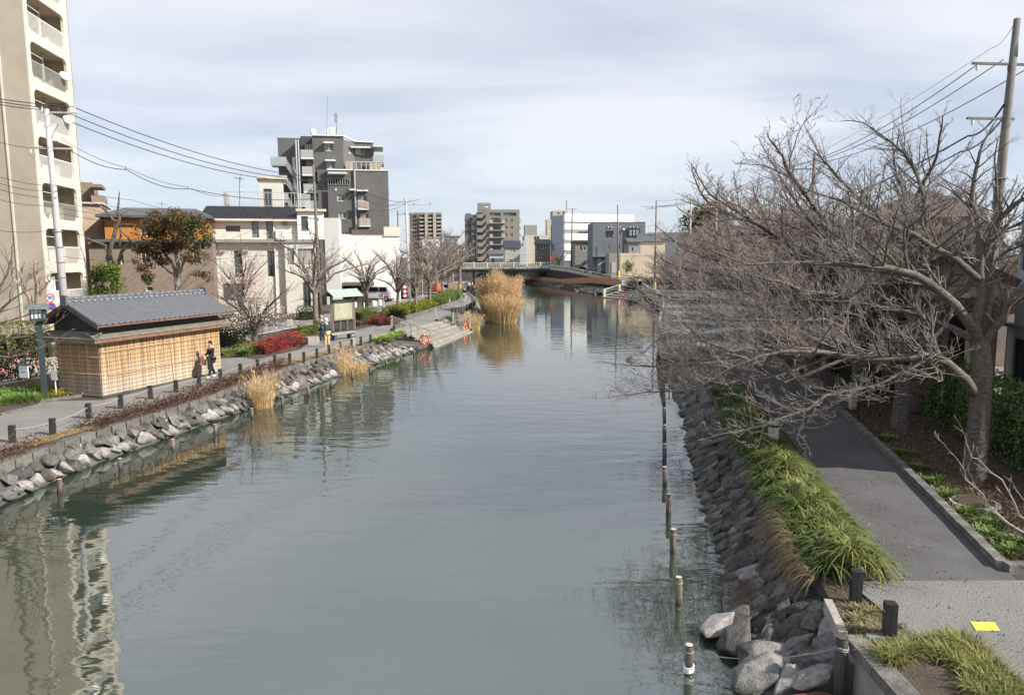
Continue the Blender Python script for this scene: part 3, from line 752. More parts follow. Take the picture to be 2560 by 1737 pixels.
obj('roof',m,rfg,T3)
m=MB();p=D(405,520,Y3+4);m.cyl(p-Z*.5,p+Z*.5,.02,5);m.bar(p+Vector((-.4,0,.4)),p+Vector((.4,0,.3)),.03);obj('antenna',m,dark_metal,T3)
settle(T3)
# -- 4. white sided three-storey house with roof terrace
def siding_mat(name,col,step=.16,dark=.75,rough=.75):
 m=mat(name,col,rough,tuple(c*.92 for c in col),1.0)
 t=m.node_tree;tcn=t.nodes.new('ShaderNodeTexCoord');s=t.nodes.new('ShaderNodeSeparateXYZ');t.links.new(tcn.outputs['Object'],s.inputs[0])
 f=t.nodes.new('ShaderNodeMath');f.operation='MULTIPLY';f.inputs[1].default_value=1/step;t.links.new(s.outputs['Z'],f.inputs[0])
 g=t.nodes.new('ShaderNodeMath');g.operation='FRACT';t.links.new(f.outputs[0],g.inputs[0])
 bpn=t.nodes.new('ShaderNodeBump');bpn.inputs['Strength'].default_value=1.0;bpn.inputs['Distance'].default_value=.03;t.links.new(g.outputs[0],bpn.inputs['Height'])
 t.links.new(bpn.outputs[0],t.nodes['Principled BSDF'].inputs['Normal']);return m
sid=siding_mat('pale_siding',(0.66,0.64,0.57),.22)
sidw=mat('white_render',(0.74,0.71,0.64),.8,(.66,.63,.57),1.0)
rblack=mat('roof_black',(0.014,0.014,0.017),0.5,(.022,.022,.026),3,stretch=(1,1,6),bump=.2)
grey_trim=mat('grey_trim',(0.24,.24,.23),.6)
turn(16)
T4=thing('house','pale sided three-storey house with a roof terrace, behind the blossom tree','building',(-24,70,PZ))
Y4=73.0;X1=Vector((1,0,0))
O=D(516,700,Y4);O.z=PZ
fx=lambda px:D(px,640,Y4).x-O.x
fz=lambda py:D(650,py,Y4).z-PZ
W=fx(745);Ht=fz(548)
W_=[(568,580,604,565),(633,594,650,552),(669,594,686,552),(523,664,540,627),(585,692,604,627),(668,692,688,627),(553,751,606,708)]
hs=[(fx(a),fz(b),fx(c),fz(d))for a,b,c,d in W_]
block(T4,O,X1,W,9,Ht,hs,material=sid)
for i,h in enumerate(hs):
 w_=window(T4,O,X1,h,mull=2 if i==0 else(0 if i in(1,2,3,4,5)else 1),frame=frame_d,fw=.09,curtain=i in(1,2),pane=glass)
 if i in(1,2,4,5):
  m=MB();zc=h[1]+(h[3]-h[1])*(.3 if i<3 else .45);m.fbox(O,X1,h[0],h[2],-.14,-.04,zc,zc+.1);obj('transom',m,frame_d,w_)
Or=O+Vector((fx(712),-.45,0));Yb=Y4-.45
gx=lambda px:D(px,640,Yb).x-Or.x
gz=lambda py:D(760,py,Yb).z-PZ
hs=[(gx(716)+.1,gz(661),gx(735),gz(621)),(gx(745),gz(661),gx(783),gz(622)),(gx(754),gz(768),gx(773),gz(706))]
block(T4,Or,X1,gx(790),6,gz(606),hs,material=sid,name='bay_wall')
window(T4,Or,X1,hs[0],mull=0,frame=frame_d,curtain=True);window(T4,Or,X1,hs[1],mull=0,frame=frame_d,pane=mat('shutter',(.33,.31,.27),.7));window(T4,Or,X1,hs[2],mull=1,frame=frame_d,name='door',fw=.1)
m=MB();m.fbox(O,X1,-.1,fx(790),.0,.62,gz(606)-.02,gz(606)+.28);obj('storey_band',m,grey_trim,T4)
Ou=Vector((D(745,600,Y4-.4).x,Y4-.4,PZ+gz(606)+.28));wu=D(812,600,Y4-.9).x-Ou.x;hu=D(780,528,Y4-.9).z-Ou.z
h=[(.35,.9,1.0,2.2)]
block(T4,Ou,X1,wu,6,hu,h,material=sidw,name='upper_wing');window(T4,Ou,X1,h[0],mull=0,frame=frame_d,sill=True)
m=MB();m.fbox(Ou,X1,-.1,wu+.25,-.1,.3,hu,hu+.22);obj('gutter',m,creamp,T4)
m=MB();zA,zB=fz(548)+PZ,D(650,517,Y4+1.6).z;xA,xB=O.x-.4,O.x+fx(747)
m.add([(xA,Y4-.55,zA),(xB,Y4-.55,zA),(xB,Y4+1.4,zB),(xA+.6,Y4+1.4,zB),(xB,Y4+9,zB),(xA+.6,Y4+9,zB),(xA,Y4+9,zA)],[(0,1,2,3),(3,2,4,5),(0,3,5,6),(1,4,2)])
obj('roof',m,rblack,T4)
for k in range(14):
 m=MB();t=(k+.5)/14;p=Vector((xA+.4+(xB-xA-.4)*t,Y4-.2+(.35 if k%2 else 0),zA+.22+(.35 if k%2 else 0)*(zB-zA)/1.95));m.box(p.x-.06,p.y-.06,p.z,p.x+.06,p.y+.06,p.z+.1);obj('snow_guard',m,dark_metal,T4)
m=MB();m.fbox(O,X1,-.45,fx(747),-.02,.62,fz(548)-.2,fz(548)-.02);obj('eave_trim',m,creamp,T4)
ty=Y4+1.7;tz=zB+.02
tp=[Vector((D(x,500,ty+dy_).x,ty+dy_,tz))for x,dy_ in((560,0),(745,0))]
rails(T4,[tp[0],tp[1]],1.35,.30,name='terrace_railing',tk=.04);rails(T4,[tp[0]+Vector((.0,5,0)),tp[0]],1.35,.3,name='terrace_railing',tk=.04)
e=Vector((D(775,500,ty+1).x,ty+1.2,tz));rails(T4,[tp[1],e],1.3,.12,name='terrace_railing',tk=.06)
ys=Y4+3.5;Os=Vector((D(650,500,ys).x,ys,tz));ws=D(708,500,ys).x-Os.x;hst=D(680,448,ys).z-tz
h=[(.35,.1,1.15,hst-.95)]
block(T4,Os,X1,ws,3,hst,h,material=sid,name='stair_hut');window(T4,Os,X1,h[0],mull=0,frame=frame_d,name='door')
m=MB();m.box(Os.x-.25,ys-.3,tz+hst,Os.x+ws+.45,ys+3.3,tz+hst+.22);obj('hut_roof',m,creamp,T4)
m=MB();p=D(599,520,ty+.5);m.cyl(Vector((p.x,p.y,tz)),D(599,442,ty+.5),.03,6);q=D(599,447,ty+.5);m.bar(q+Vector((-.5,0,.1)),q+Vector((.4,0,-.05)),.05);m.bar(q+Vector((.1,-.2,.3)),q+Vector((.1,.2,-.3)),.03);obj('antenna',m,dark_metal,T4)
m=MB();m.smooth=True;m.lathe([(0,.08),(.2,.05),(.32,0),(0,.03)],D(602,476,ty+.4),12);obj('satellite_dish',m,white_paint,T4)
for px,py in((555,628),(613,627),(711,560),(706,590)):
 m=MB();p=D(px,py,Y4-.1);m.box(p.x-.25,Y4-.25,p.z-.15,p.x+.25,Y4-.01,p.z+.15);obj('vent_hood',m,grey_trim,T4)
m=MB();p=D(690,700,Y4-.1);m.cyl((p.x,Y4-.12,PZ),(p.x,Y4-.12,PZ+Ht),.07,6);obj('downpipe',m,frame_w,T4)
m=MB();p=D(703,585,Y4-.5);m.box(p.x-.5,Y4-.75,p.z-.55,p.x+.45,Y4-.05,p.z+.35);obj('air_conditioner',m,frame_w,T4)
settle(T4)
# -- 5. grey tower block
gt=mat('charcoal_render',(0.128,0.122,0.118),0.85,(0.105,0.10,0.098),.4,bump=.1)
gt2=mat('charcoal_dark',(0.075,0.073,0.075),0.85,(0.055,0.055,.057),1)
pale_metal=mat('pale_metal',(0.62,.63,.62),.5)
frost=mat('frosted_glass',(0.30,.34,.33),.25,(.36,.39,.38),3)
turn(10)
T5=thing('apartment_building','charcoal nine-storey apartment block with stepped roof and aerials','building',(-28,119,PZ))
Y5=121.0
X=lambda px,Y=Y5:D(px,500,Y).x
Zz=lambda py,Y=Y5:D(850,py,Y).z
def win5(O,hs,**k):
 for h in hs:window(T5,O,X1,h,curtain=True,rev=.2,fw=.09,**k)
O=Vector((X(820),Y5,PZ));f5=lambda px:X(px)-O.x;z5=lambda py:Zz(py)-PZ
hs=[(f5(a),z5(b),f5(c),z5(d))for a,b,c,d in((843,503,863,487),(845,547,866,531),(895,503,918,489),(900,547,921,533),(902,600,920,580),(850,600,868,580))]
block(T5,O,X1,f5(972),14,z5(426),hs,material=gt,name='lower_wall');win5(O,hs)
m=MB();m.fbox(O,X1,-.05,f5(972)+.1,-.2,.12,z5(426),z5(426)+.18);obj('parapet',m,pale_metal,T5)
Ym=Y5+.6;Om=Vector((X(796,Ym),Ym,PZ));wm_=X(823,Ym)-Om.x
block(T5,Om,X1,wm_,13,Zz(425,Ym)-PZ,material=gt,name='middle_wall')
Yu=Y5+1.5;zb=PZ+z5(430);zt_=Zz(341,Yu)
cor=[Vector((X(786,Yu),Yu,0)),Vector((X(862,Yu),Yu,0)),Vector((X(890,Yu+1.7),Yu+1.7,0)),Vector((X(937,Yu+1.7),Yu+1.7,0))]
tops=[zt_,zt_-.05,Zz(354,Yu+1.7),Zz(355,Yu+1.7)]
def seg(a,b,zb_,ztp,holes,name='upper_wall',par=T5,material=gt):
 U=(b-a);L=U.length;m=MB();Oa=Vector((a.x,a.y,zb_));face(m,Oa,U,L,ztp-zb_,holes,.2);obj(name,m,material,par)
 for h in holes:window(par,Oa,U,h,curtain=True,rev=.2,fw=.09)
U=X1;L=(cor[1]-cor[0]).length
def holes_on(a,b,Yp,lst,zb_):
 U=(b-a).normalized();r_=[]
 for px,py,qx,qy in lst:
  def hit(x):
   d=ray(x,500);n=Vector((U.y,-U.x,0));t=(Vector((a.x,a.y,0))-Vector((0,0,0))).dot(n)/d.dot(n);pt=d*t;return(Vector((pt.x,pt.y,0))-Vector((a.x,a.y,0))).dot(U),t
  u0,t0=hit(px);u1,t1=hit(qx);yy=a.y+U.y*(u0+u1)/2
  r_.append((u0,D(px,py,yy).z-zb_,u1,D(px,qy,yy).z-zb_))
 return r_
zl=PZ+z5(426)-1.2
seg(cor[0],cor[1],zl,zt_,holes_on(cor[0],cor[1],Yu,[(816,378,838,361),(819,422,841,405)],zl))
seg(cor[1],cor[2],zl,tops[2],holes_on(cor[1],cor[2],Yu,[(875,384,886,368)],zl))
seg(cor[2],cor[3],zl,tops[3],holes_on(cor[2],cor[3],Yu,[(892,386,915,371)],zl))
m=MB();m.poly([(c.x,c.y,tops[2])for c in cor]+[(cor[3].x,Yu+11,tops[2]),(cor[0].x,Yu+11,tops[2])])
m.quad((cor[3].x,cor[3].y,zl),(cor[3].x,Yu+11,zl),(cor[3].x,Yu+11,tops[3]),(cor[3].x,cor[3].y,tops[3]));m.quad((cor[0].x,cor[0].y,zl),(cor[0].x,Yu+11,zl),(cor[0].x,Yu+11,zt_),(cor[0].x,cor[0].y,zt_))
m.poly([(cor[1].x,cor[1].y,zt_),(cor[1].x,cor[1].y+5,zt_),(cor[0].x,cor[0].y+5,zt_),(cor[0].x,cor[0].y,zt_)])
obj('upper_wall',m,gt,T5)
for a,b,ta,tb in((0,1,zt_,zt_),(1,2,zt_,tops[2]),(2,3,tops[2],tops[3])):
 m=MB();m.bar(Vector((cor[a].x,cor[a].y-.05,ta+.08)),Vector((cor[b].x,cor[b].y-.05,tb+.08)),.35,.2);obj('parapet',m,pale_metal,T5)
for px0,px1,py,Yp in((815,839,359,Yu),(817,842,403,Yu),(881,929,369,Yu+1.7),(893,921,477,Y5),(824,870,434,Y5-.2),(875,888,475,Y5)):
 m=MB();zc=D(850,py,Yp).z;m.box(X(px0,Yp),Yp-.9,zc-.12,X(px1,Yp),Yp-.01,zc+.12);obj('window_hood',m,pale_metal,T5)
m=MB();z_=Zz(368,Y5+4);m.box(X(936,Y5+3),Y5+2,z_-.1,X(961,Y5+3),Y5+8,z_+.1);obj('canopy',m,pale_metal,T5)
m=MB();z_=Zz(407,Y5+3);xb_=X(962,Y5+3);m.box(X(936,Y5+3),Y5+2,z_-.25,xb_,Y5+6,z_);m.box(X(936,Y5+3),Y5+1.95,z_,xb_,Y5+2.05,z_+1.2);m.box(xb_-.1,Y5+2,z_,xb_,Y5+6,z_+1.2);obj('glass_balcony',m,frost,T5)
m=MB();z_=z5(426)+PZ+.18
for a_ in np.linspace(X(868),X(955),8):m.box(a_-.05,Y5+.25,z_,a_+.05,Y5+.35,z_+1.25)
m.bar((X(868),Y5+.3,z_+1.25),(X(955),Y5+.3,z_+1.25),.1);obj('terrace_railing',m,mat('rail_tan',(.5,.47,.42),.6),T5)
for q0,q1 in((869,885),(925,953)):
 m=MB();m.box(X(q0),Y5+1.2,z_,X(q1),Y5+1.3,z_+1.2);obj('wooden_screen',m,mat('screen_wood',(.42,.33,.27),.8,(.33,.26,.21),6,stretch=(8,1,1)),T5)
m=MB();z0_,z1_=Zz(463),Zz(445);m.box(X(822),Y5-.03,z0_,X(875),Y5-.01,z1_);obj('recess_shade',m,void_m,T5)  # flat dark slab on the wall face, painted as the shade of a recessed balcony
rails(T5,[Vector((X(822),Y5-.1,Zz(464))),Vector((X(876),Y5-.1,Zz(464)))],1.1,.35,name='balcony_railing',tk=.08)
for a,b,c in((895,922,522),(897,925,564)):
 m=MB();z_=Zz(c);m.box(X(a),Y5-1.0,z_-.2,X(b),Y5-.01,z_);k=obj('balcony',m,pale_metal,T5)
 m=MB();m.box(X(a),Y5-1.0,z_+.02,X(b),Y5-.94,z_+1.1);obj('balustrade',m,mat('amber_glass',(.33,.24,.19),.3,(.42,.38,.34),1.2),k)
for px in(888,751,745):
 m=MB();yy=Y5-.2 if px==888 else Y5+1;m.cyl((X(px,yy),yy,PZ),(X(px,yy),yy,D(px,424 if px==888 else 350,yy).z),.16,6);obj('drain_pipe',m,metal_grey,T5)
Yl=Y5+3
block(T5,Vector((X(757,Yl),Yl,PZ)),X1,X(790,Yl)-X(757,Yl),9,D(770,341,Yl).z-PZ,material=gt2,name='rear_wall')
block(T5,Vector((X(700,Yl+2),Yl+2,PZ)),X1,X(757,Yl+2)-X(700,Yl+2),9,D(720,345,Yl+2).z-PZ,material=gt,name='rear_wing')
for k,py in enumerate((393,435,478,520,560)):
 z_=D(770,py,Yl-2).z;a,b=X(756+k*2,Yl-2),X(787+(4 if k>1 else 0)*k,Yl-2)
 m=MB();m.box(a,Yl-2,z_-.3,b,Yl-.02,z_);bb=obj('balcony',m,pale_metal,T5)
 m=MB();m.box(a,Yl-2.02,z_+.02,b,Yl-1.94,z_+1.15);obj('balustrade',m,frost if k!=1 else steel_pale,bb)
 m=MB();m.box(a+.6,Yl-.1,z_+.2,b-.4,Yl-.03,z_+2.2);pw=obj('window',m,glass,T5)
 m=MB();
 for tt in(.0,.33,.66,1):xx=a+.6+(b-a-1.0)*tt;m.box(xx-.06,Yl-.2,z_+.1,xx+.06,Yl-.11,z_+2.3)
 obj('frame',m,mat('frame_tan',(.5,.44,.36),.6),pw)
zs_=[D(720,py,Yl).z for py in(415,460,505,550)]
for k,zq in enumerate(zs_):
 m=MB();a,b=X(700,Yl-.5),X(735,Yl-.5);m.box(a-1.0,Yl-1.6,zq-.2,a+1.4,Yl+1,zq);m.box(a-1.0,Yl-1.62,zq,a+1.4,Yl-1.54,zq+1.2);m.box(a-1.05,Yl-1.6,zq,a-.97,Yl+1,zq+1.2);obj('stair_landing',m,frost,T5)
 m=MB();m.add([(a+1.2,Yl-1.6,zq-.2),(b+.6,Yl-1.6,zq-2.7),(b+.6,Yl-1.6,zq-1.4),(a+1.2,Yl-1.6,zq+1.2),(a+1.2,Yl-1.5,zq-.2),(b+.6,Yl-1.5,zq-2.7),(b+.6,Yl-1.5,zq-1.4),(a+1.2,Yl-1.5,zq+1.2)],[(0,1,2,3),(7,6,5,4),(0,4,5,1),(3,2,6,7)]);obj('stair_flight',m,metal_grey,T5)
 m=MB();m.box(X(738,Yl),Yl-1.6,zq-1.5,X(743,Yl),Yl-.8,zq+1.2);obj('air_conditioner',m,frame_w,T5)
ya=Yu+4
for px0,px1,py in((820,829,320),(830,848,319)):
 m=MB();m.box(X(px0,ya),ya,zt_,X(px1,ya),ya+1.5,D(830,py,ya).z);obj('roof_cabinet',m,frame_w,T5)
m=MB();m.cyl((X(822,ya),ya,zt_),D(819,238,ya),.04,5);m.cyl((X(846,ya),ya,zt_),D(844,288,ya),.1,6);m.box(X(843,ya),ya-.3,D(844,306,ya).z,X(850,ya),ya+.2,D(844,284,ya).z);obj('mast',m,metal_grey,T5)
m=MB();m.smooth=True;pp=D(783,330,Yu+2);m.lathe([(0,.25),(.45,.15),(.62,0),(.4,.08),(0,.15)],(0,0,0),14);d_=obj('satellite_dish',m,white_paint,T5,local=True);d_.location=wm(T5).inverted()@pp;d_.rotation_euler=(R(80),0,R(40))
m=MB();m.cyl(pp-Z*1.5,pp,.06,5);obj('dish_mast',m,metal_grey,T5)
settle(T5)
# -- 6. white building behind the street trees
turn(10)
T6=thing('shop_building','low white building with a brown garage canopy behind the street trees','building',(-18,88,PZ))
Y6=90.0;wr=mat('white_wall',(0.70,.68,.64),.85,(.60,.585,.55),.8,bump=.1)
O=Vector((D(835,650,Y6).x,Y6,PZ));wW=D(1000,650,Y6).x-O.x;hH=D(900,586,Y6).z-PZ
block(T6,O,X1,wW,10,hH,material=wr)
m=MB();m.box(D(880,600,Y6).x,Y6-.1,PZ+hH,D(962,600,Y6).x,Y6+5,PZ+hH+.55);obj('roof_parapet',m,mat('parapet_brown',(.12,.09,.08),.8),T6)
m=MB();m.box(D(960,600,Y6).x,Y6-.15,PZ+hH-.2,D(1001,600,Y6).x,Y6+4,PZ+hH+.9);obj('roof_box',m,mat('cream_box',(.62,.56,.46),.8),T6)
m=MB();zc=D(900,712,Y6-2).z;m.box(D(818,700,Y6-2).x,Y6-4.5,zc,D(935,700,Y6-2).x,Y6-.02,zc+.3);obj('canopy',m,mat('canopy_brown',(.10,.085,.075),.8),T6)
m=MB();m.box(D(830,720,Y6).x,Y6-.12,PZ,D(915,720,Y6).x,Y6-.02,zc);obj('garage_front',m,mat('garage_wood',(.055,.045,.04),.85,(.08,.06,.05),4),T6)
xw0,xw1=D(880,600,Y6-6).x,0
block(T6,Vector((D(812,600,Y6-6).x,Y6-6,PZ)),X1,D(848,600,Y6-6).x-D(812,600,Y6-6).x,5,D(830,545,Y6-6).z-PZ,material=mat('pale_grey_wall',(.5,.5,.48),.8),name='annex')
settle(T6)
# -- far apartment blocks and houses
def simple_house(label,px0,px1,pyt,pyb,Y,a=0,dep=8,wallm=None,roofm=None,wins=(),gable=None,cat='house',name='house',base=None,flat=False,over=.35,rise=1.4,pane=None,frame=None):
 """box house seen front on; wins in photo pixels (x0,y_low,x1,y_high)"""
 turn(a)
 O=Vector((D(px0,640,Y).x,Y,0));W=D(px1,640,Y).x-O.x
 zb=D(px0,pyb,Y).z if base is None else base
 O.z=zb;Hh=D(px0,pyt,Y).z-zb
 t=thing(name,label,cat,tuple(O))
 hs=[(D(x0,640,Y).x-O.x,D(px0,y0,Y).z-zb,D(x1,640,Y).x-O.x,D(px0,y1,Y).z-zb)for x0,y0,x1,y1 in wins]
 block(t,O,X1,W,dep,Hh,hs,material=wallm)
 for h in hs:window(t,O,X1,h,rev=.12,mull=1 if h[2]-h[0]>1.2 else 0,frame=frame or frame_w,pane=pane or glass,fw=.08)
 if roofm:
  m=MB();z=zb+Hh;x0,x1,y0,y1=O.x-over,O.x+W+over,Y-over,Y+dep+over
  if gable=='x':
   m.add([(x0,y0,z),(x1,y0,z),(x1,y1,z),(x0,y1,z),(x0,(y0+y1)/2,z+rise),(x1,(y0+y1)/2,z+rise)],[(0,1,5,4),(2,3,4,5),(1,2,5),(3,0,4),(0,3,2,1)])
  elif gable=='y':
   xm=(x0+x1)/2;m.add([(x0,y0,z),(x1,y0,z),(x1,y1,z),(x0,y1,z),(xm,y0,z+rise),(xm,y1,z+rise)],[(0,4,5,3),(1,2,5,4),(0,1,4),(2,3,5),(0,3,2,1)])
  elif gable=='hip':
   k=min(W,dep)*.45;m.add([(x0,y0,z),(x1,y0,z),(x1,y1,z),(x0,y1,z),(x0+k,(y0+y1)/2,z+rise),(x1-k,(y0+y1)/2,z+rise)],[(0,1,5,4),(2,3,4,5),(1,2,5),(3,0,4),(0,3,2,1)])
  else:m.box(x0,y0,z+.01,x1,y1,z+.3)
  obj('roof',m,roofm,t)
 return t,O,W,Hh
beige=mat('beige_tile',(0.25,.235,.205),.85,(.21,.195,.17),1.5)
beige_l=mat('beige_light',(0.38,.36,.31),.85)
wt=mat('white_bright',(0.80,.80,.78),.8)
brn=mat('far_brown',(0.20,.165,.145),.85)
cream=mat('cream_wall',(0.60,.50,.37),.85,(.54,.45,.34),.6,bump=.1)
pcream=mat('pale_cream_wall',(0.52,.47,.38),.85,(.47,.42,.34),.6)
greyh=mat('grey_house_wall',(0.165,.175,.195),.85,(.15,.16,.18),.5)
greyd=mat('grey_house_dark',(0.045,.052,.065),.85)
greyw=mat('mid_grey_wall',(0.28,.28,.28),.85)
oldw=mat('old_render',(0.30,.28,.25),.9,(.22,.21,.19),1.5)
rtile=mat('roof_slate',(0.10,.105,.11),.7,(.07,.075,.08),3,bump=.3,bscale=10)
rbrown=mat('roof_brown',(0.14,.10,.08),.7,(.10,.075,.06),2,bump=.3,bscale=10)
turn(6);Y=565.0;b=BZ
t=thing('apartment_tower','distant tall brown apartment block with two pale stair shafts, above the left trees','building',(-70,565,BZ))
O=Vector((D(1025,600,Y).x,Y,b));W=D(1105,600,Y).x-O.x;Ht=D(1060,532,Y).z-b
block(t,O,X1,W,20,Ht,material=brn)
gx0=D(1049,600,Y).x
for f in range(13):
 z=b+Ht-4.6-f*2.95
 for a_,c_ in((1049,1063),(1071,1083),(1092,1104)):
  m=MB();m.box(D(a_,600,Y).x,Y-1.6,z,D(c_,600,Y).x,Y-.02,z+1.3);k=obj('balcony',m,mat('far_balcony',(.36,.31,.27),.85),t)
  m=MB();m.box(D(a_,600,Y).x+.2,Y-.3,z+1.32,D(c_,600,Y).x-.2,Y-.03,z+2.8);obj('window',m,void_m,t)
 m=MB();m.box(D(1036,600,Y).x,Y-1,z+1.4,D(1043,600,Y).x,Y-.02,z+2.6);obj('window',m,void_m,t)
for a_,c_ in((1063,1070),(1083.5,1091)):
 m=MB();m.box(D(a_,600,Y).x,Y-2.2,b,D(c_,600,Y).x,Y-.02,b+Ht-.5);obj('stair_shaft',m,beige_l,t)
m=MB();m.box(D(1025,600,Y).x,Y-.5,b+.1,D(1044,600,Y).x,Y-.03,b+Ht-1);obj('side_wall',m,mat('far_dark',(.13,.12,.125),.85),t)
settle(t)
turn(4);Y=290.0
t=thing('apartment_building','beige eight-storey apartment block with zigzag outside stairs beyond the bridge','building',(-25,290,BZ))
x=lambda p,Y=Y:D(p,600,Y).x
zz=lambda p,Y=Y:D(1240,p,Y).z
O=Vector((x(1215),Y,BZ));Ht=zz(524)-BZ;W=x(1299)-O.x
hs=[]
fp=[524+17.8*k for k in range(8)]
for k in range(1,7):
 for c in(1264,1278):hs.append((x(c)-O.x,zz(fp[k]+12)-BZ,x(c+4)-O.x,zz(fp[k]+6)-BZ))
hs.append((x(1259)-O.x,zz(540)-BZ,x(1291)-O.x,zz(532)-BZ));hs.append((x(1225)-O.x,zz(540)-BZ,x(1252)-O.x,zz(532)-BZ))
block(t,O,X1,W,14,Ht,hs,material=beige)
for h in hs:window(t,O,X1,h,rev=.5,mull=1 if h[2]-h[0]>2 else 0,frame=frame_d,curtain=True,fw=.15)
for k in range(1,8):
 z=zz(fp[k]+16);zc=z+1.2
 if k<7:
  m=MB();m.box(x(1224),Y-1.4,z-.2,x(1262-(k>5)*6),Y-.02,z+.05);bb=obj('balcony',m,beige_l,t)
  m=MB();m.box(x(1224),Y-1.42,z+.06,x(1232),Y-1.3,z+1.2);obj('balustrade',m,beige_l,bb)
  m=MB();m.box(x(1255),Y-1.42,z+.06,x(1262),Y-1.3,z+1.2);obj('balustrade',m,beige_l,bb)
  rails(bb,[Vector((x(1232),Y-1.35,z)),Vector((x(1255),Y-1.35,z))],1.1,.5,dark_metal,tk=.08,name='rail')
  m=MB();m.box(x(1229),Y-.1,z+.1,x(1252),Y-.03,z+2.1);obj('window',m,glass,t)
for k in range(8):
 z=zz(fp[k]+5);a_,b_,c_=x(1193),x(1205),x(1215)
 m=MB();m.add([(a_,Y-1,z-2.6),(b_,Y-1,z-2.6),(c_,Y-1,z-.9),(c_,Y-1,z+.5),(b_,Y-1,z-1.0),(a_,Y-1,z-1.0)],[(0,1,4,5),(1,2,3,4)])
 m.add([(a_,Y-.8,z-2.6),(b_,Y-.8,z-2.6),(c_,Y-.8,z-.9),(c_,Y-.8,z+.5),(b_,Y-.8,z-1.0),(a_,Y-.8,z-1.0)],[(0,1,4,5),(1,2,3,4)]);obj('stair_parapet',m,beige,t)
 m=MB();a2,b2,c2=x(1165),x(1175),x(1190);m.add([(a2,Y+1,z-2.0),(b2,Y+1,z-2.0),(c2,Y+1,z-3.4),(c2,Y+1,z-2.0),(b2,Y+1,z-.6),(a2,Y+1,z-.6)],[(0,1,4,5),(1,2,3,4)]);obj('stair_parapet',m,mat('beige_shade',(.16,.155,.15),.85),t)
m=MB();m.box(x(1191),Y-.7,BZ,x(1215)-.02,Y-.5,zz(532));obj('stairwell_shade',m,void_m,t)  # flat dark slab behind the parapets, painted as shade inside the open stairs
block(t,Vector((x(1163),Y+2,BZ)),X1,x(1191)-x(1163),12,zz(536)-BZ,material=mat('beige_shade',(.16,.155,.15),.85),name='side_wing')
block(t,Vector((x(1196),Y+3,BZ)),X1,x(1228)-x(1196),8,zz(506)-BZ,material=beige,name='roof_tower')
for k in range(1,8):m=MB();z=zz(fp[k]+13);m.box(x(1299),Y+1,z-.2,x(1303),Y+5,z+1.1);obj('balcony',m,beige_l,t)
m=MB();m.smooth=True;m.lathe([(0,.3),(.8,.2),(1.1,0),(0,.1)],(x(1215),Y-.2,zz(519)),10);obj('satellite_dish',m,white_paint,t)
settle(t)
t,O,W,Hh=simple_house('cream flat-roofed building with roof railing left of the white apartments',1312,1378,588,660,235,3,12,pcream,None,[(1334,601,1348,591)],name='apartment_building',cat='building')
m=MB();m.box(O.x,235,O.z+Hh,O.x+4,240,O.z+Hh+3.2);obj('roof_room',m,greyw,t);m=MB();m.box(O.x+W-1.4,235,O.z+Hh,O.x+W,240,O.z+Hh+5);obj('roof_room',m,pcream,t)
rails(t,[Vector((O.x+4,235.3,O.z+Hh)),Vector((O.x+W-1.5,235.3,O.z+Hh))],1.3,1.0,steel_pale,tk=.1);settle(t)
t,*_=simple_house('dark grey two-storey house with slate roof beside the red and blue sign post',1344,1376,610,662,205,3,9,mat('dark_house',(.12,.115,.125),.85),rtile,[(1352,622,1359,613),(1365,621,1371,612),(1346,644,1354,636)],gable='x');settle(t)
t,*_=simple_house('small cream-green house with dark gable roof behind the bridge railing',1262,1300,620,664,215,3,8,mat('cream_green',(.40,.40,.32),.85),mat('roof_ink',(.035,.037,.05),.7),[(1277,631,1280,626),(1283,631,1288,625),(1272,652,1280,649)],gable='x',rise=2.2);settle(t)
t,*_=simple_house('low white garage with grey roof left of the small gabled house',1224,1258,636,664,225,3,8,mat('lilac_wall',(.48,.48,.52),.85),rtile,[(1229,660,1236,645)],gable='x',rise=1.5);settle(t)
t,*_=simple_house('narrow brown-roofed building glimpsed above the left street trees',1112,1146,592,660,260,4,9,beige_l,rbrown,[(1118,604,1128,598),(1132,604,1142,598)]);settle(t)
t,*_=simple_house('white low building half hidden by the left street trees',1056,1098,598,660,240,4,9,wt,None,[(1066,612,1078,605)]);settle(t)
t,*_=simple_house('pale pink house front behind the left street trees',1098,1160,618,660,200,4,9,pcream,rtile,[(1104,632,1112,624),(1126,632,1136,624)],gable='hip');settle(t)
t,*_=simple_house('pale narrow building between the beige block and the cream one',1300,1316,602,662,230,3,8,mat('pale_blue_wall',(.42,.45,.5),.85),None,[(1303,616,1308,609)]);settle(t)
t,*_=simple_house('yellowish tall building top peeping over the white apartments',1381,1412,527,660,330,3,10,mat('yellow_grey',(.42,.38,.27),.85),None,[(1393,537,1398,530),(1405,539,1412,529)],name='apartment_building',cat='building');settle(t)
turn(0)
t=thing('apartment_building','bright white four-storey apartment building with a white end wall coloured blue-grey for shade','building',(12,205,BZ))
Y=203.0;zz=lambda p,Y=Y:D(1410,p,Y).z
c0=Vector((D(1379,600,207).x,207,BZ));c1=Vector((D(1410,600,203).x,203,BZ));c1b=Vector((D(1421,600,201.5).x,201.5,BZ));c2=Vector((D(1579,600,208).x,208,BZ))
Ht=zz(538)-BZ
seg(c0,c1,BZ,BZ+Ht,[(1.9,z_-BZ,2.7,z_-BZ+.35)for z_ in(zz(560),zz(586),zz(611))],par=t,material=mat('white_wall_shaded',(.36,.39,.47),.85),name='end_wall')  # bluish shade on the white end wall is put into its colour
U2=(c2-c1).normalized();W=(c2-c1).length
fz4=[538+25.7*k for k in range(5)]
hs=[]
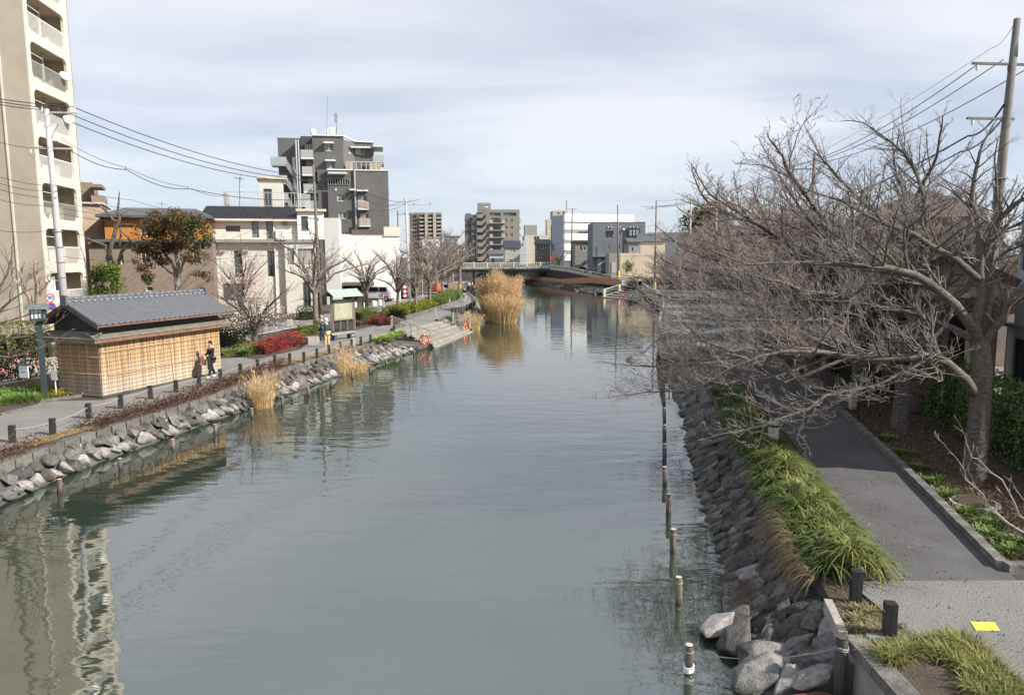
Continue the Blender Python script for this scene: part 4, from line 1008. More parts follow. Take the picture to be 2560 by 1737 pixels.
for k in range(4):
 z0=zz(fz4[k]+24)-BZ;z1=zz(fz4[k]+14.5)-BZ
 for u0 in np.arange(4.2,W-2,4.1):hs.append((u0,z0,u0+2.8,z1))
m=MB();face(m,c1,c2-c1,W,Ht,hs,.3);N2=U2.cross(Z);B1,B2=c1-N2*11,c2-N2*11
m.quad(c2,B2,B2+Z*Ht,c2+Z*Ht);m.quad(c1+Z*Ht,c2+Z*Ht,B2+Z*Ht,c0+Z*Ht);obj('wall',m,wt,t)
for h in hs:window(t,c1,U2,h,rev=.3,mull=1,curtain=True,fw=.08)
for k in range(1,5):
 zt_=zz(fz4[k]-3)-BZ
 m=MB();zlow=max(zt_-2.0,.3)
 m.fbox(c1,U2,-.3,6.3 if k>3 else W*.97 if k==1 else W*.62,.01,1.5,zt_-1.5,zt_+.25);obj('balcony',m,wt,t)
m=MB();m.fbox(c1,U2,-.3,W,.01,1.5,Ht-1.9,Ht+.25);obj('roof_band',m,wt,t)
m=MB();m.fbox(c1,U2,.4,.7,.3,.6,Ht+.25,Ht+4);obj('aerial',m,metal_grey,t)
for u in(15.5,23.5):
 m=MB();m.fbox(c1,U2,u,u+.3,.02,1.6,5,Ht-1.9);obj('fin_wall',m,wt,t)
turn(0);Yg=146.0;g0=D(1481,680,Yg).z
t=thing('house','grey cubic three-storey house with three slit windows in a dark panel','house',(17,146,3))
O=Vector((D(1482,600,Yg).x,Yg,g0));gx=lambda p:D(p,600,Yg).x-O.x;gz=lambda p:D(1540,p,Yg).z-g0
hs=[(gx(a),gz(b),gx(c),gz(d))for a,b,c,d in((1514,594,1533,577),(1520,623,1525,611),(1546,623,1551,611),(1547,588,1551,577))]
block(t,O,X1,gx(1613),10,gz(556),hs,material=greyh)
for i,h in enumerate(hs):window(t,O,X1,h,rev=.15 if i else .8,mull=0 if i else 1,frame=frame_w,fw=.07)
m=MB();m.fbox(O,X1,gx(1568),gx(1599),.02,.35,gz(634),gz(571));dpan=obj('dark_panel',m,greyd,t)
for c in(1573,1581.5,1590):window(dpan,O+Vector((0,-.37,0)),X1,(gx(c),gz(589),gx(c+4.5),gz(576)),rev=-.03,mull=0,fw=.09)
for c in(1520,1528,1549,1575,1583,1592):
 m=MB();m.smooth=True;p=O+Vector((gx(c),-.1,gz(568)));m.lathe([(0,.12),(.12,.06),(.12,-.06),(0,-.1)],p,8);obj('vent_cap',m,white_paint,t)
m=MB();p=O+Vector((gx(1558),-.2,gz(574)));m.lathe([(0,.2),(.22,.1),(.22,-.1),(0,-.2)],p,8);obj('vent_cap',m,white_paint,t)
m=MB();m.fbox(O,X1,gx(1480),gx(1521),.02,1.4,gz(642),gz(640));obj('porch_roof',m,greyw,t)
m=MB();m.fbox(O,X1,gx(1494),gx(1504),.01,.08,0,gz(645));obj('door',m,mat('door_grey',(.42,.43,.46),.5),t)
m=MB();m.cyl(O+Vector((gx(1512),-.6,0)),O+Vector((gx(1512),-.6,gz(602))),.06,6);obj('flue_pipe',m,greyh,t)
m=MB();m.fbox(O,X1,0,gx(1614),-.2,.05,gz(556),gz(555));obj('coping',m,mat('coping_grey',(.2,.2,.22),.6),t)
t,*_=simple_house('weathered two-storey plaster house between the white apartments and the grey house',1438,1484,605,672,160,0,9,oldw,mat('roof_dull',(.12,.11,.1),.9),[(1449,627,1455,614),(1458,626,1463,617)]);
m=MB();m.box(D(1467,650,159).x,159.2,D(1467,655,160).z,D(1473,650,159).x,159.9,D(1467,649,160).z);obj('air_conditioner',m,frame_w,t);settle(t)
t,*_=simple_house('salmon cream house with slate gable roof right of the grey cubic house',1601,1662,603,690,136,0,8,cream,rtile,[],gable='x',rise=1.5,base=2.0);settle(t)
t,O,*_=simple_house('small grey-walled wing with one window under a slate lean-to roof',1572,1601,605,690,134.5,0,6,greyw,rtile,[(1577,629,1584,618)],gable='x',rise=.8,base=2.0);settle(t)
t,*_=simple_house('cream courtyard wall with flat coping in front of the gabled cream house',1551,1640,633,700,131,0,.4,cream,None,[],name='garden_wall',cat='wall',base=1.6);settle(t)
t,O,*_=simple_house('low olive-grey garage with pale shutter beside the yellow-sleeved pole',1523,1551,633,700,130,0,5,mat('olive_wall',(.26,.26,.21),.85),None,[],base=1.6)
m=MB();m.box(D(1529,650,130).x,129.9,1.6,D(1540,650,130).x,129.97,D(1530,656,130).z);obj('shutter',m,mat('door_grey',(.42,.43,.46),.5),t);settle(t)
t,*_=simple_house('long low grey rooftop glimpsed behind the right cherry row',1618,1780,582,640,200,-14,10,mat('blue_grey_flat',(.26,.30,.31),.85),None,[],name='warehouse',cat='building',base=3.6);settle(t)
# -- bridge, ramp and screens at the far end
br=thing('bridge','low road bridge with cream railing crossing the far end of the canal','bridge',(-6,166,0))
yb0,yb1=163.5,173.0;xL,xR=-21.0,9.5;zg0,zg1=2.75,BZ
m=MB();m.box(xL,yb0,zg0+.35,xR,yb1,BZ-.02);m.box(xL,yb0+.3,zg0,xR,yb0+.7,zg0+.35);obj('deck',m,mat('girder_grey',(.07,.075,.073),.8,(.05,.055,.05),.6),br)
m=MB();m.box(xL,yb0-.12,zg0+.7,xR,yb0-.01,BZ+.12);obj('fascia',m,mat('fascia',(.40,.40,.34),.85,(.16,.17,.13),1.6,contrast=(.45,.6)),br)
for px in(1172,1378):
 xq=D(px,660,yb0).x;m=MB();m.box(xq-.8,yb0+.2,-1,xq+.8,yb1,zg0+.3);obj('pier',m,dark_concrete,br)
rt=mat('rail_cream',(0.72,.69,.58),.6)
m=MB();m.box(xL,yb0+.05,BZ+1.06,xR,yb0+.17,BZ+1.16);obj('top_rail',m,rt,br)
m=MB();m.box(xL,yb0+.07,BZ+.55,xR,yb0+.13,BZ+.6);m.box(xL,yb0+.07,BZ+.15,xR,yb0+.13,BZ+.2);obj('mid_rail',m,rt,br,kind='stuff')
m=MB()
for xx in np.arange(xL,xR,.35):m.box(xx-.03,yb0+.08,BZ+.15,xx+.03,yb0+.13,BZ+1.06)
obj('bars',m,rt,br,kind='stuff')
for xx in np.arange(xL+.5,xR,3.0):m=MB();m.box(xx-.1,yb0+.02,BZ,xx+.1,yb0+.2,BZ+1.28);obj('post',m,rt,br)
rp_=thing('ramp_parapet','curving cream parapet rail sloping down along the far right road','railing',(15,145,2))
pp=[D(a,b,c)for a,b,c in((1372,662,164),(1420,668,154),(1457,675,144),(1519,687,131),(1587,696,118))]
wallp=[Vector((p.x,p.y,p.z-1.0))for p in pp]
for a,b in zip(pp[:-1],pp[1:]):
 m=MB();m.bar(a,b,.12,.12);obj('top_rail',m,rt,rp_)
 m=MB();m.quad(a-Z*1.05,b-Z*1.05,b-Z*.45,a-Z*.45);m.bar(a-Z*.3,b-Z*.3,.05);n=max(2,int((b-a).length/2))
 obj('parapet_panel',m,mat('parapet_cream',(.55,.53,.44),.85,(.42,.41,.33),1),rp_)
 for i in range(n):q=a.lerp(b,i/n);m=MB();m.bar(q-Z*.9,q,.08);obj('post',m,rt,rp_)
m=MB()
for a,b in zip(pp[:-1],pp[1:]):m.quad(Vector((a.x,a.y,-.3)),Vector((b.x,b.y,-.3)),b-Z*1.0,a-Z*1.0)
obj('retaining_wall',m,mat('dark_wall',(.035,.037,.045),.85,(.06,.06,.065),2,stretch=(3,3,.3)),label='dark retaining wall under the sloping cream parapet',cat='wall')  # near-black wall colour with faint vertical streaks
m=MB();r0=pp;
for a,b in zip(pp[:-1],pp[1:]):m.quad(a-Z*1.0,b-Z*1.0,b-Z*1.0+Vector((9,6,0)),a-Z*1.0+Vector((9,9,0)))
obj('ramp_road',m,asphalt_dark,kind='structure')
sc=thing('screen_fence','zigzag orange-brown boarded screen along the far right walkway','fence',(12,140,1))
osc=mat('screen_orange',(0.50,.25,.14),.7,(.42,.205,.115),1.2,stretch=(.6,.6,8))
sp=[(1314,700,690,176),(1358,706,693,163),(1401,710,697.5,151),(1440,709,695,143),(1480,707,692,135),(1548,713.5,697,121)]
for(x0,b0,t0,y0),(x1,b1,t1,y1)in zip(sp[:-1],sp[1:]):
 A0,A1,B0,B1=D(x0,b0,y0),D(x1,b1,y1),D(x0,t0,y0),D(x1,t1,y1);n=6
 for i in range(n):
  m=MB();e=.012;a0,a1,c0,c1_=A0.lerp(A1,(i+e)/n),A0.lerp(A1,(i+1-e)/n),B0.lerp(B1,(i+e)/n),B0.lerp(B1,(i+1-e)/n);q=Vector((.04,.06,0))
  m.add([a0,a1,c1_,c0,a0+q,a1+q,c1_+q,c0+q],[(0,1,2,3),(5,4,7,6),(3,2,6,7),(0,4,5,1)]);obj('board_panel',m,osc,sc)
 m=MB();m.bar(A0-Z*.1,A1-Z*.1,.5,.12);obj('walkway_beam',m,dark_concrete,sc)
 m=MB();dv=Vector((.4,.5,0));m.quad(Vector((A0.x,A0.y,.1))+dv,Vector((A1.x,A1.y,.1))+dv,A1-Z*.12+dv,A0-Z*.12+dv);obj('base_wall',m,MATS['dark_wall'],sc)
rails_t=thing('walkway_fence','open brown picket fence joining the orange screen to the right water steps','fence',(18,119,1))
a=D(1549,713,121);b=D(1590,716,117)
rails(rails_t,[a,b],1.3,.35,mat('brown_rail',(.18,.12,.09),.7),name='pickets',tk=.06)
m=MB();q=D(1560,708,119);m.box(q.x-.35,q.y-.05,q.z-.4,q.x+.35,q.y,q.z+.45);obj('notice_plate',m,white_paint,label='blank white notice plate on the picket fence above the right water steps',cat='sign')
# -- right water steps
st2=thing('water_steps','dark wooden water steps with white rail on the far right bank','steps',(17,110,0.05))
A,B,A2,B2=Vector((13.9,108,.12)),Vector((18.0,101.5,.12)),Vector((20.8,124,PZ)),Vector((20.9,113,PZ))
for i in range(6):
 t0,t1=i/6,(i+.55)/6;z=.12+(PZ-.12)*i/5
 a0,b0,a1,b1=A.lerp(A2,t0),B.lerp(B2,t0),A.lerp(A2,t1),B.lerp(B2,t1);m=MB();m.prism([(a0.x,a0.y),(b0.x,b0.y),(b1.x,b1.y),(a1.x,a1.y)],z-.1,z);obj('step',m,mat('step_pale',(.27,.26,.24),.85),st2)
m=MB();m.prism([(A.x+.5,A.y+1),(B.x+.5,B.y+.5),(B2.x,B2.y),(A2.x,A2.y)],-.5,.08);obj('base',m,dark_concrete,st2)
rail('white wooden handrail descending the right water steps',A2,A,3,1.15,rt,26,feet=False,post=.16)
lr=D(1558,745,100.0);life_ring('faded orange-red life ring at the right water steps across the canal',lr,R(10),.42,mat('ring_faded',(.42,.07,.04),.6))
m=MB();m.cyl((lr.x,lr.y+.12,-.5),(lr.x,lr.y+.12,lr.z+.3),.05,6);obj('ring_post',m,black_wood,label='dark post carrying the faded life ring on the right bank',cat='post')
# -- deck (boardwalk) over the right bank
dk=thing('boardwalk','boardwalk deck on dark piles curving along the right bank','boardwalk',(12,60,0))
deckm=mat('deck_board',(0.24,.22,.19),.9,(.16,.145,.13),3,bump=.3,objrand=.15)
din=[(11.6,39.5),(11.8,46),(12.9,52),(15.0,60),(17.4,72),(20.0,88),(21.2,98),(22.0,108),(22,114)]
y=39.5
while y<113.5:
 y2=min(y+1.6,113.8);m=MB();m.prism([(interp(DL,y),y),(interp(din,y),y),(interp(din,y2-.04),y2-.04),(interp(DL,y2-.04),y2-.04)],PZ-.12,PZ+.012);obj('deck_panel',m,deckm,dk);y=y2
beam=mat('beam_green',(0.36,.34,.28),.9,(.16,.155,.11),2.5)
for(x0,y0),(x1,y1)in zip(DL[:-1],DL[1:]):
 m=MB();m.bar((x0-.05,y0,PZ-.14),(x1-.05,y1,PZ-.14),.14,.34);obj('edge_beam',m,beam,dk)
m=MB();m.bar((8.3,39.42,PZ-.12),(11.6,39.42,PZ-.12),.18,.34);obj('edge_beam',m,beam,dk)
y=39.6
while y<114:
 x=interp(DL,y);m=MB();m.cyl((x+.05,y,-.8),(x+.05,y,PZ-.3),.10,7);obj('pile',m,mat('pile_dark',(.05,.045,.04),.9,(.10,.10,.07),3),dk)
 m=MB();m.box(x-.02,y-.07,PZ,x+.12,y+.07,PZ+1.05);o_=obj('rail_post',m,beam,dk)
 m=MB();m.box(x-.035,y-.085,PZ+1.05,x+.135,y+.085,PZ+1.12);obj('cap',m,white_paint,o_);y+=1.55
m=MB()
for(x0,y0),(x1,y1)in zip(DL[:-1],DL[1:]):
 m.bar((x0+.05,y0,PZ+.95),(x1+.05,y1,PZ+.95),.09);m.bar((x0+.05,y0,PZ+.18),(x1+.05,y1,PZ+.18),.06)
 n=int((y1-y0)/.32)
 for i in range(n):t_=i/n;xx,yy=x0+(x1-x0)*t_+.05,y0+(y1-y0)*t_;m.box(xx-.03,yy-.03,PZ+.18,xx+.03,yy+.03,PZ+.93)
obj('railing',m,beam,dk,kind='stuff')
rails(dk,[Vector((8.5,39.6,PZ)),Vector((11.6,39.6,PZ))],1.0,.26,beam,tk=.06)
m=MB();m.quad((11.6,41,-.5),(11.6,41,PZ-.05),(14.9,62,PZ-.05),(14.9,62,-.5));m.quad((14.9,62,-.5),(14.9,62,PZ-.05),(21,112,PZ-.05),(21,112,-.5));obj('back_wall',m,dark_concrete,dk)
m=MB();m.quad((9.7,39.5,-.5),(9.7,39.5,PZ-.05),(11.6,41,PZ-.05),(11.6,41,-.5));obj('back_wall',m,dark_concrete,dk)
# -- reed-clad hut
def reed_mat(name,top,bot,z0,z1,tint=.25):
 m=mat(name,top,.85,tuple(c*.78 for c in top),9,tint=tint,stretch=(1,1,.25))
 t=m.node_tree;b=t.nodes['Principled BSDF'];src=b.inputs['Base Color'].links[0].from_socket
 g=t.nodes.new('ShaderNodeNewGeometry');s=t.nodes.new('ShaderNodeSeparateXYZ');t.links.new(g.outputs['Position'],s.inputs[0])
 nz=t.nodes.new('ShaderNodeTexNoise');nz.inputs['Scale'].default_value=1.3;nz.inputs['Detail'].default_value=4
 t.links.new(g.outputs['Position'],nz.inputs['Vector'])
 ad=t.nodes.new('ShaderNodeMath');ad.operation='MULTIPLY_ADD';ad.inputs[1].default_value=.7;t.links.new(nz.outputs['Fac'],ad.inputs[0]);t.links.new(s.outputs['Z'],ad.inputs[2])
 r_=t.nodes.new('ShaderNodeMapRange');r_.inputs[1].default_value=z0+.35;r_.inputs[2].default_value=z1+.35;t.links.new(ad.outputs[0],r_.inputs[0])
 mx=t.nodes.new('ShaderNodeMix');mx.data_type='RGBA';t.links.new(r_.outputs[0],mx.inputs[0]);mx.inputs[6].default_value=(*bot,1);t.links.new(src,mx.inputs[7]);
 at=t.nodes.new('ShaderNodeAttribute');at.attribute_name='tint';mr=t.nodes.new('ShaderNodeMapRange');mr.inputs[3].default_value=.55;mr.inputs[4].default_value=1.2;t.links.new(at.outputs['Fac'],mr.inputs[0])
 sc_=t.nodes.new('ShaderNodeVectorMath');sc_.operation='SCALE';sc_.inputs[0].default_value=bot;t.links.new(mr.outputs[0],sc_.inputs['Scale']);t.links.new(sc_.outputs[0],mx.inputs[6]);t.links.new(mx.outputs[2],b.inputs['Base Color'])
 return m
reedm=reed_mat('reed_screen',(0.43,0.29,0.16),(0.46,0.385,0.30),PZ+.3,PZ+1.3,.5)
bamboo=mat('bamboo',(0.52,.36,.18),.6,(.40,.27,.13),3)
darkw=mat('dark_plank',(0.022,.020,.019),.7,(.045,.042,.04),6,stretch=(.3,.3,4),bump=.3,objrand=.2)
greyw_=mat('weathered_board',(0.20,.18,.145),.85,(.13,.118,.10),5,stretch=(1,.3,1),bump=.3,objrand=.15)
brownw=mat('brown_beam',(0.12,.065,.04),.8,(.20,.11,.07),5)
tile=mat('roof_tile',(0.10,.105,.118),.65,(.072,.077,.088),3.0,objrand=.07,spec=.35)
tiled=mat('ridge_tile',(0.12,.128,.145),.45,(.085,.09,.105),4,objrand=.1)
HC=G(257,992);HU=Vector((0.33,0.944,0)).normalized();HN=HU.cross(Z)
HL,HD=6.45,2.2
hut=thing('reed_hut','small hut clad in reed screens under a grey tiled gable roof','hut',tuple(HC),math.atan2(HU.y,HU.x))
def hp(u,n,z):return HC+HU*u+HN*n+Z*z
core=MB();core.fbox(HC,HU,.05,HL-.05,-HD+.05,-.05,0,2.6);obj('core',core,mat('hut_core',(.06,.045,.03),.9),hut)
m=MB();m.fbox(HC,HU,-.12,HL+.12,-HD-.12,.12,-.02,.05);obj('plinth',m,dark_concrete,hut)
def reed_panel(O,U,w,h):
 """stalks standing side by side, each a thin three-sided cane, with horizontal ties"""
 N=U.cross(Z);V=[];F=[];T_=[];n=int(w/.021)
 for i in range(n):
  u=(i+.5)*w/n;ht=h-abs(rnd.gauss(0,.025));lean=rnd.gauss(0,.008);c=[(-.012,0),(.012,0),(0,.016+rnd.uniform(0,.006))]
  o=len(V);
  for z,l in((.04,0),(ht,lean)):
   for a,b in c:V.append(tuple(O+U*(u+a+l)+N*b+Z*z))
  F+=[(o,o+3,o+5,o+2),(o+2,o+5,o+4,o+1)];T_+=[rnd.random()]*2
 return V,F,T_
npan=4
for side,(O,U,w)in enumerate(((HC,HU,HL),(HC-HN*HD,HN,HD))):
 k=npan if side==0 else 2
 O=O if side==0 else hp(0,-HD,0)
 for i in range(k):
  o0=O+U*(w*i/k);U_=U
  V,F,T_=reed_panel(o0+(U_.cross(Z))*.01,U_,w/k-.015,2.16)
  pn=npobj('reed_screen',V,F,reedm,hut,tint=T_)
  m=MB();N=U_.cross(Z);
  for z in np.arange(.16,2.1,.165):m.bar(o0+N*.033+Z*z,o0+U_*(w/k-.02)+N*.033+Z*(z+rnd.uniform(-.012,.012)),.007,.010)
  obj('ties',m,mat('tie_dark',(.13,.075,.04),.9),pn)
 for z,a,b in(((.78,.3,w-.3),(1.72,.0,w-.05),)if side==0 else((.86,.05,w+.02),(1.52,.05,w-.05))):
  m=MB();N=U.cross(Z);m.path([O+U*a+N*.055+Z*z,O+U*((a+b)/2)+N*.06+Z*(z+.01),O+U*b+N*.055+Z*(z+.02)],.018,6);obj('bamboo_pole',m,bamboo,hut)
 m=MB();N=U.cross(Z);m.bar(O+U*(w*.55)+N*.05+Z*.05,O+U*(w*.53)+N*.05+Z*2.1,.02);obj('bamboo_pole',m,bamboo,hut)
m=MB();m.fbox(HC,HU,-.42,HL+.42,.30,.34,2.12,2.24);m.fbox(HC,HU,-.36,HL+.36,-.2,.30,2.12,2.17);obj('fascia_beam',m,brownw,hut)
m=MB();m.fbox(HC,HU,-.45,-.41,-HD-.34,.34,2.12,2.25);obj('fascia_board',m,greyw_,hut)
for k in range(3):
 m=MB();a,b=.36-k*.15,.36-(k+1)*.15-.02;z0,z1=2.26+k*.075,2.26+(k+1)*.075+.01
 m.add([hp(-.46,a,z0),hp(HL+.46,a,z0),hp(HL+.46,b,z1),hp(-.46,b,z1),hp(-.46,a,z0+.03),hp(HL+.46,a,z0+.03),hp(HL+.46,b,z1+.03),hp(-.46,b,z1+.03)],[(0,1,2,3),(4,5,6,7),(0,1,5,4),(0,3,7,4),(1,2,6,5)]);obj('skirt_board',m,greyw_,hut)
 m=MB();a,b=-.48+k*.15,-.48+(k+1)*.15+.02
 m.add([hp(a,-HD-.36,z0),hp(a,.34,z0),hp(b,.34-.1,z1),hp(b,-HD-.26,z1),hp(a,-HD-.36,z0+.03),hp(a,.34,z0+.03),hp(b,.24,z1+.03),hp(b,-HD-.26,z1+.03)],[(0,1,2,3),(4,5,6,7),(0,1,5,4)]);obj('skirt_board',m,greyw_,hut)
m=MB()
for u in np.arange(-.3,HL+.3,.45):m.fbox(HC,HU,u,u+.06,-.1,.26,2.17,2.23)
obj('rafter_ends',m,darkw,hut,kind='stuff')
GZ0,GZE,GZR=2.42,2.80,3.62;HM=-HD/2;RO=1.10+.52
k=8
for i in range(k):
 z0=GZ0+(GZR-.08-GZ0)*i/k;z1=GZ0+(GZR-.08-GZ0)*(i+1)/k-.008
 def half(z):return max(.02,(GZR-z)/(GZR-GZE)*RO*.98)if z>GZE-.1 else HD/2
 a0,a1=min(half(z0),HD/2),min(half(z1),HD/2)
 m=MB();m.add([hp(-.02,HM-a0,z0),hp(-.02,HM+a0,z0),hp(-.02,HM+a1,z1),hp(-.02,HM-a1,z1),hp(.02,HM-a0,z0),hp(.02,HM+a0,z0),hp(.02,HM+a1,z1),hp(.02,HM-a1,z1)],[(0,3,2,1),(2,3,7,6),(0,1,5,4)]);obj('gable_plank',m,darkw,hut)
m=MB();m.fbox(HC,HU,0,HL,-.03,0.0,2.42,2.85);m.fbox(HC,HU,0,HL,-HD,-HD+.03,2.42,2.85);obj('upper_wall',m,darkw,hut)
rf=MB();e=.42
for s in(1,-1):
 a,b,c,d=hp(-e,HM,GZR),hp(HL+e,HM,GZR),hp(HL+e,HM+s*RO,GZE),hp(-e,HM+s*RO,GZE)
 dn=Z*-.07;rf.add([a,b,c,d,a+dn,b+dn,c+dn,d+dn],[(0,1,2,3),(4,7,6,5),(3,2,6,7),(0,3,7,4),(1,5,6,2)])
roof=obj('roof',rf,brownw,hut)
for s in(1,-1):
 for u in(-e-.03,HL+e):m=MB();a=hp(u,HM,GZR+.03);b=hp(u,HM+s*RO,GZE+.03);m.add([a,b,b-Z*.18,a-Z*.18,a+HU*.04,b+HU*.04,b-Z*.18+HU*.04,a-Z*.18+HU*.04],[(0,1,2,3),(4,7,6,5),(3,2,6,7),(0,4,5,1),(1,5,6,2)]);obj('barge_board',m,mat('barge_grey',(.075,.08,.085),.6,(.05,.052,.055),3),roof)
slopeL=math.hypot(RO,GZR-GZE);ncol,nrow=26,9;tw,tl=(HL+2*e)/ncol,slopeL/nrow
def tile_profile(w):
 P=[(0,.030),(w*.10,.050),(w*.22,.055),(w*.34,.035),(w*.45,.012),(w*.65,.004),(w*.85,.010),(w,.028)]
 return P
tm=MB();prof=tile_profile(tw)
for j,(x,z)in enumerate(prof):tm.v+=[(x,0,z+.028),(x,-tl*1.06,z+.012),(x,-tl*1.06,z-.012)]
for j in range(len(prof)-1):
 o=j*3;tm.f+=[(o,o+1,o+4,o+3),(o+1,o+2,o+5,o+4)];tm.m+=[0,0];tm.sm+=[True,False]
to=None
slope_a=math.atan2(GZR-GZE,RO)
for i in range(ncol):
 for j in range(nrow):
  if to is None:to=obj('roof_tile',tm,tile,roof,local=True);o=to
  else:o=to.copy();C.objects.link(o)
  d=(j)/nrow;pos=hp(-e+tw*i,HM+RO*d+.0,GZR-(GZR-GZE)*d+.0)
  dn=(HN*RO-Z*(GZR-GZE)).normalized();xx=HU;yy=-dn;zz_=xx.cross(yy)
  M=Matrix(((xx.x,yy.x,zz_.x,pos.x),(xx.y,yy.y,zz_.y,pos.y),(xx.z,yy.z,zz_.z,pos.z),(0,0,0,1)))
  o.parent=roof;o.matrix_basis=wm(hut).inverted()@M
V=[];F=[]
for i in range(ncol):
 for j in range(nrow):
  d=j/nrow;pos=hp(-e+tw*(i+1),HM-RO*d,GZR-(GZR-GZE)*d);dn=(-HN*RO-Z*(GZR-GZE)).normalized();xx=-HU;yy=-dn;zz_=xx.cross(yy);o=len(V)
  V+=[tuple(pos+xx*v[0]+yy*v[1]+zz_*v[2])for v in tm.v];F+=[tuple(q+o for q in f)for f in tm.f]
mb=MB();mb.add(V,F);obj('rear_tiles',mb,tile,roof,kind='stuff')
n=22
for i in range(n):
 a=hp(-e+.05+(HL+2*e-.1)*i/n,HM,GZR+.16);b=hp(-e+.05+(HL+2*e-.1)*(i+1)/n-.01,HM,GZR+.16);m=MB();m.smooth=True;m.path([a,b],.085,10);obj('ridge_tile',m,tiled,roof)
m=MB();m.fbox(hp(0,HM,0),HU,-e+.02,HL+e-.02,-.085,.085,GZR-.02,GZR+.13);obj('ridge_base',m,tiled,roof)
for u in(-e-.05,HL+e-.07):m=MB();m.fbox(hp(0,HM,0),HU,u,u+.12,-.15,.15,GZR-.1,GZR+.30);obj('ridge_end',m,tiled,roof)
m=MB()
for u in np.arange(-e+tw*.25,HL+e,tw):m.smooth=True;m.lathe([(.0,-.01),(.05,-.01),(.05,.012),(0,.012)],hp(u,HM+.16,GZR+.06),6)
obj('ridge_plaster',m,mat('plaster_pale',(.55,.5,.4),.9),roof,kind='stuff')
# -- lantern posts
def lantern(label,base,h,rz,s=1.0,dark=False):
 t=thing('lantern_post',label,'street lamp',tuple(base),rz)
 gp=mat('post_green_grey',(0.035,.052,.055),.5)if not dark else dark_metal
 m=MB();m.box(-.085*s,-.085*s,0,.085*s,.085*s,h-.55*s);obj('pole',m,gp,t,local=True)
 m=MB();m.box(-.24*s,-.24*s,h-.58*s,.24*s,.24*s,h-.50*s);ho=obj('lantern',m,gp,t,local=True)
 m=MB()
 for x in(-.2,.2):
  for y in(-.2,.2):m.box(x*s-.025*s,y*s-.025*s,h-.50*s,x*s+.025*s,y*s+.025*s,h-.14*s)
 for a in(-.07,.07):
  for q in(-.205,.205):m.box(a*s-.008,q*s-.01,h-.5*s,a*s+.008,q*s+.01,h-.14*s);m.box(q*s-.01,a*s-.008,h-.5*s,q*s+.01,a*s+.008,h-.14*s)
 obj('frame',m,gp,ho,local=True)
 m=MB();m.box(-.19*s,-.19*s,h-.49*s,.19*s,.19*s,h-.15*s);obj('glass_panel',m,mat('lamp_paper',(.55,.57,.58),.4),ho,local=True)
 m=MB();x0,x1,y0=-.40*s,.40*s,.36*s;z=h-.13*s;m.add([(x0,-y0,z),(x1,-y0,z),(x1,y0,z),(x0,y0,z),(x0*.95,0,z+.2*s),(x1*.95,0,z+.2*s)],[(0,1,5,4),(2,3,4,5),(1,2,5),(3,0,4),(0,3,2,1)]);obj('lantern_roof',m,mat('patina_grey',(.14,.17,.165),.6,(.09,.11,.11),5),t,local=True)
 return t
lantern('square lantern on a dark green post left of the reed hut',G(113,993),3.55,R(18))
p=G(908,785);lantern('dark slim lantern post between the notice board and the green clipped bush',p,3.5,R(20),.9,dark=True)
m=MB();p=G(960,782);m.cyl(p,p+Z*2.0,.045,8);obj('pole',m,white_paint,label='plain white post beside the red leaved bush near the van',cat='post')
def marker(label,base,h=.95,w_=.10):
 t=thing('marker_post',label,'marker post',tuple(base),R(12));m=MB();m.box(-w_,-w_,0,w_,w_,h*.68);obj('stone_post',m,mat('marker_stone',(.45,.44,.42),.9,(.3,.3,.28),6),t,local=True)
 m=MB();m.box(-w_*.9,-w_*.9,h*.68,w_*.9,w_*.9,h);c=obj('cap',m,black_wood,t,local=True)
 m=MB()
 for s in(-1,1):m.box(s*.04-.028,-w_*.9-.006,h*.74,s*.04+.028,-w_*.9-.002,h*.94);m.box(-w_*.9-.006,s*.04-.028,h*.74,-w_*.9-.002,s*.04+.028,h*.94)
 obj('lamp_window',m,mat('lamp_pane',(.40,.42,.44),.3),c,local=True);return t
marker('white marker post with black lamp cap among the grass on the right bank',G(1932,1128),1.0)
marker('pale marker post with black cap beside the right kerb and hedge',G(2130,1022),1.0)
marker('white marker post with black two-window cap behind the left bollards',G(884,867),.85)
marker('white marker post with dark cap in front of the yellow-green shrub row',G(1124,762),.95)
marker('far marker post with lantern cap beside the distant bollards',G(1156,781),1.0)
marker('pale post on the right promenade behind the branches',G(2014,850),1.0)
# -- bollards
def bollard_src():
 t=thing('bollard','x','bollard',(0,0,0),0,'black wooden bollards along the left path')
 m=MB();m.box(-.075,-.075,0,.075,.075,.50);obj('post',m,black_wood,t,local=True)
 m=MB();m.box(-.082,-.02,.36,.082,.02,.40);obj('rope_eye',m,metal_grey,t,local=True);return t
bs=bollard_src();BOL=[]
near=[(31,1105),(132,1086),(223,1045),(302,1020),(377,996),(440,981),(498,968),(552,951),(601,936),(645,925),(687,913),(725,907),(760,904),(792,894),(823,885),(851,876),(879,869),(902,862),(926,856),(985,832)]
desc={0:'at the left edge of the photo',1:'second from the left, beside straw',2:'third, where the brown shrubs begin',8:'just in front of the walking woman in black'}
used=[]
for i,(px,py)in enumerate(near):
 p=G(px,py);lab='black bollard on the left path, '+desc.get(i,'%s from the left of the near row'%ORD[i]);d=bs if i==0 else dup(bs,p)
 if i==0:d.location=p
 d.rotation_euler=(R(rnd.uniform(-2,2)),R(rnd.uniform(-2,2)),R(15));d['label']=lab;BOL.append(p)
far=[(1130,789),(1139,790),(1147,787),(1154,785),(1160,783),(1167,779),(1173,776),(1178,773),(1184,769),(1188,765)]
FB=[]
for i,(px,py)in enumerate(far):
 p=G(px,py);d=dup(bs,p,R(15),'black bollard beyond the water steps, %s from the left of the far row'%ORD[i]);d.scale=(1.1,1.1,1.35);FB.append(p)
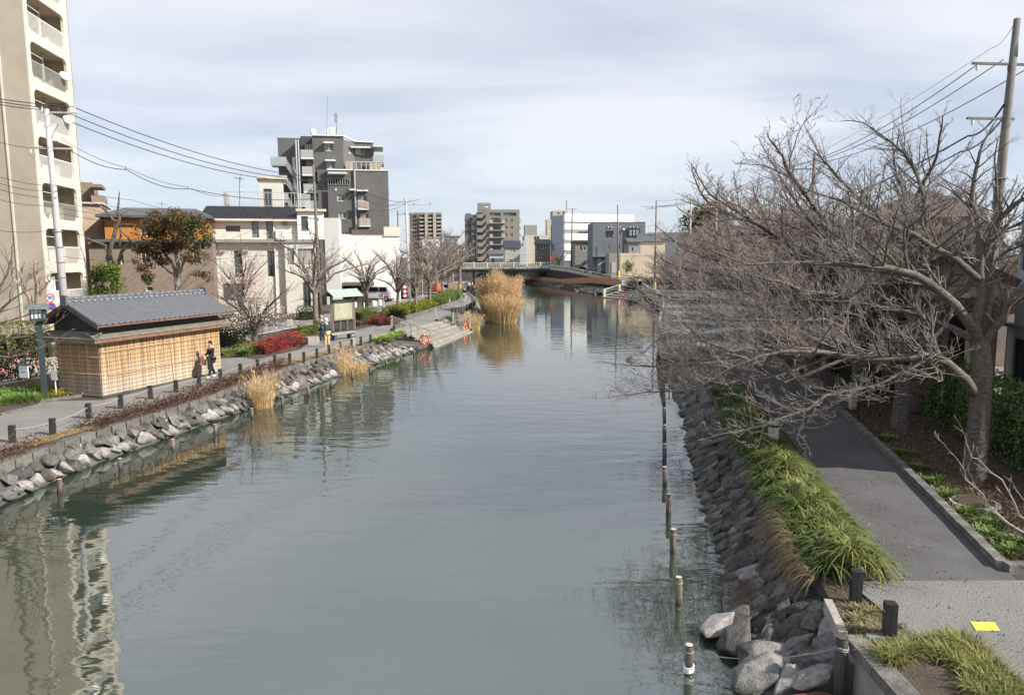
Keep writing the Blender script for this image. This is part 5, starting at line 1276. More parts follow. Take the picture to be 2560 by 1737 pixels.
for(px,py),lab in(((2222,1590),'black square bollard standing alone at the corner of the right planting bed'),((2138,1502),'black square bollard at the end of the long grass border on the right')):
 d=dup(bs,G(px,py),R(-8),lab);d['group']='black bollards on the right bank'
def sag(a,b,s,n=8):return[a.lerp(b,i/n)-Z*(s*4*(i/n)*(1-i/n))for i in range(n+1)]
m=MB()
for a,b in zip(BOL[:-2],BOL[1:-1]):m.path(sag(a+Z*.38,b+Z*.38,.05,5),.011,4,False)
obj('rope',m,rope_m,label='thin pale rope strung between the bollards of the left path',cat='rope')
m=MB()
for a,b in zip(FB[:-1],FB[1:]):m.path(sag(a+Z*.5,b+Z*.5,.04,4),.012,4,False)
obj('rope',m,rope_m,label='thin pale rope strung between the distant bollards past the steps',cat='rope')
# -- mooring piles in the water
def pile_mesh(r_,h,seed):
 m=MB();q=random.Random(seed);m.smooth=True;pts=[(r_*1.02,-1.2),(r_*1.03,0),(r_,h*.6),(r_*.97,h-.01)];m.lathe(pts,(0,0,0),10);m.smooth=False
 m.add([(r_*.97*math.cos(2*math.pi*j/10),r_*.97*math.sin(2*math.pi*j/10),h)for j in range(10)],[tuple(range(10))]);return m
lp_=[(149,1233),(302,1175),(433,1124),(539,1084),(630,1045),(706,1016),(771,990),(829,968),(881,947),(926,934),(965,912),(1002,900),(1035,888)]
for i,(px,py)in enumerate(lp_):
 p=G(px,py,0);t=thing('pile','round wooden pile in the water by the left boulders, %s from the left'%ORD[i],'post',tuple(p),0,'wooden piles in the water along the left bank')
 t.rotation_euler=(R(rnd.uniform(-2,2)),R(rnd.uniform(-3,3)),i)
 hq=rnd.uniform(.34,.44);obj('trunk',pile_mesh(.062,hq,i),pile_wood,t,local=True)
 m=MB();m.lathe([(.0,.004),(.058,.004),(.058,.0),(0,0)],(0,0,hq),8);obj('pale_end',m,mat('pile_end',(.42,.37,.31),.9),t,local=True)
rp2=[(1722,1683,.46),(1697,1512,.52),(1682,1382,.52),(1671,1287,.52),(1662,1211,.5),(1661,1150,.5),(1661,1098,.5),(1661,1052,.5),(1660,1013,.5),(1659,980,.5),(1659,950,.5),(1658,925,.5)]
RPP=[]
for i,(px,py,h)in enumerate(rp2):
 p=G(px,py,0);t=thing('pile',('round wooden pile wrapped with white cord, nearest in the right row' if i==0 else 'round wooden pile in the water off the right boulders, %s from the nearest'%ORD[i]),'post',tuple(p),0,'wooden piles in the water along the right bank')
 t.rotation_euler=(R(rnd.uniform(-1.5,1.5)),R(rnd.uniform(-1.5,1.5)),i);RPP.append((p,h))
 obj('trunk',pile_mesh(.062,h,i+20),pile_wood,t,local=True)
 m=MB();m.lathe([(.0,.004),(.058,.004),(.058,.0),(0,0)],(0,0,h),8);obj('pale_end',m,MATS['pile_end'],t,local=True)
 m=MB()
 if i==0:
  for z,a in((.06,.1),(.10,-.08),(.135,.05),(.085,.0)):m.path([(.07*math.cos(b),.07*math.sin(b),z+.02*math.sin(b+a*9))for b in np.linspace(0,6.28,12)],.011,5);
  obj('white_cord',m,white_paint,t,local=True);m=MB()
 m.path([(.066*math.cos(b),.066*math.sin(b),h-.1)for b in np.linspace(0,6.28,10)],.007,4);obj('binding',m,rope_m,t,local=True)
m=MB()
for(a,ha),(b,hb)in zip(RPP[:-1],RPP[1:]):m.path(sag(a+Z*(ha-.1),b+Z*(hb-.1),.18 if a.y<25 else .12,8),.006,4,False)
obj('rope',m,mat('wet_rope',(.10,.095,.085),.8),label='thin sagging rope linking the right row of piles',cat='rope')
bpz=G(2120,1650,0.0)
t=thing('pile','tall dark wooden pile bound with wire at the right concrete wall','post',(4.50,9.28,0));obj('trunk',pile_mesh(.085,.98,99),mat('pile_dark_wood',(.10,.085,.075),.9,(.05,.042,.038),8,stretch=(1,1,.12),bump=.6),t,local=True)
m=MB()
for z in(.80,.825,.84):m.path([(.09*math.cos(b),.09*math.sin(b),z+.01*math.sin(b*2))for b in np.linspace(0,6.28,12)],.006,4)
obj('wire_binding',m,rope_m,t,local=True)
m=MB();a_=Vector((4.5,9.28,.83));m.path(sag(a_,G(1790,1640,.02),.10,10),.008,4,False);m.path(sag(a_,G(2090,1505,.75),.02,4),.008,4,False);obj('rope',m,rope_m,label='pale rope running from the tall dark pile down into the water',cat='rope')
rust=mat('rust',(0.085,.035,.025),.8,(.03,.026,.026),4,bump=.4)
m=MB();a,b,c=Vector((3.75,9.0,-.15)),Vector((4.15,9.08,-.15)),Vector((4.45,8.9,-.15))
for p,q in((a,b),(b,c)):m.add([p,q,q+Z*.42,p+Z*.42,p+Vector((0,.03,0)),q+Vector((0,.03,0)),q+Vector((0,.03,.42)),p+Vector((0,.03,.42))],[(0,1,2,3),(5,4,7,6),(3,2,6,7)])
pl_=thing('steel_plate','rusty red-brown steel plate at the water beside the tall pile','plate',tuple(a));obj('plate',m,rust,pl_)
m=MB();
for p,q in((a,b),(b,c)):m.bar(p+Z*.42,q+Z*.42,.05)
obj('flange',m,mat('rust_red',(.16,.05,.03),.8,(.08,.03,.02),5),pl_)
# -- signs
def board_sign(label,base,h,bw,bh,material,az=0,post=.03,mark=None,legs=1,name='sign',cat='sign',pm=None,roof_=False):
 t=thing(name,label,cat,tuple(base),az)
 for k in range(legs):
  m=MB();x=0 if legs==1 else(-bw*.35+k*bw*.7);m.box(x-post/2,-post/2,0,x+post/2,post/2,h-bh*.2);obj('post',m,pm or dark_metal,t,local=True)
 m=MB();m.box(-bw/2,-.045,h-bh,bw/2,-.02,h);b=obj('board',m,material,t,local=True)
 if roof_:m=MB();m.add([(-bw/2-.05,-.1,h),(bw/2+.05,-.1,h),(bw/2+.05,.1,h),(-bw/2-.05,.1,h),(-bw/2-.05,0,h+.08),(bw/2+.05,0,h+.08)],[(0,1,5,4),(2,3,4,5),(1,2,5),(3,0,4)]);obj('cap',m,dark_metal,t,local=True)
 return t,b
t,b=board_sign('white board with a small blue fish-like drawing on a thin post',G(69,1010),1.45,.44,.46,white_paint,R(-18),roof_=True)
blue=mat('sign_blue',(.12,.38,.6),.6)
m=MB();h=1.45;m.poly([(x*.13-.01,-.047,h-.25+z*.035)for x,z in((-1,0),(-.6,.8),(.2,1),(.9,.3),(1.2,.9),(1.2,-.6),(.8,0),(.1,-.9),(-.6,-.7))]);obj('drawing',m,blue,b,local=True)
m=MB();m.box(-.15,-.047,h-.16,-.07,-.046,h-.12);obj('drawing',m,blue,b,local=True);m=MB();m.box(.08,-.047,h-.14,.15,-.046,h-.11);obj('drawing',m,blue,b,local=True)
board_sign('small plain pale plate on a thin white post beside the hut corner',G(141,990),1.02,.26,.38,mat('plate_pale',(.55,.55,.53),.6),R(-10),pm=white_paint)
board_sign('small pale notice on a short post at the left end of the red shrub',G(622,868),.75,.30,.34,mat('plate_cream',(.55,.52,.44),.7),R(-5))
board_sign('cream notice board on a wooden post behind the red shrub and plum trunk',G(727,845),1.25,.38,.45,mat('plate_cream2',(.66,.62,.5),.7),R(-5),pm=pile_wood)
def text(par,s,size,loc,rot,material,name='lettering'):
 cu_=bpy.data.curves.new(name,'FONT');cu_.body=s;cu_.size=size;cu_.align_x='CENTER';cu_.align_y='CENTER';cu_.extrude=.002;cu_.offset=.006
 o=bpy.data.objects.new(name,cu_);C.objects.link(o);dg=bpy.context.evaluated_depsgraph_get();me=bpy.data.meshes.new_from_object(o.evaluated_get(dg));bpy.data.objects.remove(o)
 o=bpy.data.objects.new(name,me);C.objects.link(o);o.data.materials.clear();o.data.materials.append(material);o.parent=par;o.location=loc;o.rotation_euler=rot;return o
def disc(mb,r0,r1,y,n=24):
 a=[(r1*math.cos(2*math.pi*j/n),y,r1*math.sin(2*math.pi*j/n))for j in range(n)]
 if r0<=0:mb.poly(a)
 else:
  b=[(r0*math.cos(2*math.pi*j/n),y,r0*math.sin(2*math.pi*j/n))for j in range(n)];mb.add(a+b,[(j,(j+1)%n,n+(j+1)%n,n+j)for j in range(n)])
ps=D(125,745,35.0);sg=thing('speed_sign','round white speed sign reading 30 with red rim above the hut roof','road sign',tuple(ps),R(20))
red=mat('sign_red',(.62,.03,.03),.5);sblue=mat('sign_blue2',(.03,.10,.45),.5)
m=MB();disc(m,0,.2,.01);m.cyl((0,.012,0),(0,.03,0),.2,20);obj('disc',m,white_paint,sg,local=True);m=MB();disc(m,.155,.205,-.0);obj('rim',m,red,sg,local=True)
text(sg,'30',.24,(0,-.002,0),(R(90),0,0),sblue);m=MB();m.bar((0,.05,-.02),(.8,.08,-.02),.05);obj('arm',m,white_paint,sg,local=True)
ps=D(128,766,35.0);sg=thing('parking_sign','blue round sign with red rim and slash, half hidden behind the hut ridge','road sign',tuple(ps),R(20));m=MB();disc(m,0,.16,.01);obj('disc',m,sblue,sg,local=True);m=MB();disc(m,.155,.2,.0);obj('rim',m,red,sg,local=True);m=MB();m.bar((-.12,0,.12),(.12,0,-.12),.04,.01);obj('slash',m,red,sg,local=True)
# -- notice board with green roof
na,nb_=G(831,828),G(878,819);U_=(nb_-na).normalized();Ln=(nb_-na).length
Ln=2.0;U_=Vector((.62,.78,0)).normalized();nb_=na+U_*Ln
t=thing('notice_board','wooden notice board with a pale green copper gable roof by the bench','notice board',tuple(na))
grw=mat('board_wood',(.23,.20,.165),.85,(.16,.14,.115),5,stretch=(1,1,.2))
for k in(0,.36,.68,1):
 m=MB();p=na+U_*(Ln*k);w_=.09 if k in(0,1)else .05;m.box(p.x-w_,p.y-w_,PZ,p.x+w_,p.y+w_,PZ+(2.5 if k in(0,1)else .8));obj('leg',m,grw,t)
m=MB();m.fbox(na,U_,.1,Ln-.1,.03,.10,.75,.87);m.fbox(na,U_,.1,Ln-.1,.03,.10,2.15,2.27);m.fbox(na,U_,.1,.2,.03,.1,.87,2.15);m.fbox(na,U_,Ln-.2,Ln-.1,.03,.1,.87,2.15);obj('frame',m,grw,t)
m=MB();m.fbox(na,U_,.2,Ln-.2,.03,.07,.87,2.15);obj('panel',m,mat('panel_olive',(.35,.35,.24),.6,(.27,.275,.185),2),t)
m=MB();m.fbox(na,U_,.05,Ln-.05,-.25,-.05,.1,2.2);obj('rear_panel',m,darkw,t)
cop=mat('copper_green',(.36,.47,.39),.6,(.28,.37,.31),2,bump=.1);NN=U_.cross(Z)
for s in(1,-1):
 a,b=na+U_*-.35+Z*2.95,na+U_*(Ln+.35)+Z*2.95;c,d=b+NN*(s*.72)-Z*.42,a+NN*(s*.72)-Z*.42
 m=MB();q=Z*-.05;m.add([a,b,c,d,a+q,b+q,c+q,d+q],[(0,1,2,3),(4,7,6,5),(3,2,6,7),(0,3,7,4),(1,5,6,2)]);rr=obj('roof_slope',m,cop,t)
 for k in range(7):m=MB();e_=a.lerp(b,k/6);f_=d.lerp(c,k/6);m.bar(e_+Z*.02,f_+Z*.02,.03);obj('seam',m,cop,rr)
m=MB();m.bar(na+U_*-.38+Z*2.97,na+U_*(Ln+.38)+Z*2.97,.12,.08);obj('ridge',m,cop,t)
for k in(0,Ln):m=MB();m.add([na+U_*k+NN*-.5+Z*2.5,na+U_*k+NN*.5+Z*2.5,na+U_*k+Z*2.85,na+U_*k+NN*-.5+Z*2.6,na+U_*k+NN*.5+Z*2.6],[(0,1,4,2,3)]);obj('gable_board',m,darkw,t)
stb=mat('granite',(.33,.32,.30),.85,(.22,.21,.2),7,bump=.3)
t=thing('stone_bench','pale stone slab bench in front of the notice board','bench',tuple(G(843,848)));b0=G(826,852);U2_=Vector((.55,.83,0)).normalized()
m=MB();m.fbox(b0,U2_,0,2.0,-.2,.2,.36,.46);obj('seat',m,stb,t)
for u in(.2,1.6):m=MB();m.fbox(b0,U2_,u,u+.22,-.17,.17,0,.355);obj('leg',m,dark_concrete,t)
m=MB();p=G(782,860);m.obox(p+Z*.22,(.35,.3,.23),Matrix.Rotation(.5,3,'Z'));obj('stone_block',m,stb,label='squat grey stone block seat left of the two photographers',cat='stone seat')
m=MB();p=G(1078,778);m.obox(p+Z*.2,(.7,.35,.2),Matrix.Rotation(.9,3,'Z'));obj('stone_block',m,dark_concrete,label='dark stone seat block at the foot of the shrub row',cat='stone seat')
m=MB();p=G(1000,818);m.obox(p+Z*.12,(.05,.7,.1),Matrix.Rotation(-.4,3,'Z'));obj('stone_block',m,dark_concrete,label='low dark stone edging under the long dark red bush',cat='kerb')
# -- utility poles and wires
pole_m=mat('pole_concrete',(.43,.42,.41),.85,(.33,.32,.32),2,stretch=(1,1,.3))
pole_old=mat('pole_weathered',(.19,.17,.145),.9,(.11,.10,.09),1.5,stretch=(1,1,.3))
insul=mat('insulator',(.06,.05,.055),.3)
def upole(label,base,top,r0=.19,r1=.10,material=None,arms=(),extras=True,tx=False,az=0,sleeve=None,bands=0):
 t=thing('utility_pole',label,'utility pole',tuple(base));material=material or pole_m
 m=MB();m.smooth=True;m.path([base,base.lerp(top,.5),top],[r0,(r0+r1)/2,r1],12);obj('pole',m,material,t)
 ua=Vector((math.cos(az),math.sin(az),0));att=[]
 for dz,l0,l1,n,up in arms:
  c=base.lerp(top,(top.z-dz-base.z)/(top.z-base.z));m=MB();m.bar(c+ua*l0,c+ua*l1,.09,.08);am=obj('crossarm',m,steel_pale if material is pole_m else pole_old,t);row=[]
  for i in range(n):
   q=c+ua*(l0+(l1-l0)*((i+.15)/(n-.7)if n>1 else .5));m=MB();m.lathe([(.0,.02),(.05,.02),(.06,.10),(.035,.13),(.055,.2),(.02,.27),(0,.27)]if up else[(0,-.04),(.05,-.06),(.05,-.2),(.03,-.25),(0,-.25)],q,8);obj('insulator',m,insul if i%2 else frame_w,am);row.append(q+Z*(.27 if up else-.22))
  att.append(row)
 for k in range(bands):m=MB();c=base.lerp(top,.35+.06*k);m.cyl(c,c+Z*.05,r0*1.0,12);obj('band',m,metal_grey,t)
 if tx:m=MB();c=base.lerp(top,.45)+ua*-.5;m.smooth=True;m.lathe([(0,0),(.28,0),(.28,.8),(.22,.9),(0,.92)],c,12);obj('transformer',m,mat('tx_grey',(.33,.34,.34),.5),t)
 if sleeve:m=MB();m.cyl(base+Z*.25,base+Z*2.1,r0*1.05,10);obj('yellow_sleeve',m,sleeve,t)
 return t,att
b_=Vector(D(172,720,36));b_.z=PZ;tp_=D(116,273,36)
b_=Vector((tp_.x+.12,36,PZ))
PL,aL=upole('grey concrete utility pole rising behind the hut in front of the tan tower',b_,tp_,.21,.11,arms=((.15,-.3,1.35,3,True),(1.85,-1.1,.95,2,False)),az=R(10),bands=4)
m=MB();c=b_.lerp(tp_,.87);m.path([c,c+Vector((.25,0,.5)),c+Vector((.5,0,.9))],.02,5);obj('brace',m,metal_grey,PL)
mb_=G(807,797);mt=D(783,412,mb_.y)
PM,aM=upole('weathered utility pole in front of the white sided house with crossarm and drooping leads',Vector((mt.x+.15,mb_.y,PZ)),mt,.20,.08,pole_old,arms=((2.2,-.3,2.9,4,True),(4.5,-.8,.3,2,False)),az=R(8),bands=4)
b3=G(1028,748);t3=D(1014,494,b3.y)
P3,a3=upole('pale grey utility pole at the street corner with a three-fork crossarm',Vector((t3.x+.2,b3.y,PZ)),t3,.22,.12,arms=((.9,-.2,3.2,4,True),(4.0,-1,1,2,False)),az=R(6),bands=3)
b4=Vector((D(995,525,112).x,112,PZ));P4,a4=upole('thin dark utility pole left of the pale corner pole',b4,D(994,526,112),.18,.1,mat('pole_dark',(.13,.13,.13),.8),arms=((.6,-.2,2.4,3,True),),az=0)
tr_=D(2543,48,27);br_=Vector((D(2492,700,27).x+.02,27.0,PZ));br_=Vector((tr_.x-.25,27.2,PZ))
PR,aR=upole('tall weathered utility pole with timber crossarms at the right edge',br_,tr_,.24,.11,pole_old,arms=((1.55,-1.55,1.3,3,False),(3.45,-1.55,.3,2,False)),az=R(6),tx=True,bands=5)
t=MB();t.smooth=True;t.cyl(tr_-Z*1.3,tr_+Z*.02,.12,10,.09);obj('steel_tip',t,mat('tip_green',(.20,.26,.25),.6),PR)
pr2=D(2037,382,53);PR2,aR2=upole('dark utility pole standing among the cherry branches',Vector((pr2.x-.1,53,PZ)),pr2,.19,.1,mat('pole_brown',(.16,.13,.12),.85),arms=((1.15,-1.5,.35,3,True),),az=0)
pr3=D(1641,501,102);PR3,aR3=upole('utility pole with a yellow sleeve left of the cherry row, crossarm to the left',Vector((pr3.x,102,PZ)),pr3,.19,.09,MATS['pole_brown'],arms=((1.1,-1.4,.3,3,True),),az=0,sleeve=mat('sleeve_yellow',(.75,.50,.03),.6))
pr4=D(1545,512,130);PR4,_a=upole('brown utility pole with long yellow sleeve in front of the grey cubic house',Vector((pr4.x,128,1.55)),D(1544,512,128),.2,.1,MATS['pole_brown'],arms=((5.2,-1.0,.2,2,False),),az=0,sleeve=MATS['sleeve_yellow'])
p5=D(1431,520,168);PR5,a5=upole('dark utility pole in front of the white apartment balconies',Vector((p5.x-.2,168,BZ)),p5,.2,.12,MATS['pole_brown'],arms=((.3,-1.0,1.0,3,True),(2.9,-.3,.9,2,False)),az=0,tx=False)
for px,py,Y,lab in((1728,484,120,'pale utility pole in front of the round evergreen crown, left one'),(1793,483,118,'pale utility pole in front of the round evergreen crown, right one')):
 q=D(px,py,Y);upole(lab,Vector((q.x,Y,PZ)),q,.2,.12,pole_m,arms=((2.2 if px>1750 else 1.0,-2.6,.6 if px<1750 else 0,4,True),))
q=D(1378,563,178);t_=thing('signal_post','dark post with red and blue banner beside the white apartments','post',(q.x,178,BZ));m=MB();m.cyl((q.x,178,BZ),q,.12,6);obj('pole',m,dark_metal,t_)
m=MB();m.box(q.x-.1,177.8,D(1378,650,178).z,q.x+.9,177.9,D(1378,640,178).z);obj('red_banner',m,red,t_);m=MB();m.box(q.x-.1,177.8,D(1378,659,178).z,q.x+.9,177.9,D(1378,651,178).z);obj('blue_banner',m,sblue,t_)
wire=mat('wire',(.025,.025,.028),.6)
def cable(label,pts,s=.5,r_=.014,n=14,grp=None):
 m=MB()
 for a,b in zip(pts[:-1],pts[1:]):m.path(sag(a,b,s,n),r_,4,False)
 return obj('power_line',m,wire,label=label,cat='power line',group=grp)
aL0=[D(103,274,36),D(141,271,36.2),D(181,267,36.4)];M_=[D(800,452,60),D(828,450,60),D(858,446,60.5)]
lt=[D(0,259,30),D(0,247,30),D(0,241,30)]
for i,w_ in enumerate(('lowest','middle','uppermost')):
 cable('%s of three thick lines from the left pole to the house pole'%w_,[aL0[i],M_[i]],1.0-.06*i,.022,18,'thick power lines over the left bank')
 cable('%s of the three lines leaving the left pole past the tan tower'%w_,[D(-40,254-6*i,28),aL0[i]],.05,.02,5,'thick power lines over the left bank')
T3_=[D(1016,508,b3.y),D(1030,500,b3.y),D(1050,498,b3.y)]
for i,w_ in enumerate(('lower','middle','upper')):cable('%s power line sagging across the charcoal block to the corner pole'%w_,[M_[i],T3_[i]],1.6-.3*i,.022,12)
cable('comm cable with clamps drooping from the left pole to the house pole, lower one',[D(140,352,36),D(317,424,42),D(472,472,49),D(786,497,60)],.35,.022)
cable('thin upper comm cable drooping from the left pole toward the roof terrace',[D(150,345,36),D(317,419,42),D(472,468,49),D(560,490,56)],.2,.014)
for px,py,Y,w_ in((317,423,42,'left'),(472,471,49,'right')):m=MB();p=D(px,py,Y);m.bar(p-Z*.15,p+Z*.18,.07);m.bar(p-Vector((.15,0,0)),p+Vector((.15,0,0)),.05);obj('cable_clamp',m,mat('clamp',(.5,.5,.5),.5),label='pale clamp on the comm cable in the sky, %s of the two'%w_,cat='cable clamp')
lines=[((0,443,32),(143,463,36),(330,500,45),(480,535,60)),((0,459,32),(143,478,36),(300,520,45),(520,548,62)),((0,474,32),(143,494,36),(300,540,45),(520,560,62)),((150,520,36),(345,539,48),(640,557,62),(790,560,60)),((150,534,36),(345,556,48),(640,570,62),(790,585,60)),((0,577,33),(147,572,36),(345,607,46),(640,622,60),(800,610,60)),((480,642,52),(545,610,55),(690,545,59),(786,520,60)),((150,640,36),(345,652,46),(640,640,60),(800,626,60)),((0,357,32),(140,368,36)),((0,500,32),(140,512,36))]
nm_=['top','second','third','fourth','fifth','long sagging black','steep diagonal','lowest','short pale upper','short pale lower']
for l,w_ in zip(lines,nm_):cable('%s thin line among those strung low in front of the left houses'%w_,[D(*q)for q in l],.12,.012,6,'thin lines in front of the left houses')
RT_=[(2446,160),(2508,150),(2575,168)];RE=[(1987,412),(2004,411),(2028,411)]
for i,w_ in enumerate(('left','middle','right')):cable('%s of three heavy lines falling from the right pole into the cherry branches'%w_,[D(*RT_[i],27),D(*RE[i],53)],.6,.02,14,'heavy lines at the right pole');cable('%s line continuing from the branch-hidden pole toward the yellow-sleeved pole'%w_,[D(*RE[i],53),D(1600+16*i,516,102)],.9,.018,10)
cable('thin earth wire from the very top of the right pole',[D(2538,55,27),D(2480,120,29),D(2040,385,53)],.2,.01)
cable('thick bundled comm cable running low from the right pole through the branches',[D(2510,262,27),D(2420,340,32),D(2040,520,53),D(1650,600,102)],.3,.04,8)
cable('second bundled cable under the first at the right pole',[D(2512,290,27),D(2400,380,32),D(2040,545,53)],.3,.03,8)
cable('line from the yellow-sleeved pole to the paired pale poles',[D(1645,517,102),D(1705,503,119)],.4,.02)
cable('thin line from the yellow-sleeved pole top to the pale poles',[D(1642,502,102),D(1728,485,120),D(1793,484,118),D(1900,492,100)],.4,.014)
cable('long thin line spanning low over the far bridge',[D(1020,618,92),D(1380,638,170),D(1660,637,110)],.3,.02,10)
cable('line from the pole at the white apartments toward the grey house',[D(1440,523,168),D(1545,555,130),D(1640,562,102)],.5,.018)
cable('line falling from the white-apartment pole to the grey house pole',[D(1430,525,168),D(1544,595,130)],.8,.018)
cable('line running left from the corner pole behind the charcoal block',[D(1012,500,90),D(975,512,95)],.1,.018)
# -- bare trees
bark=mat('bark',(0.165,.142,.118),.9,(.07,.06,.052),9,stretch=(1,1,2.0),bump=.7,bscale=30,blotch=.15)
bark_l=mat('bark_pale',(0.23,.195,.16),.9,(.11,.094,.08),5,stretch=(1,1,.4),bump=.5,bscale=20)
twig_m=mat('twigs',(0.29,.25,.225),.85,(.17,.145,.13),2.0)
twig_r=mat('twigs_reddish',(0.28,.225,.20),.85,(.175,.14,.128),1.5)
twig_l=mat('twigs_pale',(0.34,.29,.235),.85,(.2,.17,.14),2.0)
class Chains:
 def __init__(s):s.d={}
 def add(s,pts,rad,sides):s.d.setdefault((len(pts),sides),[]).append((pts,rad))
 def mesh(s):
  VV=[];FF=[];off=0
  for(k,n),L in s.d.items():
   P=np.array([l[0]for l in L],dtype=float);Rr=np.array([l[1]for l in L],dtype=float)
   T=np.gradient(P,axis=1);T/=np.linalg.norm(T,axis=2,keepdims=True)+1e-9
   ref=np.array([0.31,0.17,0.93]);A=np.cross(T,ref);A/=np.linalg.norm(A,axis=2,keepdims=True)+1e-9;B=np.cross(T,A)
   an=2*np.pi*np.arange(n)/n
   ring=P[:,:,None,:]+Rr[:,:,None,None]*(A[:,:,None,:]*np.cos(an)[None,None,:,None]+B[:,:,None,:]*np.sin(an)[None,None,:,None])
   m_=len(L);V=ring.reshape(-1,3);idx=np.arange(m_*k*n).reshape(m_,k,n)
   a=idx[:,:-1,:];b=np.roll(a,-1,2);c=np.roll(idx[:,1:,:],-1,2);d=idx[:,1:,:]
   FF.append(np.stack([a,b,c,d],-1).reshape(-1,4)+off);VV.append(V);off+=len(V)
  return np.vstack(VV),np.vstack(FF)
def rv(r):
 return(r.gauss(0,1),r.gauss(0,1),r.gauss(0,1))
def norm(v):
 l=math.sqrt(v[0]**2+v[1]**2+v[2]**2)or 1;return(v[0]/l,v[1]/l,v[2]/l)
def branch(ch,r,p,d,L,rad,lev,P):
 """one branch as a chain, then its side shoots"""
 k=P['k'][lev];pts=[p];rr=[rad];step=L/(k-1);w=P['wob'][lev];trop=P['trop'][lev];end=rad*P['tip'][lev]
 dirs=[]
 for i in range(1,k):
  a=rv(r);d=norm((d[0]+a[0]*w,d[1]+a[1]*w,d[2]+a[2]*w+trop));p=(p[0]+d[0]*step,p[1]+d[1]*step,p[2]+d[2]*step);pts.append(p);rr.append(rad+(end-rad)*i/(k-1));dirs.append(d)
 ch[min(lev,len(ch)-1)].add(pts,rr,P['sides'][lev])
 if lev+1<len(P['k']):shoots(ch,r,pts,rr,L,lev,P)
def shoots(ch,r,pts,rr,L,lev,P,start=None,n=None):
 n=n or max(2,int(L*P['dens'][lev]*r.uniform(.8,1.2)));t0=P['t0'][lev]if start is None else start;k=len(pts)
 for j in range(n):
  t=t0+(1-t0)*(j+r.random())/n;f=t*(k-1);i=min(int(f),k-2);g=f-i
  a,b=pts[i],pts[i+1];q=(a[0]+(b[0]-a[0])*g,a[1]+(b[1]-a[1])*g,a[2]+(b[2]-a[2])*g)
  dr=norm((b[0]-a[0],b[1]-a[1],b[2]-a[2]));s=norm(rv(r));s=norm((s[0]-dr[0]*(s[0]*dr[0]+s[1]*dr[1]+s[2]*dr[2]),s[1]-dr[1]*(s[0]*dr[0]+s[1]*dr[1]+s[2]*dr[2]),abs(s[2])*.5+s[2]*.5-dr[2]*0))
  an=P['ang'][lev]*r.uniform(.7,1.25);ca,sa=math.cos(an),math.sin(an);nd=norm((dr[0]*ca+s[0]*sa,dr[1]*ca+s[1]*sa,dr[2]*ca+s[2]*sa+P['lift'][lev]))
  ln=P['len'][lev]*L*(1-t*.45)*r.uniform(.6,1.25)if P['len'][lev]<3 else P['len'][lev]
  cr_=max(P['minr'],(rr[i]+(rr[i+1]-rr[i])*g)*P['rr'][lev]);branch(ch,r,q,nd,ln,cr_,lev+1,P)
CHERRY=dict(k=[7,6,5,4,3],wob=[.10,.14,.17,.18,.15],trop=[.02,.03,.03,.02,.0],tip=[.45,.35,.4,.5,.6],sides=[7,5,4,3,3],dens=[1.5,2.6,5.0,7.0,0],t0=[.25,.12,.08,.08,0],ang=[.85,.85,.85,.8,0],lift=[.05,.05,.05,.05,0],len=[.55,.50,.48,.50,0],rr=[.44,.5,.55,.7,0],minr=.0045)
def make_tree(name,label,cat,loc,seed,P,limbs,trunk=None,group=None,bm_=None,tm_=None,parts=('trunk','twigs'),merge=2):
 """limbs: list of (pts, r0, r1); trunk: (pts, rads) — local coordinates; returns the thing"""
 r=random.Random(seed);ch=[Chains(),Chains(),Chains()];t=thing(name,label,cat,loc,0,group)
 if trunk:ch[0].add(*[list(x)for x in trunk],10)
 for pts,r0,r1 in limbs:
  k=9;dd=np.array(pts,dtype=float);s_=np.linspace(0,1,len(dd));u=np.linspace(0,1,k)
  P_=[tuple(float(np.interp(q,s_,dd[:,c]))+(r.gauss(0,.03)if 0<q<1 else 0)for c in range(3))for q in u];rr=[r0+(r1-r0)*q for q in u];L=sum(math.dist(P_[i],P_[i+1])for i in range(k-1))
  ch[0].add(P_,rr,8);shoots(ch,r,P_,rr,L,0,P)
  e=norm(tuple(P_[-1][c]-P_[-2][c]for c in range(3)));branch(ch,r,P_[-1],e,L*.22,r1,1,P)
 W_=np.array(wm(t))
 for q,nm,mm in((0,'trunk',bm_ or bark),(1,'limbs',bm_ or bark),(2,'twigs',tm_ or twig_m)):
  if ch[q].d:V,F=ch[q].mesh();V=V@W_[:3,:3].T+W_[:3,3];o=npobj(nm,V,F,mm,t,smooth=(q<2));
  if q>=1:o['kind']='stuff'
 return t
def auto_limbs(r,h0,spread,top,n,r0,lean=(0,0),rise=1.0,start=(0,0)):
 L=[]
 for i in range(n):
  a=2*math.pi*(i+r.uniform(-.25,.25))/n;s=spread*r.uniform(.7,1.15);z1=h0+(top-h0)*r.uniform(.55,1.0)
  dx,dy=math.cos(a)*s+lean[0],math.sin(a)*s+lean[1];mid=(dx*.42+start[0],dy*.42+start[1],h0+(z1-h0)*.62*rise)
  L.append(([(start[0],start[1],h0-.1),(dx*.15+start[0],dy*.15+start[1],h0+(z1-h0)*.28),mid,(dx+start[0],dy+start[1],z1)],r0*r.uniform(.42,.6),r0*.16))
 return L
def Lp(t0,pts):
 """photo pixels with a distance, as local points of a tree rooted at t0"""
 return[tuple(D(*p)-Vector(t0))for p in pts]
b1=G(2436,1192);T1=(b1.x,b1.y,PZ)
F1=D(2448,850,16.9)-b1
trk1=([(0,0,-.1),(-.02,0,.35),(.02,.03,1.5),tuple(Vector((.04,.08,2.6))),tuple(F1)],[.36,.27,.23,.22,.21])
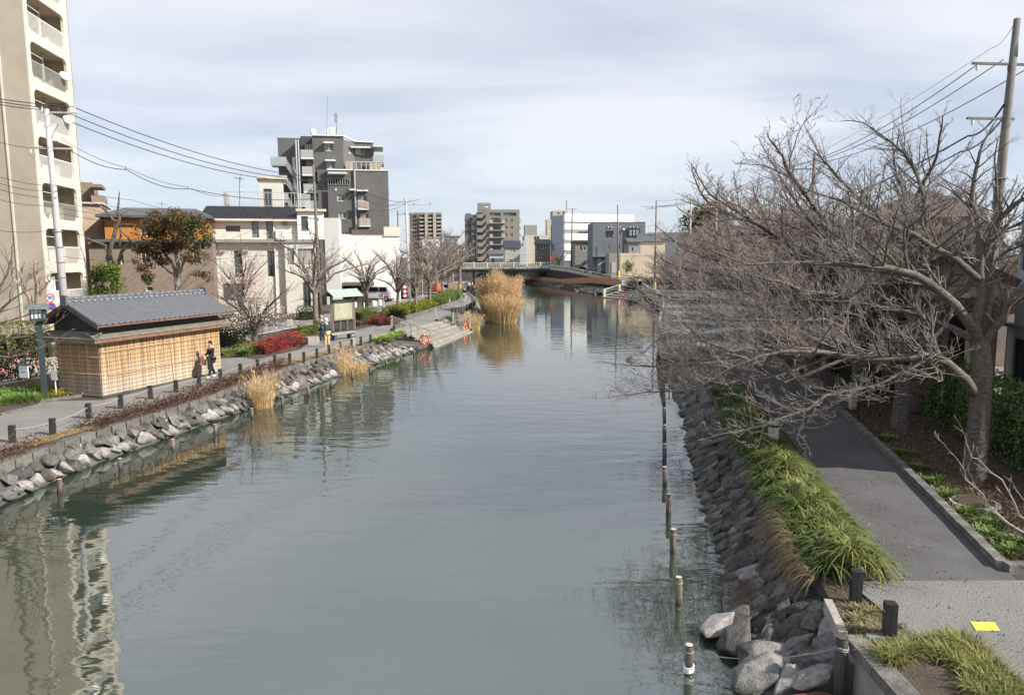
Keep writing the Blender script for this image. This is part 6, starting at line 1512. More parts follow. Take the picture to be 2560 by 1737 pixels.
limbs1=[(Lp(b1,[(2448,860,16.9),(2434,811,16.7),(2342,719,16.2),(2288,686,15.9),(2196,664,15.5),(2085,664,15.2),(1935,656,14.8)]),.135,.03),(Lp(b1,[(2440,850,16.9),(2380,820,17.6),(2310,790,18.2),(2180,762,18.8),(2040,752,19.2)]),.10,.03),(Lp(b1,[(2448,850,16.9),(2446,770,16.9),(2453,660,17.0),(2438,560,17.0),(2432,480,17.1),(2450,380,17.2)]),.12,.035),(Lp(b1,[(2452,850,16.9),(2472,740,17.1),(2478,640,17.4),(2500,560,17.6),(2490,440,17.8)]),.11,.03),(Lp(b1,[(2455,860,16.9),(2490,810,16.7),(2560,715,16.2),(2640,640,16)]),.13,.05),(Lp(b1,[(2460,640,17.0),(2500,545,16.6),(2560,490,16.2),(2660,430,16)]),.08,.03),(Lp(b1,[(2450,700,17.0),(2390,645,16.4),(2280,590,15.8),(2200,555,15.4),(2100,500,15.2)]),.085,.02),(Lp(b1,[(2434,980,16.8),(2398,932,16.6),(2335,888,16.2),(2280,893,15.9),(2120,893,15.6),(1990,872,15.3),(1900,890,15.0)]),.13,.025),(Lp(b1,[(2335,888,16.2),(2200,960,15.7),(2070,985,15.4),(1960,1045,15.1),(1860,1075,14.8)]),.05,.012),(Lp(b1,[(2120,893,15.6),(1960,960,15.6),(1880,905,15.6),(1760,850,15.4),(1640,760,15.4)]),.045,.012),(Lp(b1,[(1990,872,15.3),(1850,895,15.6),(1730,905,15.8),(1620,915,16.0)]),.035,.010),]
PN=dict(CHERRY);PN['dens']=[4.6,5.0,7.0,6.5,0];PN['len']=[.33,.50,.54,.55,0];PN['minr']=.0040
TR1=make_tree('cherry_tree','nearest bare cherry tree with thick limbs reaching left over the right path','tree',T1,21,PN,limbs1,trk1,'bare cherry trees along the right path')
b2=G(2252,1068);T2_=(b2.x,b2.y,PZ)
F2=D(2262,900,21.8)-b2
trk2=([(0,0,-.1),(-.02,0,.3),(0,0,1.0),(.02,.05,1.9),tuple(F2)],[.34,.26,.23,.22,.21])
limbs2=[(Lp(b2,[(2262,905,21.8),(2275,800,22),(2280,700,22.2),(2278,620,22.4),(2265,520,22.6),(2240,430,22.8)]),.13,.035),(Lp(b2,[(2265,900,21.8),(2320,830,22),(2360,720,22.3),(2400,620,22.6),(2440,520,23)]),.12,.03),(Lp(b2,[(2262,900,21.8),(2290,760,21.9),(2330,620,22),(2310,500,22.1),(2280,400,22.4),(2220,350,22.6)]),.10,.03),(Lp(b2,[(2258,900,21.8),(2220,850,21.5),(2180,790,21.2),(2100,740,20.9),(1990,720,20.6),(1880,690,20.3)]),.115,.03),(Lp(b2,[(2255,905,21.8),(2200,880,21.2),(2100,882,20.6),(1960,880,20),(1800,905,19.5),(1660,915,19.2)]),.10,.02),(Lp(b2,[(2262,880,21.9),(2230,760,23),(2150,660,24),(2060,560,25)]),.10,.03),(Lp(b2,[(2260,890,21.8),(2190,770,22.3),(2090,640,22.8),(2000,520,23.2),(1950,440,23.4)]),.10,.025),(Lp(b2,[(2200,850,21.5),(2060,800,20.5),(1900,800,19.8),(1760,790,19.4),(1660,840,19.0)]),.06,.015),(Lp(b2,[(2100,882,20.6),(1940,940,19.6),(1800,960,19),(1680,980,18.6),(1580,985,18.4)]),.045,.010),(Lp(b2,[(2275,800,22),(2400,740,21.5),(2500,640,21.2),(2600,600,21)]),.08,.02),(Lp(b2,[(2278,620,22.4),(2180,530,22),(2080,430,21.8),(2040,370,21.6)]),.07,.02),]
TR2=make_tree('cherry_tree','second nearest bare cherry tree, several limbs rising from a low fork by the hedge','tree',T2_,22,PN,limbs2,trk2,'bare cherry trees along the right path')
PF=dict(CHERRY);PF['dens']=[3.2,4.4,6.0,5.0,0];PF['minr']=.0075;PF['len']=[.42,.5,.5,.5,0]
SRC=[]
for q in range(3):
 r=random.Random(40+q);P3_=auto_limbs(r,1.9,4.5,7.1,10,.25,lean=(-1.6,-.3));P3_+=auto_limbs(r,1.8,5.3,4.0,5,.24,lean=(-1.8,0),rise=1.25)
 t=make_tree('cherry_tree','x','tree',(0,0,0),50+q,PF,P3_,([(0,0,-.15),(0.02,0,.3),(.0,.03,1.1),(0,0,2.1)],[.34,.25,.21,.2]),'bare cherry trees along the right path',tm_=twig_r if q!=1 else twig_m);SRC.append(t)
row=[(13.4,27.4,0,0.1,1.2),(14.6,33.0,1,0.3,1.15),(15.8,39.5,2,-.2,1.1),(17.6,46.0,0,.5,1.0),(19.4,53.5,1,-.4,1.0),(21.3,61.5,2,.3,1.0),(23.2,70.0,0,-.3,1.05),(25.4,80,1,.2,1.1),(27.8,91,2,.6,1.1),(30,103,0,.2,1.15),(25.5,113,1,.4,.8),(27.5,119,0,.9,.8),(24,36.5,1,1.2,1.05),(27,58,2,2.0,1.1),(33,78,1,2.2,1.2)]
whr=['third from the camera, its crown over the deck end','fourth from the camera','fifth from the camera','sixth from the camera','seventh from the camera','eighth from the camera','ninth from the camera','tenth from the camera','eleventh, beyond the yellow-sleeved pole','farthest, by the cream courtyard wall','a short one by the white handrail','a short one against the cream courtyard wall','set back from the row behind the third and fourth','set back from the row behind the seventh','set back from the row near its far end']
ussd=set()
for i,(x,y,q,a,s)in enumerate(row):
 lab=('bare cherry tree in the right row, '+whr[i]).replace('in the right row, third from the camera, its crown','in the right row, third, its crown').replace('set back from the row','set back')
 if q not in ussd:ussd.add(q);d=SRC[q];d.location=(x,y,PZ-.02);d.rotation_euler=(0,0,a);d.scale=(s,)*3;d['label']=lab
 else:dup(SRC[q],(x,y,PZ-.02),a,lab,s)
PG=dict(CHERRY);PG['dens']=[2.3,3.6,5.0,4.2,0];PG['minr']=.010;PG['lift']=[.12,.1,.08,.05,0];PG['len']=[.42,.5,.5,.5,0]
LS=[]
for q in range(3):
 r=random.Random(70+q);tp=6.4
 lim=auto_limbs(r,2.4,2.3,tp,6,.26,rise=1.1)+auto_limbs(r,2.2,3.0,4.6,4,.22,rise=1.2)
 t=make_tree('street_tree','x','tree',(0,0,0),80+q,PG,lim,([(0,0,-.1),(.01,0,.3),(0,.02,1.3),(0,0,2.6)],[.26,.19,.17,.15]),'bare street trees between the left path and road',bm_=bark_l,tm_=twig_l if q==0 else twig_m);LS.append(t)
lrow=[(790,818,1,1.12,'tall bare tree left of the notice board'),(917,782,0,.98,'bare tree behind the clipped green bush'),(996,784,2,.92,'bare tree at the left end of the yellow-green shrubs'),(1040,787,0,.80,'slender bare tree, second along the yellow-green shrubs'),(1075,772,1,.95,'bare tree, third along the yellow-green shrubs'),(1107,747,2,1.08,'bare tree, fourth along the yellow-green shrubs'),(1124,737,0,1.2,'bare tree, fifth along the shrubs near the yellow banner'),(1131,734,1,1.25,'bare tree beside the yellow banner, leaning out over the far path'),(1092,722,2,1.4,'far bare tree with a reddish crown left of the bridge'),(1066,716,1,1.5,'bare tree across the road near the far white building'),(1050,712,0,1.4,'bare tree beyond the corner pole on the left road'),(1150,712,0,1.5,'far bare tree whose crown overlaps the bridge railing'),(1122,715,1,1.55,'far bare tree between path and road under the beige block')]
uz=set()
for i,(px,py,q,s,lab)in enumerate(lrow):
 p=G(px,py)
 if q not in uz:uz.add(q);d=LS[q];d.location=p;d.scale=(s,)*3;d.rotation_euler=(0,0,i);d['label']=lab
 else:dup(LS[q],p,i*1.7,lab,s)
r=random.Random(91)
PP=dict(CHERRY);PP['dens']=[2.2,3.2,4.0,3.5,0];PP['minr']=.008
pb=G(640,868);PLUM=make_tree('plum_tree','white-blossoming plum tree with tangled twigs between hut and red shrub','tree',tuple(pb),92,PP,auto_limbs(r,.8,2.3,3.6,8,.2)+[([(-.6,.3,.7),(-.9,.3,2.0),(-.8,.4,3.4),(-.7,.3,5.6)],.09,.03)]+auto_limbs(r,2.6,1.8,5.6,5,.12,start=(-.8,.3)),([(0,0,-.1),(.05,0,.2),(-.05,.05,.6),(0,0,1.0)],[.2,.15,.13,.12]),tm_=twig_r)
def scatter_quads(centers,size,r_=None,aspect=1.0,up=0.0):
 n=len(centers);c=np.asarray(centers);a=nr.normal(size=(n,3));a[:,2]*=(1-up);a/=np.linalg.norm(a,axis=1,keepdims=True);b=nr.normal(size=(n,3));b-=a*(a*b).sum(1,keepdims=True);b/=np.linalg.norm(b,axis=1,keepdims=True)
 s=size*nr.uniform(.6,1.3,(n,1));A=a*s;B=b*s*aspect
 V=np.stack([c-A,c+B,c+A,c-B],1).reshape(-1,3);F=np.arange(4*n).reshape(n,4);return V,F
def blob(cx,cy,cz,rx,ry,rz,n,shell=.55,lumps=7,seed=1,bottom=-1.0):
 """points through a lumpy crown"""
 q=np.random.RandomState(seed);L=q.normal(size=(lumps,3));L/=np.linalg.norm(L,axis=1,keepdims=True);L[:,2]=np.maximum(L[:,2],bottom)
 k=q.randint(0,lumps,n);d=q.normal(size=(n,3));d/=np.linalg.norm(d,axis=1,keepdims=True);rad=q.uniform(shell,1.0,n)**(1/1.5)
 lr=q.uniform(.32,.55,lumps)[k];p=L[k]*.62+d*(rad*lr)[:,None];return p*np.array([rx,ry,rz])+np.array([cx,cy,cz])
bc=blob(pb.x,pb.y,PZ+1.9,2.6,2.3,1.7,2500,.1,12,5);bc=bc[bc[:,2]>PZ+.5]
V,F=scatter_quads(bc,.038);npobj('blossoms',V,F,mat('blossom',(.58,.50,.43),.8,(.42,.30,.27),3,tint=.2),PLUM,kind='stuff')
bc=blob(pb.x-.6,pb.y,PZ+3.6,2.2,2.0,1.6,900,.1,9,6);V,F=scatter_quads(bc,.035);npobj('buds',V,F,mat('buds_red',(.42,.25,.21),.8),PLUM,kind='stuff')
PK=dict(CHERRY);PK['dens']=[0.9,1.4,2.0,2,0];PK['minr']=.010;PK['len']=[.22,.4,.5,.5,0]
po=Vector((D(282,690,50).x,50,PZ))
def LQ(base,Y,l):return[tuple(D(a,b,Y)-base)for a,b in l]
knob=[(LQ(po,50,[(290,720),(285,665),(275,640),(262,615),(240,605)]),.17,.07),(LQ(po,50,[(285,690),(270,645),(285,590),(298,550),(295,520)]),.19,.08),(LQ(po,50,[(288,690),(300,640),(312,620),(325,605),(318,592)]),.15,.06),(LQ(po,50,[(298,560),(280,545),(265,528),(256,520)]),.09,.06),(LQ(po,50,[(300,615),(304,580),(300,560),(326,562)]),.08,.05)]
make_tree('pollarded_tree','dark pollarded tree with knobbly bare limbs in front of the orange house','tree',tuple(po),95,PK,knob,([(0,0,-.1),(0,0,1.5),(.05,0,3.2),tuple(Vector(D(288,690,50))-po)],[.3,.26,.22,.2]))
p2=Vector((D(95,800,38).x,38,PZ))
knob=[(LQ(p2,38,[(88,800),(72,740),(55,715),(33,700),(30,680)]),.12,.06),(LQ(p2,38,[(92,800),(95,745),(92,700),(88,672)]),.14,.09),(LQ(p2,38,[(95,740),(112,720),(125,700),(120,690)]),.07,.04),(LQ(p2,38,[(55,715),(50,690),(58,665)]),.07,.04)]
PK2=dict(PK);PK2['dens']=[2.0,3,4,3,0];PK2['len']=[.5,.5,.5,.5,0]
make_tree('pollarded_tree','pinkish pollarded tree with swollen knuckles beneath the tan tower','tree',tuple(p2),96,PK2,knob,([(0,0,-.1),(0,0,.5),(0,0,1.3),tuple(Vector(D(90,790,38))-p2)],[.2,.17,.15,.14]),bm_=mat('bark_pink',(.33,.24,.19),.9,(.2,.15,.12),5,bump=.5),tm_=twig_r)
pe=Vector((D(-60,900,24).x,24,PZ));PE=dict(PP);PE['dens']=[2,2.6,3,2.6,0];PE['minr']=.006
lim=[(LQ(pe,24,[(-60,860),(-20,800),(20,760),(60,730)]),.07,.02),(LQ(pe,24,[(-60,850),(-30,780),(10,700),(30,640)]),.07,.02),(LQ(pe,24,[(-60,870),(10,850),(80,840),(150,800)]),.06,.012),(LQ(pe,24,[(-60,890),(20,890),(90,880),(140,850)]),.05,.012),(LQ(pe,24,[(-60,850),(-10,810),(60,790),(110,780)]),.05,.012)]
make_tree('bare_tree','thin bare branches entering from the left edge in front of the clipped hedge','tree',tuple(pe),97,PE,lim,([(0,0,-.1),(0,0,.7),(0,0,1.4),(0,0,2.0)],[.14,.12,.11,.1]),tm_=twig_r)
pt=Vector((7.6,7.2,PZ));PT_=dict(PK);PT_['dens']=[3.5,5,4,2,0];PT_['len']=[.22,.32,.4,.4,0];PT_['minr']=.003;PT_['ang']=[.5,.5,.5,.5,0]
lim=[(LQ(pt,7.3,[(2700,1480),(2560,1335),(2480,1270),(2430,1200),(2398,1155)]),.016,.004),(LQ(pt,7.3,[(2700,1420),(2560,1290),(2500,1210),(2440,1150),(2424,1130)]),.012,.003),(LQ(pt,7.3,[(2660,1400),(2600,1350),(2575,1280),(2545,1230)]),.010,.003),(LQ(pt,7.3,[(2640,1420),(2560,1330),(2525,1325)]),.008,.003)]
make_tree('bare_shrub','pale budding bare twigs reaching in from the lower right edge','shrub',(D(2760,1600,7.3).x,7.3,PZ),98,PT_,[([tuple(Vector(q)+pt-Vector((D(2760,1600,7.3).x,7.3,PZ)))for q in l],a,b)for l,a,b in lim],([(0,0,-.1),(-.02,0,.15),(-.1,0,.4),tuple(D(2700,1450,7.3)-Vector((D(2760,1600,7.3).x,7.3,PZ)))],[.03,.028,.024,.018]),bm_=twig_l,tm_=twig_l)
# -- leafy plants
def leafm(n,c,c2,tint=.5,tr=.25):return mat(n,c,.6,c2,1.3,tint=tint,transl=tr,spec=.3,contrast=(.3,.7))
lf_hedge=leafm('leaf_hedge',(.075,.125,.030),(.14,.19,.045),.5)
lf_yel=leafm('leaf_yellow',(.25,.25,.025),(.13,.17,.025),.45)
lf_grn=leafm('leaf_green',(.10,.15,.03),(.16,.19,.04),.5)
lf_dark=leafm('leaf_dark',(.030,.050,.016),(.06,.085,.022),.5)
lf_red=leafm('leaf_red',(.34,.03,.022),(.18,.025,.02),.5,.15)
lf_dred=leafm('leaf_dark_red',(.16,.025,.025),(.08,.02,.02),.4,.15)
lf_brown=leafm('leaf_brown',(.115,.055,.035),(.06,.035,.025),.5,.1)
lf_rust=leafm('leaf_rust',(.15,.085,.038),(.085,.075,.026),.55,.2)
def shrub(name,label,cat,pts,size,material,base=None,aspect=.55,extra=None,group=None,stem=True,part='foliage'):
 pts=np.asarray(pts);lo=pts[:,2].min();b=base or Vector((float(pts[:,0].mean()),float(pts[:,1].mean()),PZ))
 t=thing(name,label,cat,tuple(b),0,group);V,F=scatter_quads(pts,size,aspect=aspect);npobj(part,V,F,material,t,tint=nr.uniform(0,1,len(F)),kind='stuff')
 return t
def hedge_pts(line,wd,h,n,seed=1,z0=PZ,rough=.10,fill=.25,top_round=.2):
 """leaf points over the top and sides of a clipped run"""
 q=np.random.RandomState(seed);L=np.array(line,dtype=float);sl=np.linalg.norm(np.diff(L,axis=0),axis=1);cs=np.concatenate([[0],np.cumsum(sl)]);s=q.uniform(0,cs[-1],n)
 x=np.interp(s,cs,L[:,0]);y=np.interp(s,cs,L[:,1]);i=np.clip(np.searchsorted(cs,s)-1,0,len(sl)-1);d=np.diff(L,axis=0)[i]/sl[i][:,None];nx,ny=-d[:,1],d[:,0]
 per=q.uniform(0,2*h+wd,n);u=np.where(per<h,-wd/2,np.where(per<h+wd,per-h-wd/2,wd/2));z=np.where(per<h,per,np.where(per<h+wd,h,per-h-wd))
 inn=q.random_sample(n)<fill;u=np.where(inn,u*q.uniform(.3,1,n),u);z=np.where(inn,z*q.uniform(.5,1,n),z)
 z=z-top_round*(np.abs(u)/(wd/2))**2*(z/h);bump_=(np.sin(s*2.1+seed)*.5+np.sin(s*5.3)*.5)*rough
 u=u*(1+bump_)+q.normal(0,rough*.45,n);z=z*(1+bump_*.6)+q.normal(0,rough*.4,n)
 return np.stack([x+nx*u,y+ny*u,z0+np.maximum(z,.02)],1)
def hedge(label,line,wd,h,n,size,material,name='hedge',cat='hedge',seed=1,core=True,rough=.1,**k):
 pts=hedge_pts(line,wd,h,n,seed,rough=rough,**k);t=shrub(name,label,cat,pts,size,material,base=Vector((line[0][0],line[0][1],PZ)))
 if core:
  m=MB()
  for a,b in zip(line[:-1],line[1:]):
   a,b=Vector((*a,0)),Vector((*b,0));d=(b-a).normalized();n_=Vector((-d.y,d.x,0));w_=wd*.27;a=a+d*min(.25,(b-a).length*.2);b=b-d*min(.25,(b-a).length*.2)
   m.add([a-n_*w_+Z*PZ,a+n_*w_+Z*PZ,a+n_*w_+Z*(PZ+h*.68),a-n_*w_+Z*(PZ+h*.68),b-n_*w_+Z*PZ,b+n_*w_+Z*PZ,b+n_*w_+Z*(PZ+h*.68),b-n_*w_+Z*(PZ+h*.68)],[(0,1,2,3),(5,4,7,6),(3,2,6,7),(0,3,7,4),(1,5,6,2)])
  obj('dark_core',m,mat('hedge_core',(.02,.022,.012),.95),t)  # solid near-black box added inside the leaf shell for its shaded depth
 return t
gl=lambda l:[tuple(G(*p).xy)for p in l]
hedge('tall dark green hedge with glossy leaves behind the near cherry trunks',[(11.6,11.0),(12.8,14),(13.4,18),(14.4,23),(15.2,27)],1.7,1.75,24000,.045,lf_hedge,seed=3,rough=.14)
hedge('low dark evergreen shrubs along the right kerb beyond the second cherry',[(14.3,28),(15.4,33),(16.3,38)],1.0,.8,3500,.05,lf_dark,seed=4,rough=.3)
hedge('clipped yellow-green hedge at the left edge below the tan tower',[(-31,34.5),(-25.5,36.2),(-23.6,36.8)],2.2,2.15,7500,.06,leafm('leaf_olive',(.17,.19,.03),(.10,.12,.025)),seed=5,rough=.07)
m=MB();a,b=Vector((-32,31.2,0)),Vector((-20.6,34.2,0));m.bar(a+Z*(PZ+.32),b+Z*(PZ+.32),.2,.66);obj('garden_wall',m,cream_conc,label='low cream garden wall between the clipped hedge and the road',cat='wall')
cam_p=blob(-20.3,28.6,PZ+.75,2.3,1.3,.95,4200,.3,9,8,-.2);ct=shrub('camellia','camellia bush with pink-red flowers behind the white picture board','shrub',cam_p,.05,lf_dark)
fl=blob(-20.3,28.4,PZ+.85,2.35,1.4,.95,120,.85,9,8,-.1)
V,F=scatter_quads(np.repeat(fl,5,0)+nr.normal(0,.03,(600,3)),.045);npobj('flowers',V,F,mat('flower_pink',(.62,.08,.11),.7,(.72,.2,.22),3),ct,kind='stuff')
hedge('long dark red bush along the low stone edging behind the steps',gl([(955,812),(1000,812)]),.8,.42,1700,.05,lf_dred,'shrub','shrub',9,rough=.25)
hedge('bright red nandina shrub beside the path in front of the plum tree',gl([(648,886),(690,872),(738,856)]),.95,.62,4200,.045,lf_red,'shrub','shrub',10,rough=.28)
hedge('small bright red bush beside the clipped green bush',gl([(935,812),(948,808)]),.8,.62,800,.05,lf_red,'shrub','shrub',11,rough=.3)
hedge('clipped green bush around the dark lantern post right of the notice board',gl([(888,800),(915,795),(938,793)]),1.5,.85,3600,.05,lf_grn,'shrub','shrub',12,rough=.14)
hedge('low brown twiggy shrubs at the foot of the clipped green bush',gl([(890,815),(932,806)]),.5,.35,900,.05,lf_brown,'shrub','shrub',12,rough=.3)
ys_l=[[(985,795),(1002,792)],[(1012,790),(1036,784)],[(1046,781),(1070,774)],[(1080,768),(1102,761)],[(1106,758),(1124,750)],[(1126,748),(1140,738)]]
for i,l in enumerate(ys_l):hedge('clump of yellow-green shrub in the row by the left road, %s from the camera'%ORD[i],gl(l),2.1,.95+.08*(i%2),3000,.06,lf_yel if i<3 else lf_grn,'shrub','shrub',20+i,rough=.2)
hedge('low green shrub under the tall bare tree left of the notice board',gl([(745,835),(792,832)]),.9,.55,1500,.05,lf_grn,'shrub','shrub',30,rough=.2)
hedge('dark leafy shrub against the pale house door',gl([(745,800),(795,797)]),1.2,1.0,1500,.06,lf_dark,'shrub','shrub',31,rough=.3)
hedge('dark green camellia hedge behind the woman beyond the hut',gl([(545,868),(600,852),(640,842)]),1.2,1.25,3600,.055,lf_dark,'hedge','hedge',32,rough=.2)
hedge('strip of yellow-green ground shrubs along the paving behind the woman',gl([(548,892),(600,878),(640,868)]),.5,.22,1100,.05,lf_yel,'shrub','shrub',33,rough=.3)
hedge('dark hedge clump behind the reed hut toward the orange house',[(-24.5,46),(-19.5,50)],2.0,1.9,3000,.08,lf_grn,'hedge','hedge',34,rough=.2)
hedge('low hedge on the far side of the right road by the cream wall',[(19.3,118),(27,122)],1.6,1.8,1800,.12,lf_dark,'hedge','hedge',35,rough=.2)
ln=[(x-.30,y)for x,y in WL if 20.2<y<40.2]+[(-10.35,40.0)]
ln=[(interp(WL,y)-.36,y)for y in np.arange(22.0,36.2,1.0)]
hedge('long low strip of brown-red ground shrub along the left wall',ln,.62,.26,9500,.035,lf_brown,'shrub','shrub',40,rough=.3,core=False)
ln2=[(interp(WL,y)-.40,y)for y in np.arange(16.5,20.6,1.0)]
hedge('low patch of brown-red ground shrub at the left edge of the photo',ln2,.7,.22,2300,.03,lf_brown,'shrub','shrub',41,rough=.35,core=False)
def leaf_tree(label,base,limbs,trunk,blobs,material,size,seed,name='evergreen_tree',bmat=None,P=PK):
 t=make_tree(name,label,'tree',tuple(base),seed,P,limbs,trunk,bm_=bmat or bark_l)
 for i,(pts,mm)in enumerate(blobs):
  V,F=scatter_quads(pts,size,aspect=.6);npobj('foliage',V,F,mm,t,tint=nr.uniform(0,1,len(F)),kind='stuff')
 return t
Ye=49.0;be=Vector((D(443,760,Ye).x,Ye,PZ))
q=lambda l:[tuple(D(a,b,Ye+(i*.2))-be)for i,(a,b)in enumerate(l)]
lm=[(q([(443,720),(440,680),(415,640),(395,610)]),.16,.06),(q([(444,715),(448,670),(440,620),(430,575)]),.17,.06),(q([(445,720),(470,690),(500,670),(520,655)]),.12,.05),(q([(445,690),(460,650),(480,610),(490,590)]),.1,.04),(q([(440,690),(410,670),(385,650)]),.08,.03)]
def pb_(px,py,rx,ry,n,sd,dy=1.5,Y=Ye):c=D(px,py,Y);s=Y/1800;return blob(c.x,c.y,c.z,rx*s,dy,ry*s,n,.2,11,sd)
bl=[(np.vstack([pb_(365,600,42,44,1700,41),pb_(355,660,26,24,600,42,1.0),pb_(430,590,62,48,3400,1),pb_(400,560,45,38,1800,2),pb_(460,545,50,34,1800,3),pb_(400,640,36,26,1000,4,1.0),pb_(490,640,38,26,1100,5,1.0),pb_(505,690,28,18,500,6,.8),pb_(370,690,20,16,300,7,.6)]),lf_rust),(np.vstack([pb_(497,585,36,44,1600,8),pb_(440,560,50,40,900,9),pb_(365,700,18,16,240,10,.6)]),lf_dark)]
leaf_tree('large evergreen with rusty brown and green leaves in front of the orange house',be,lm,([(0,0,-.1),(0,0,1),(.03,0,2.2),tuple(D(443,715,Ye)-be)],[.26,.22,.19,.17]),bl,None,.07,101)
Ys=41.0;bs_=Vector((D(265,760,Ys).x,Ys,PZ))
leaf_tree('small bright green round tree between the tan tower and the hut roof',bs_,[([(0,0,2.5),(.2,0,3.2),(.4,0,3.9)],.06,.03),([(0,0,2.5),(-.3,0,3.2),(-.5,0,3.8)],.06,.03)],([(0,0,-.1),(0,0,.9),(0,0,1.8),(0,0,2.6)],[.12,.1,.09,.08]),[(np.vstack([pb_(265,705,52,44,2900,21,1.2,Ys),pb_(268,680,34,30,1200,22,.8,Ys)]),leafm('leaf_bright',(.15,.19,.025),(.07,.105,.02)))],None,.06,102)
bt_=Vector((D(1770,600,150).x,150,1.5))
c=D(1775,545,150);leaf_tree('big round dark evergreen crown rising above the far cherries',bt_,[([(0,0,5),(1,0,8),(2,0,12)],.3,.1),([(0,0,5),(-1.5,0,8),(-3,0,11)],.3,.1)],([(0,0,-.1),(0,0,2),(0,0,4),(0,0,6)],[.5,.45,.4,.35]),[(np.vstack([blob(c.x,c.y,c.z-.6,6.6,5,4.6,7000,.3,14,31),blob(c.x+1,c.y,c.z+1.0,4.6,4,2.6,2500,.3,9,32)]),leafm('leaf_dark_olive',(.085,.085,.02),(.035,.045,.015)))],None,.22,103)
for px,py,Y,rr,lab in((1570,664,129,1.1,'small conifer against the cream courtyard wall'),(1388,655,175,1.2,'small yellow-green bush at the far bridge end')):
 c=D(px,py,Y);shrub('shrub',lab,'shrub',blob(c.x,c.y,c.z,rr,rr,rr*1.3,700,.2,7,3),.13,lf_grn if px>1400 else lf_yel,base=Vector((c.x,c.y,c.z-rr)))
r=random.Random(5);c=Vector((D(1398,660,172).x,172,BZ));make_tree('bare_tree','small rounded bare tree in front of the white apartment end wall','tree',tuple(c),120,dict(PK,minr=.03,dens=[1.2,1.8,2,2,0],len=[.5,.5,.5,.5,0]),auto_limbs(r,.5,2.4,3.6,8,.3),([(0,0,-.1),(0,0,.2),(0,0,.4),(0,0,.6)],[.2,.18,.16,.15]),tm_=twig_l)
# -- grasses
def blades(roots,L,wd,lean,dirs=None,seg=4,droop=1.0,seed=1,up=1.0):
 """arching blades as tapering strips; returns V, F"""
 q=np.random.RandomState(seed);n=len(roots);a=q.uniform(0,2*np.pi,n)if dirs is None else dirs;dx,dy=np.cos(a),np.sin(a);Ls=L*q.uniform(.6,1.2,n);le=lean*q.uniform(.4,1.3,n)
 side=np.stack([-dy,dx,np.zeros(n)],1);V=[]
 for i in range(seg+1):
  t=i/seg;out=Ls*le*(t**1.4);z=Ls*up*(t-droop*.62*le*t**2.4);p=roots+np.stack([dx*out,dy*out,z],1);w_=wd*(1-t**2*.92)*q.uniform(.8,1.2,n)[:,None]if False else(wd*(1-.9*t**2));V+=[p-side*w_,p+side*w_]
 V=np.stack(V,1).reshape(-1,3);F=[]
 b=np.arange(n)[:,None]*(2*(seg+1))
 for i in range(seg):F.append(np.concatenate([b+2*i,b+2*i+1,b+2*i+3,b+2*i+2],1))
 F=np.stack(F,1).reshape(-1,4);return V,F
def grass(label,roots,L,wd,lean,material,seed=1,cat='grass',name='grass',droop=1.0,seg=4,dirs=None,tuft=None,up=1.0):
 V,F=blades(roots,L,wd,lean,dirs,seg,droop,seed,up);tn=np.repeat(np.random.RandomState(seed).uniform(0,1,len(roots)),seg)
 return npobj(name,V,F,material,tint=tn,label=label,cat=cat,kind='stuff')
def mound_roots(n,y0,y1,seed,xa,xb,clump=.42):
 q=np.random.RandomState(seed);nc=int((y1-y0)*9);cy=q.uniform(y0,y1,nc);t=q.uniform(0,1,nc);cx=np.array([interp(RW,yy)for yy in cy])+xa+(xb-xa)*t
 k=q.randint(0,nc,n);a=q.uniform(0,2*np.pi,n);rr=np.abs(q.normal(0,.10,n));R_=np.stack([cx[k]+np.cos(a)*rr,cy[k]+np.sin(a)*rr,np.full(n,0.0)],1)
 tt=(R_[:,0]-np.array([interp(RW,yy)for yy in R_[:,1]])-xa)/(xb-xa);R_[:,2]=PZ-.03+.26*np.clip(1-(2*tt-1)**2,0,1)*(1+.35*np.sin(R_[:,1]*2.3));return R_,a
Rg,ag=mound_roots(13500,11.4,24.5,1,.0,1.05);grass('thick mounded border of strappy green grass along the right bank',Rg,.50,.0125,1.0,grass_m,2,dirs=ag+nr.normal(0,.6,len(ag)),droop=1.6,seg=5)
Rg,ag=mound_roots(3600,11.2,22.5,5,.15,.95);grass('yellowing blades over the grass border on the right bank',Rg+np.array([0,0,.06]),.44,.011,1.0,grass_y,6,dirs=ag+nr.normal(0,.8,len(ag)),droop=1.5)  # yellow-toned blades layered over the green ones
Rg,ag=mound_roots(5500,24.5,38.5,7,.1,1.0);grass('darker far stretch of the grass border under the cherry branches',Rg,.52,.016,.85,mat('grass_dark',(.05,.085,.022),.6,(.08,.11,.03),1,tint=.5,transl=.2),8,dirs=ag,droop=1.3)
q=np.random.RandomState(12);n=1500;yy=q.uniform(11.2,14.5,n);Rg=np.stack([np.array([interp(RW,y_)for y_ in yy])-q.uniform(0,.15,n),yy,np.full(n,PZ-.02)],1);grass('brown withered grass hanging over the wall below the green border',Rg,.5,.007,1.0,mat('grass_dead',(.20,.145,.085),.8,(.12,.09,.05),3,tint=.5),13,dirs=q.normal(math.pi,.5,n),droop=2.1)
def tufts(cs,n,spread,seed):
 q=np.random.RandomState(seed);k=q.randint(0,len(cs),n);c=np.array([tuple(c_)for c_ in cs])[k];a=q.uniform(0,2*np.pi,n);r_=np.abs(q.normal(0,spread,n));return c+np.stack([np.cos(a)*r_,np.sin(a)*r_,np.zeros(n)],1),a
cs=[G(x,y)for x,y in((2215,1640),(2235,1655),(2260,1640),(2290,1632),(2330,1612),(2370,1608),(2400,1605),(2420,1625),(2440,1640),(2380,1640),(2460,1665),(2480,1680),(2430,1690),(2470,1710),(2510,1705),(2500,1730),(2540,1735),(2440,1728),(2350,1640),(2400,1665),(2460,1750),(2520,1760))]
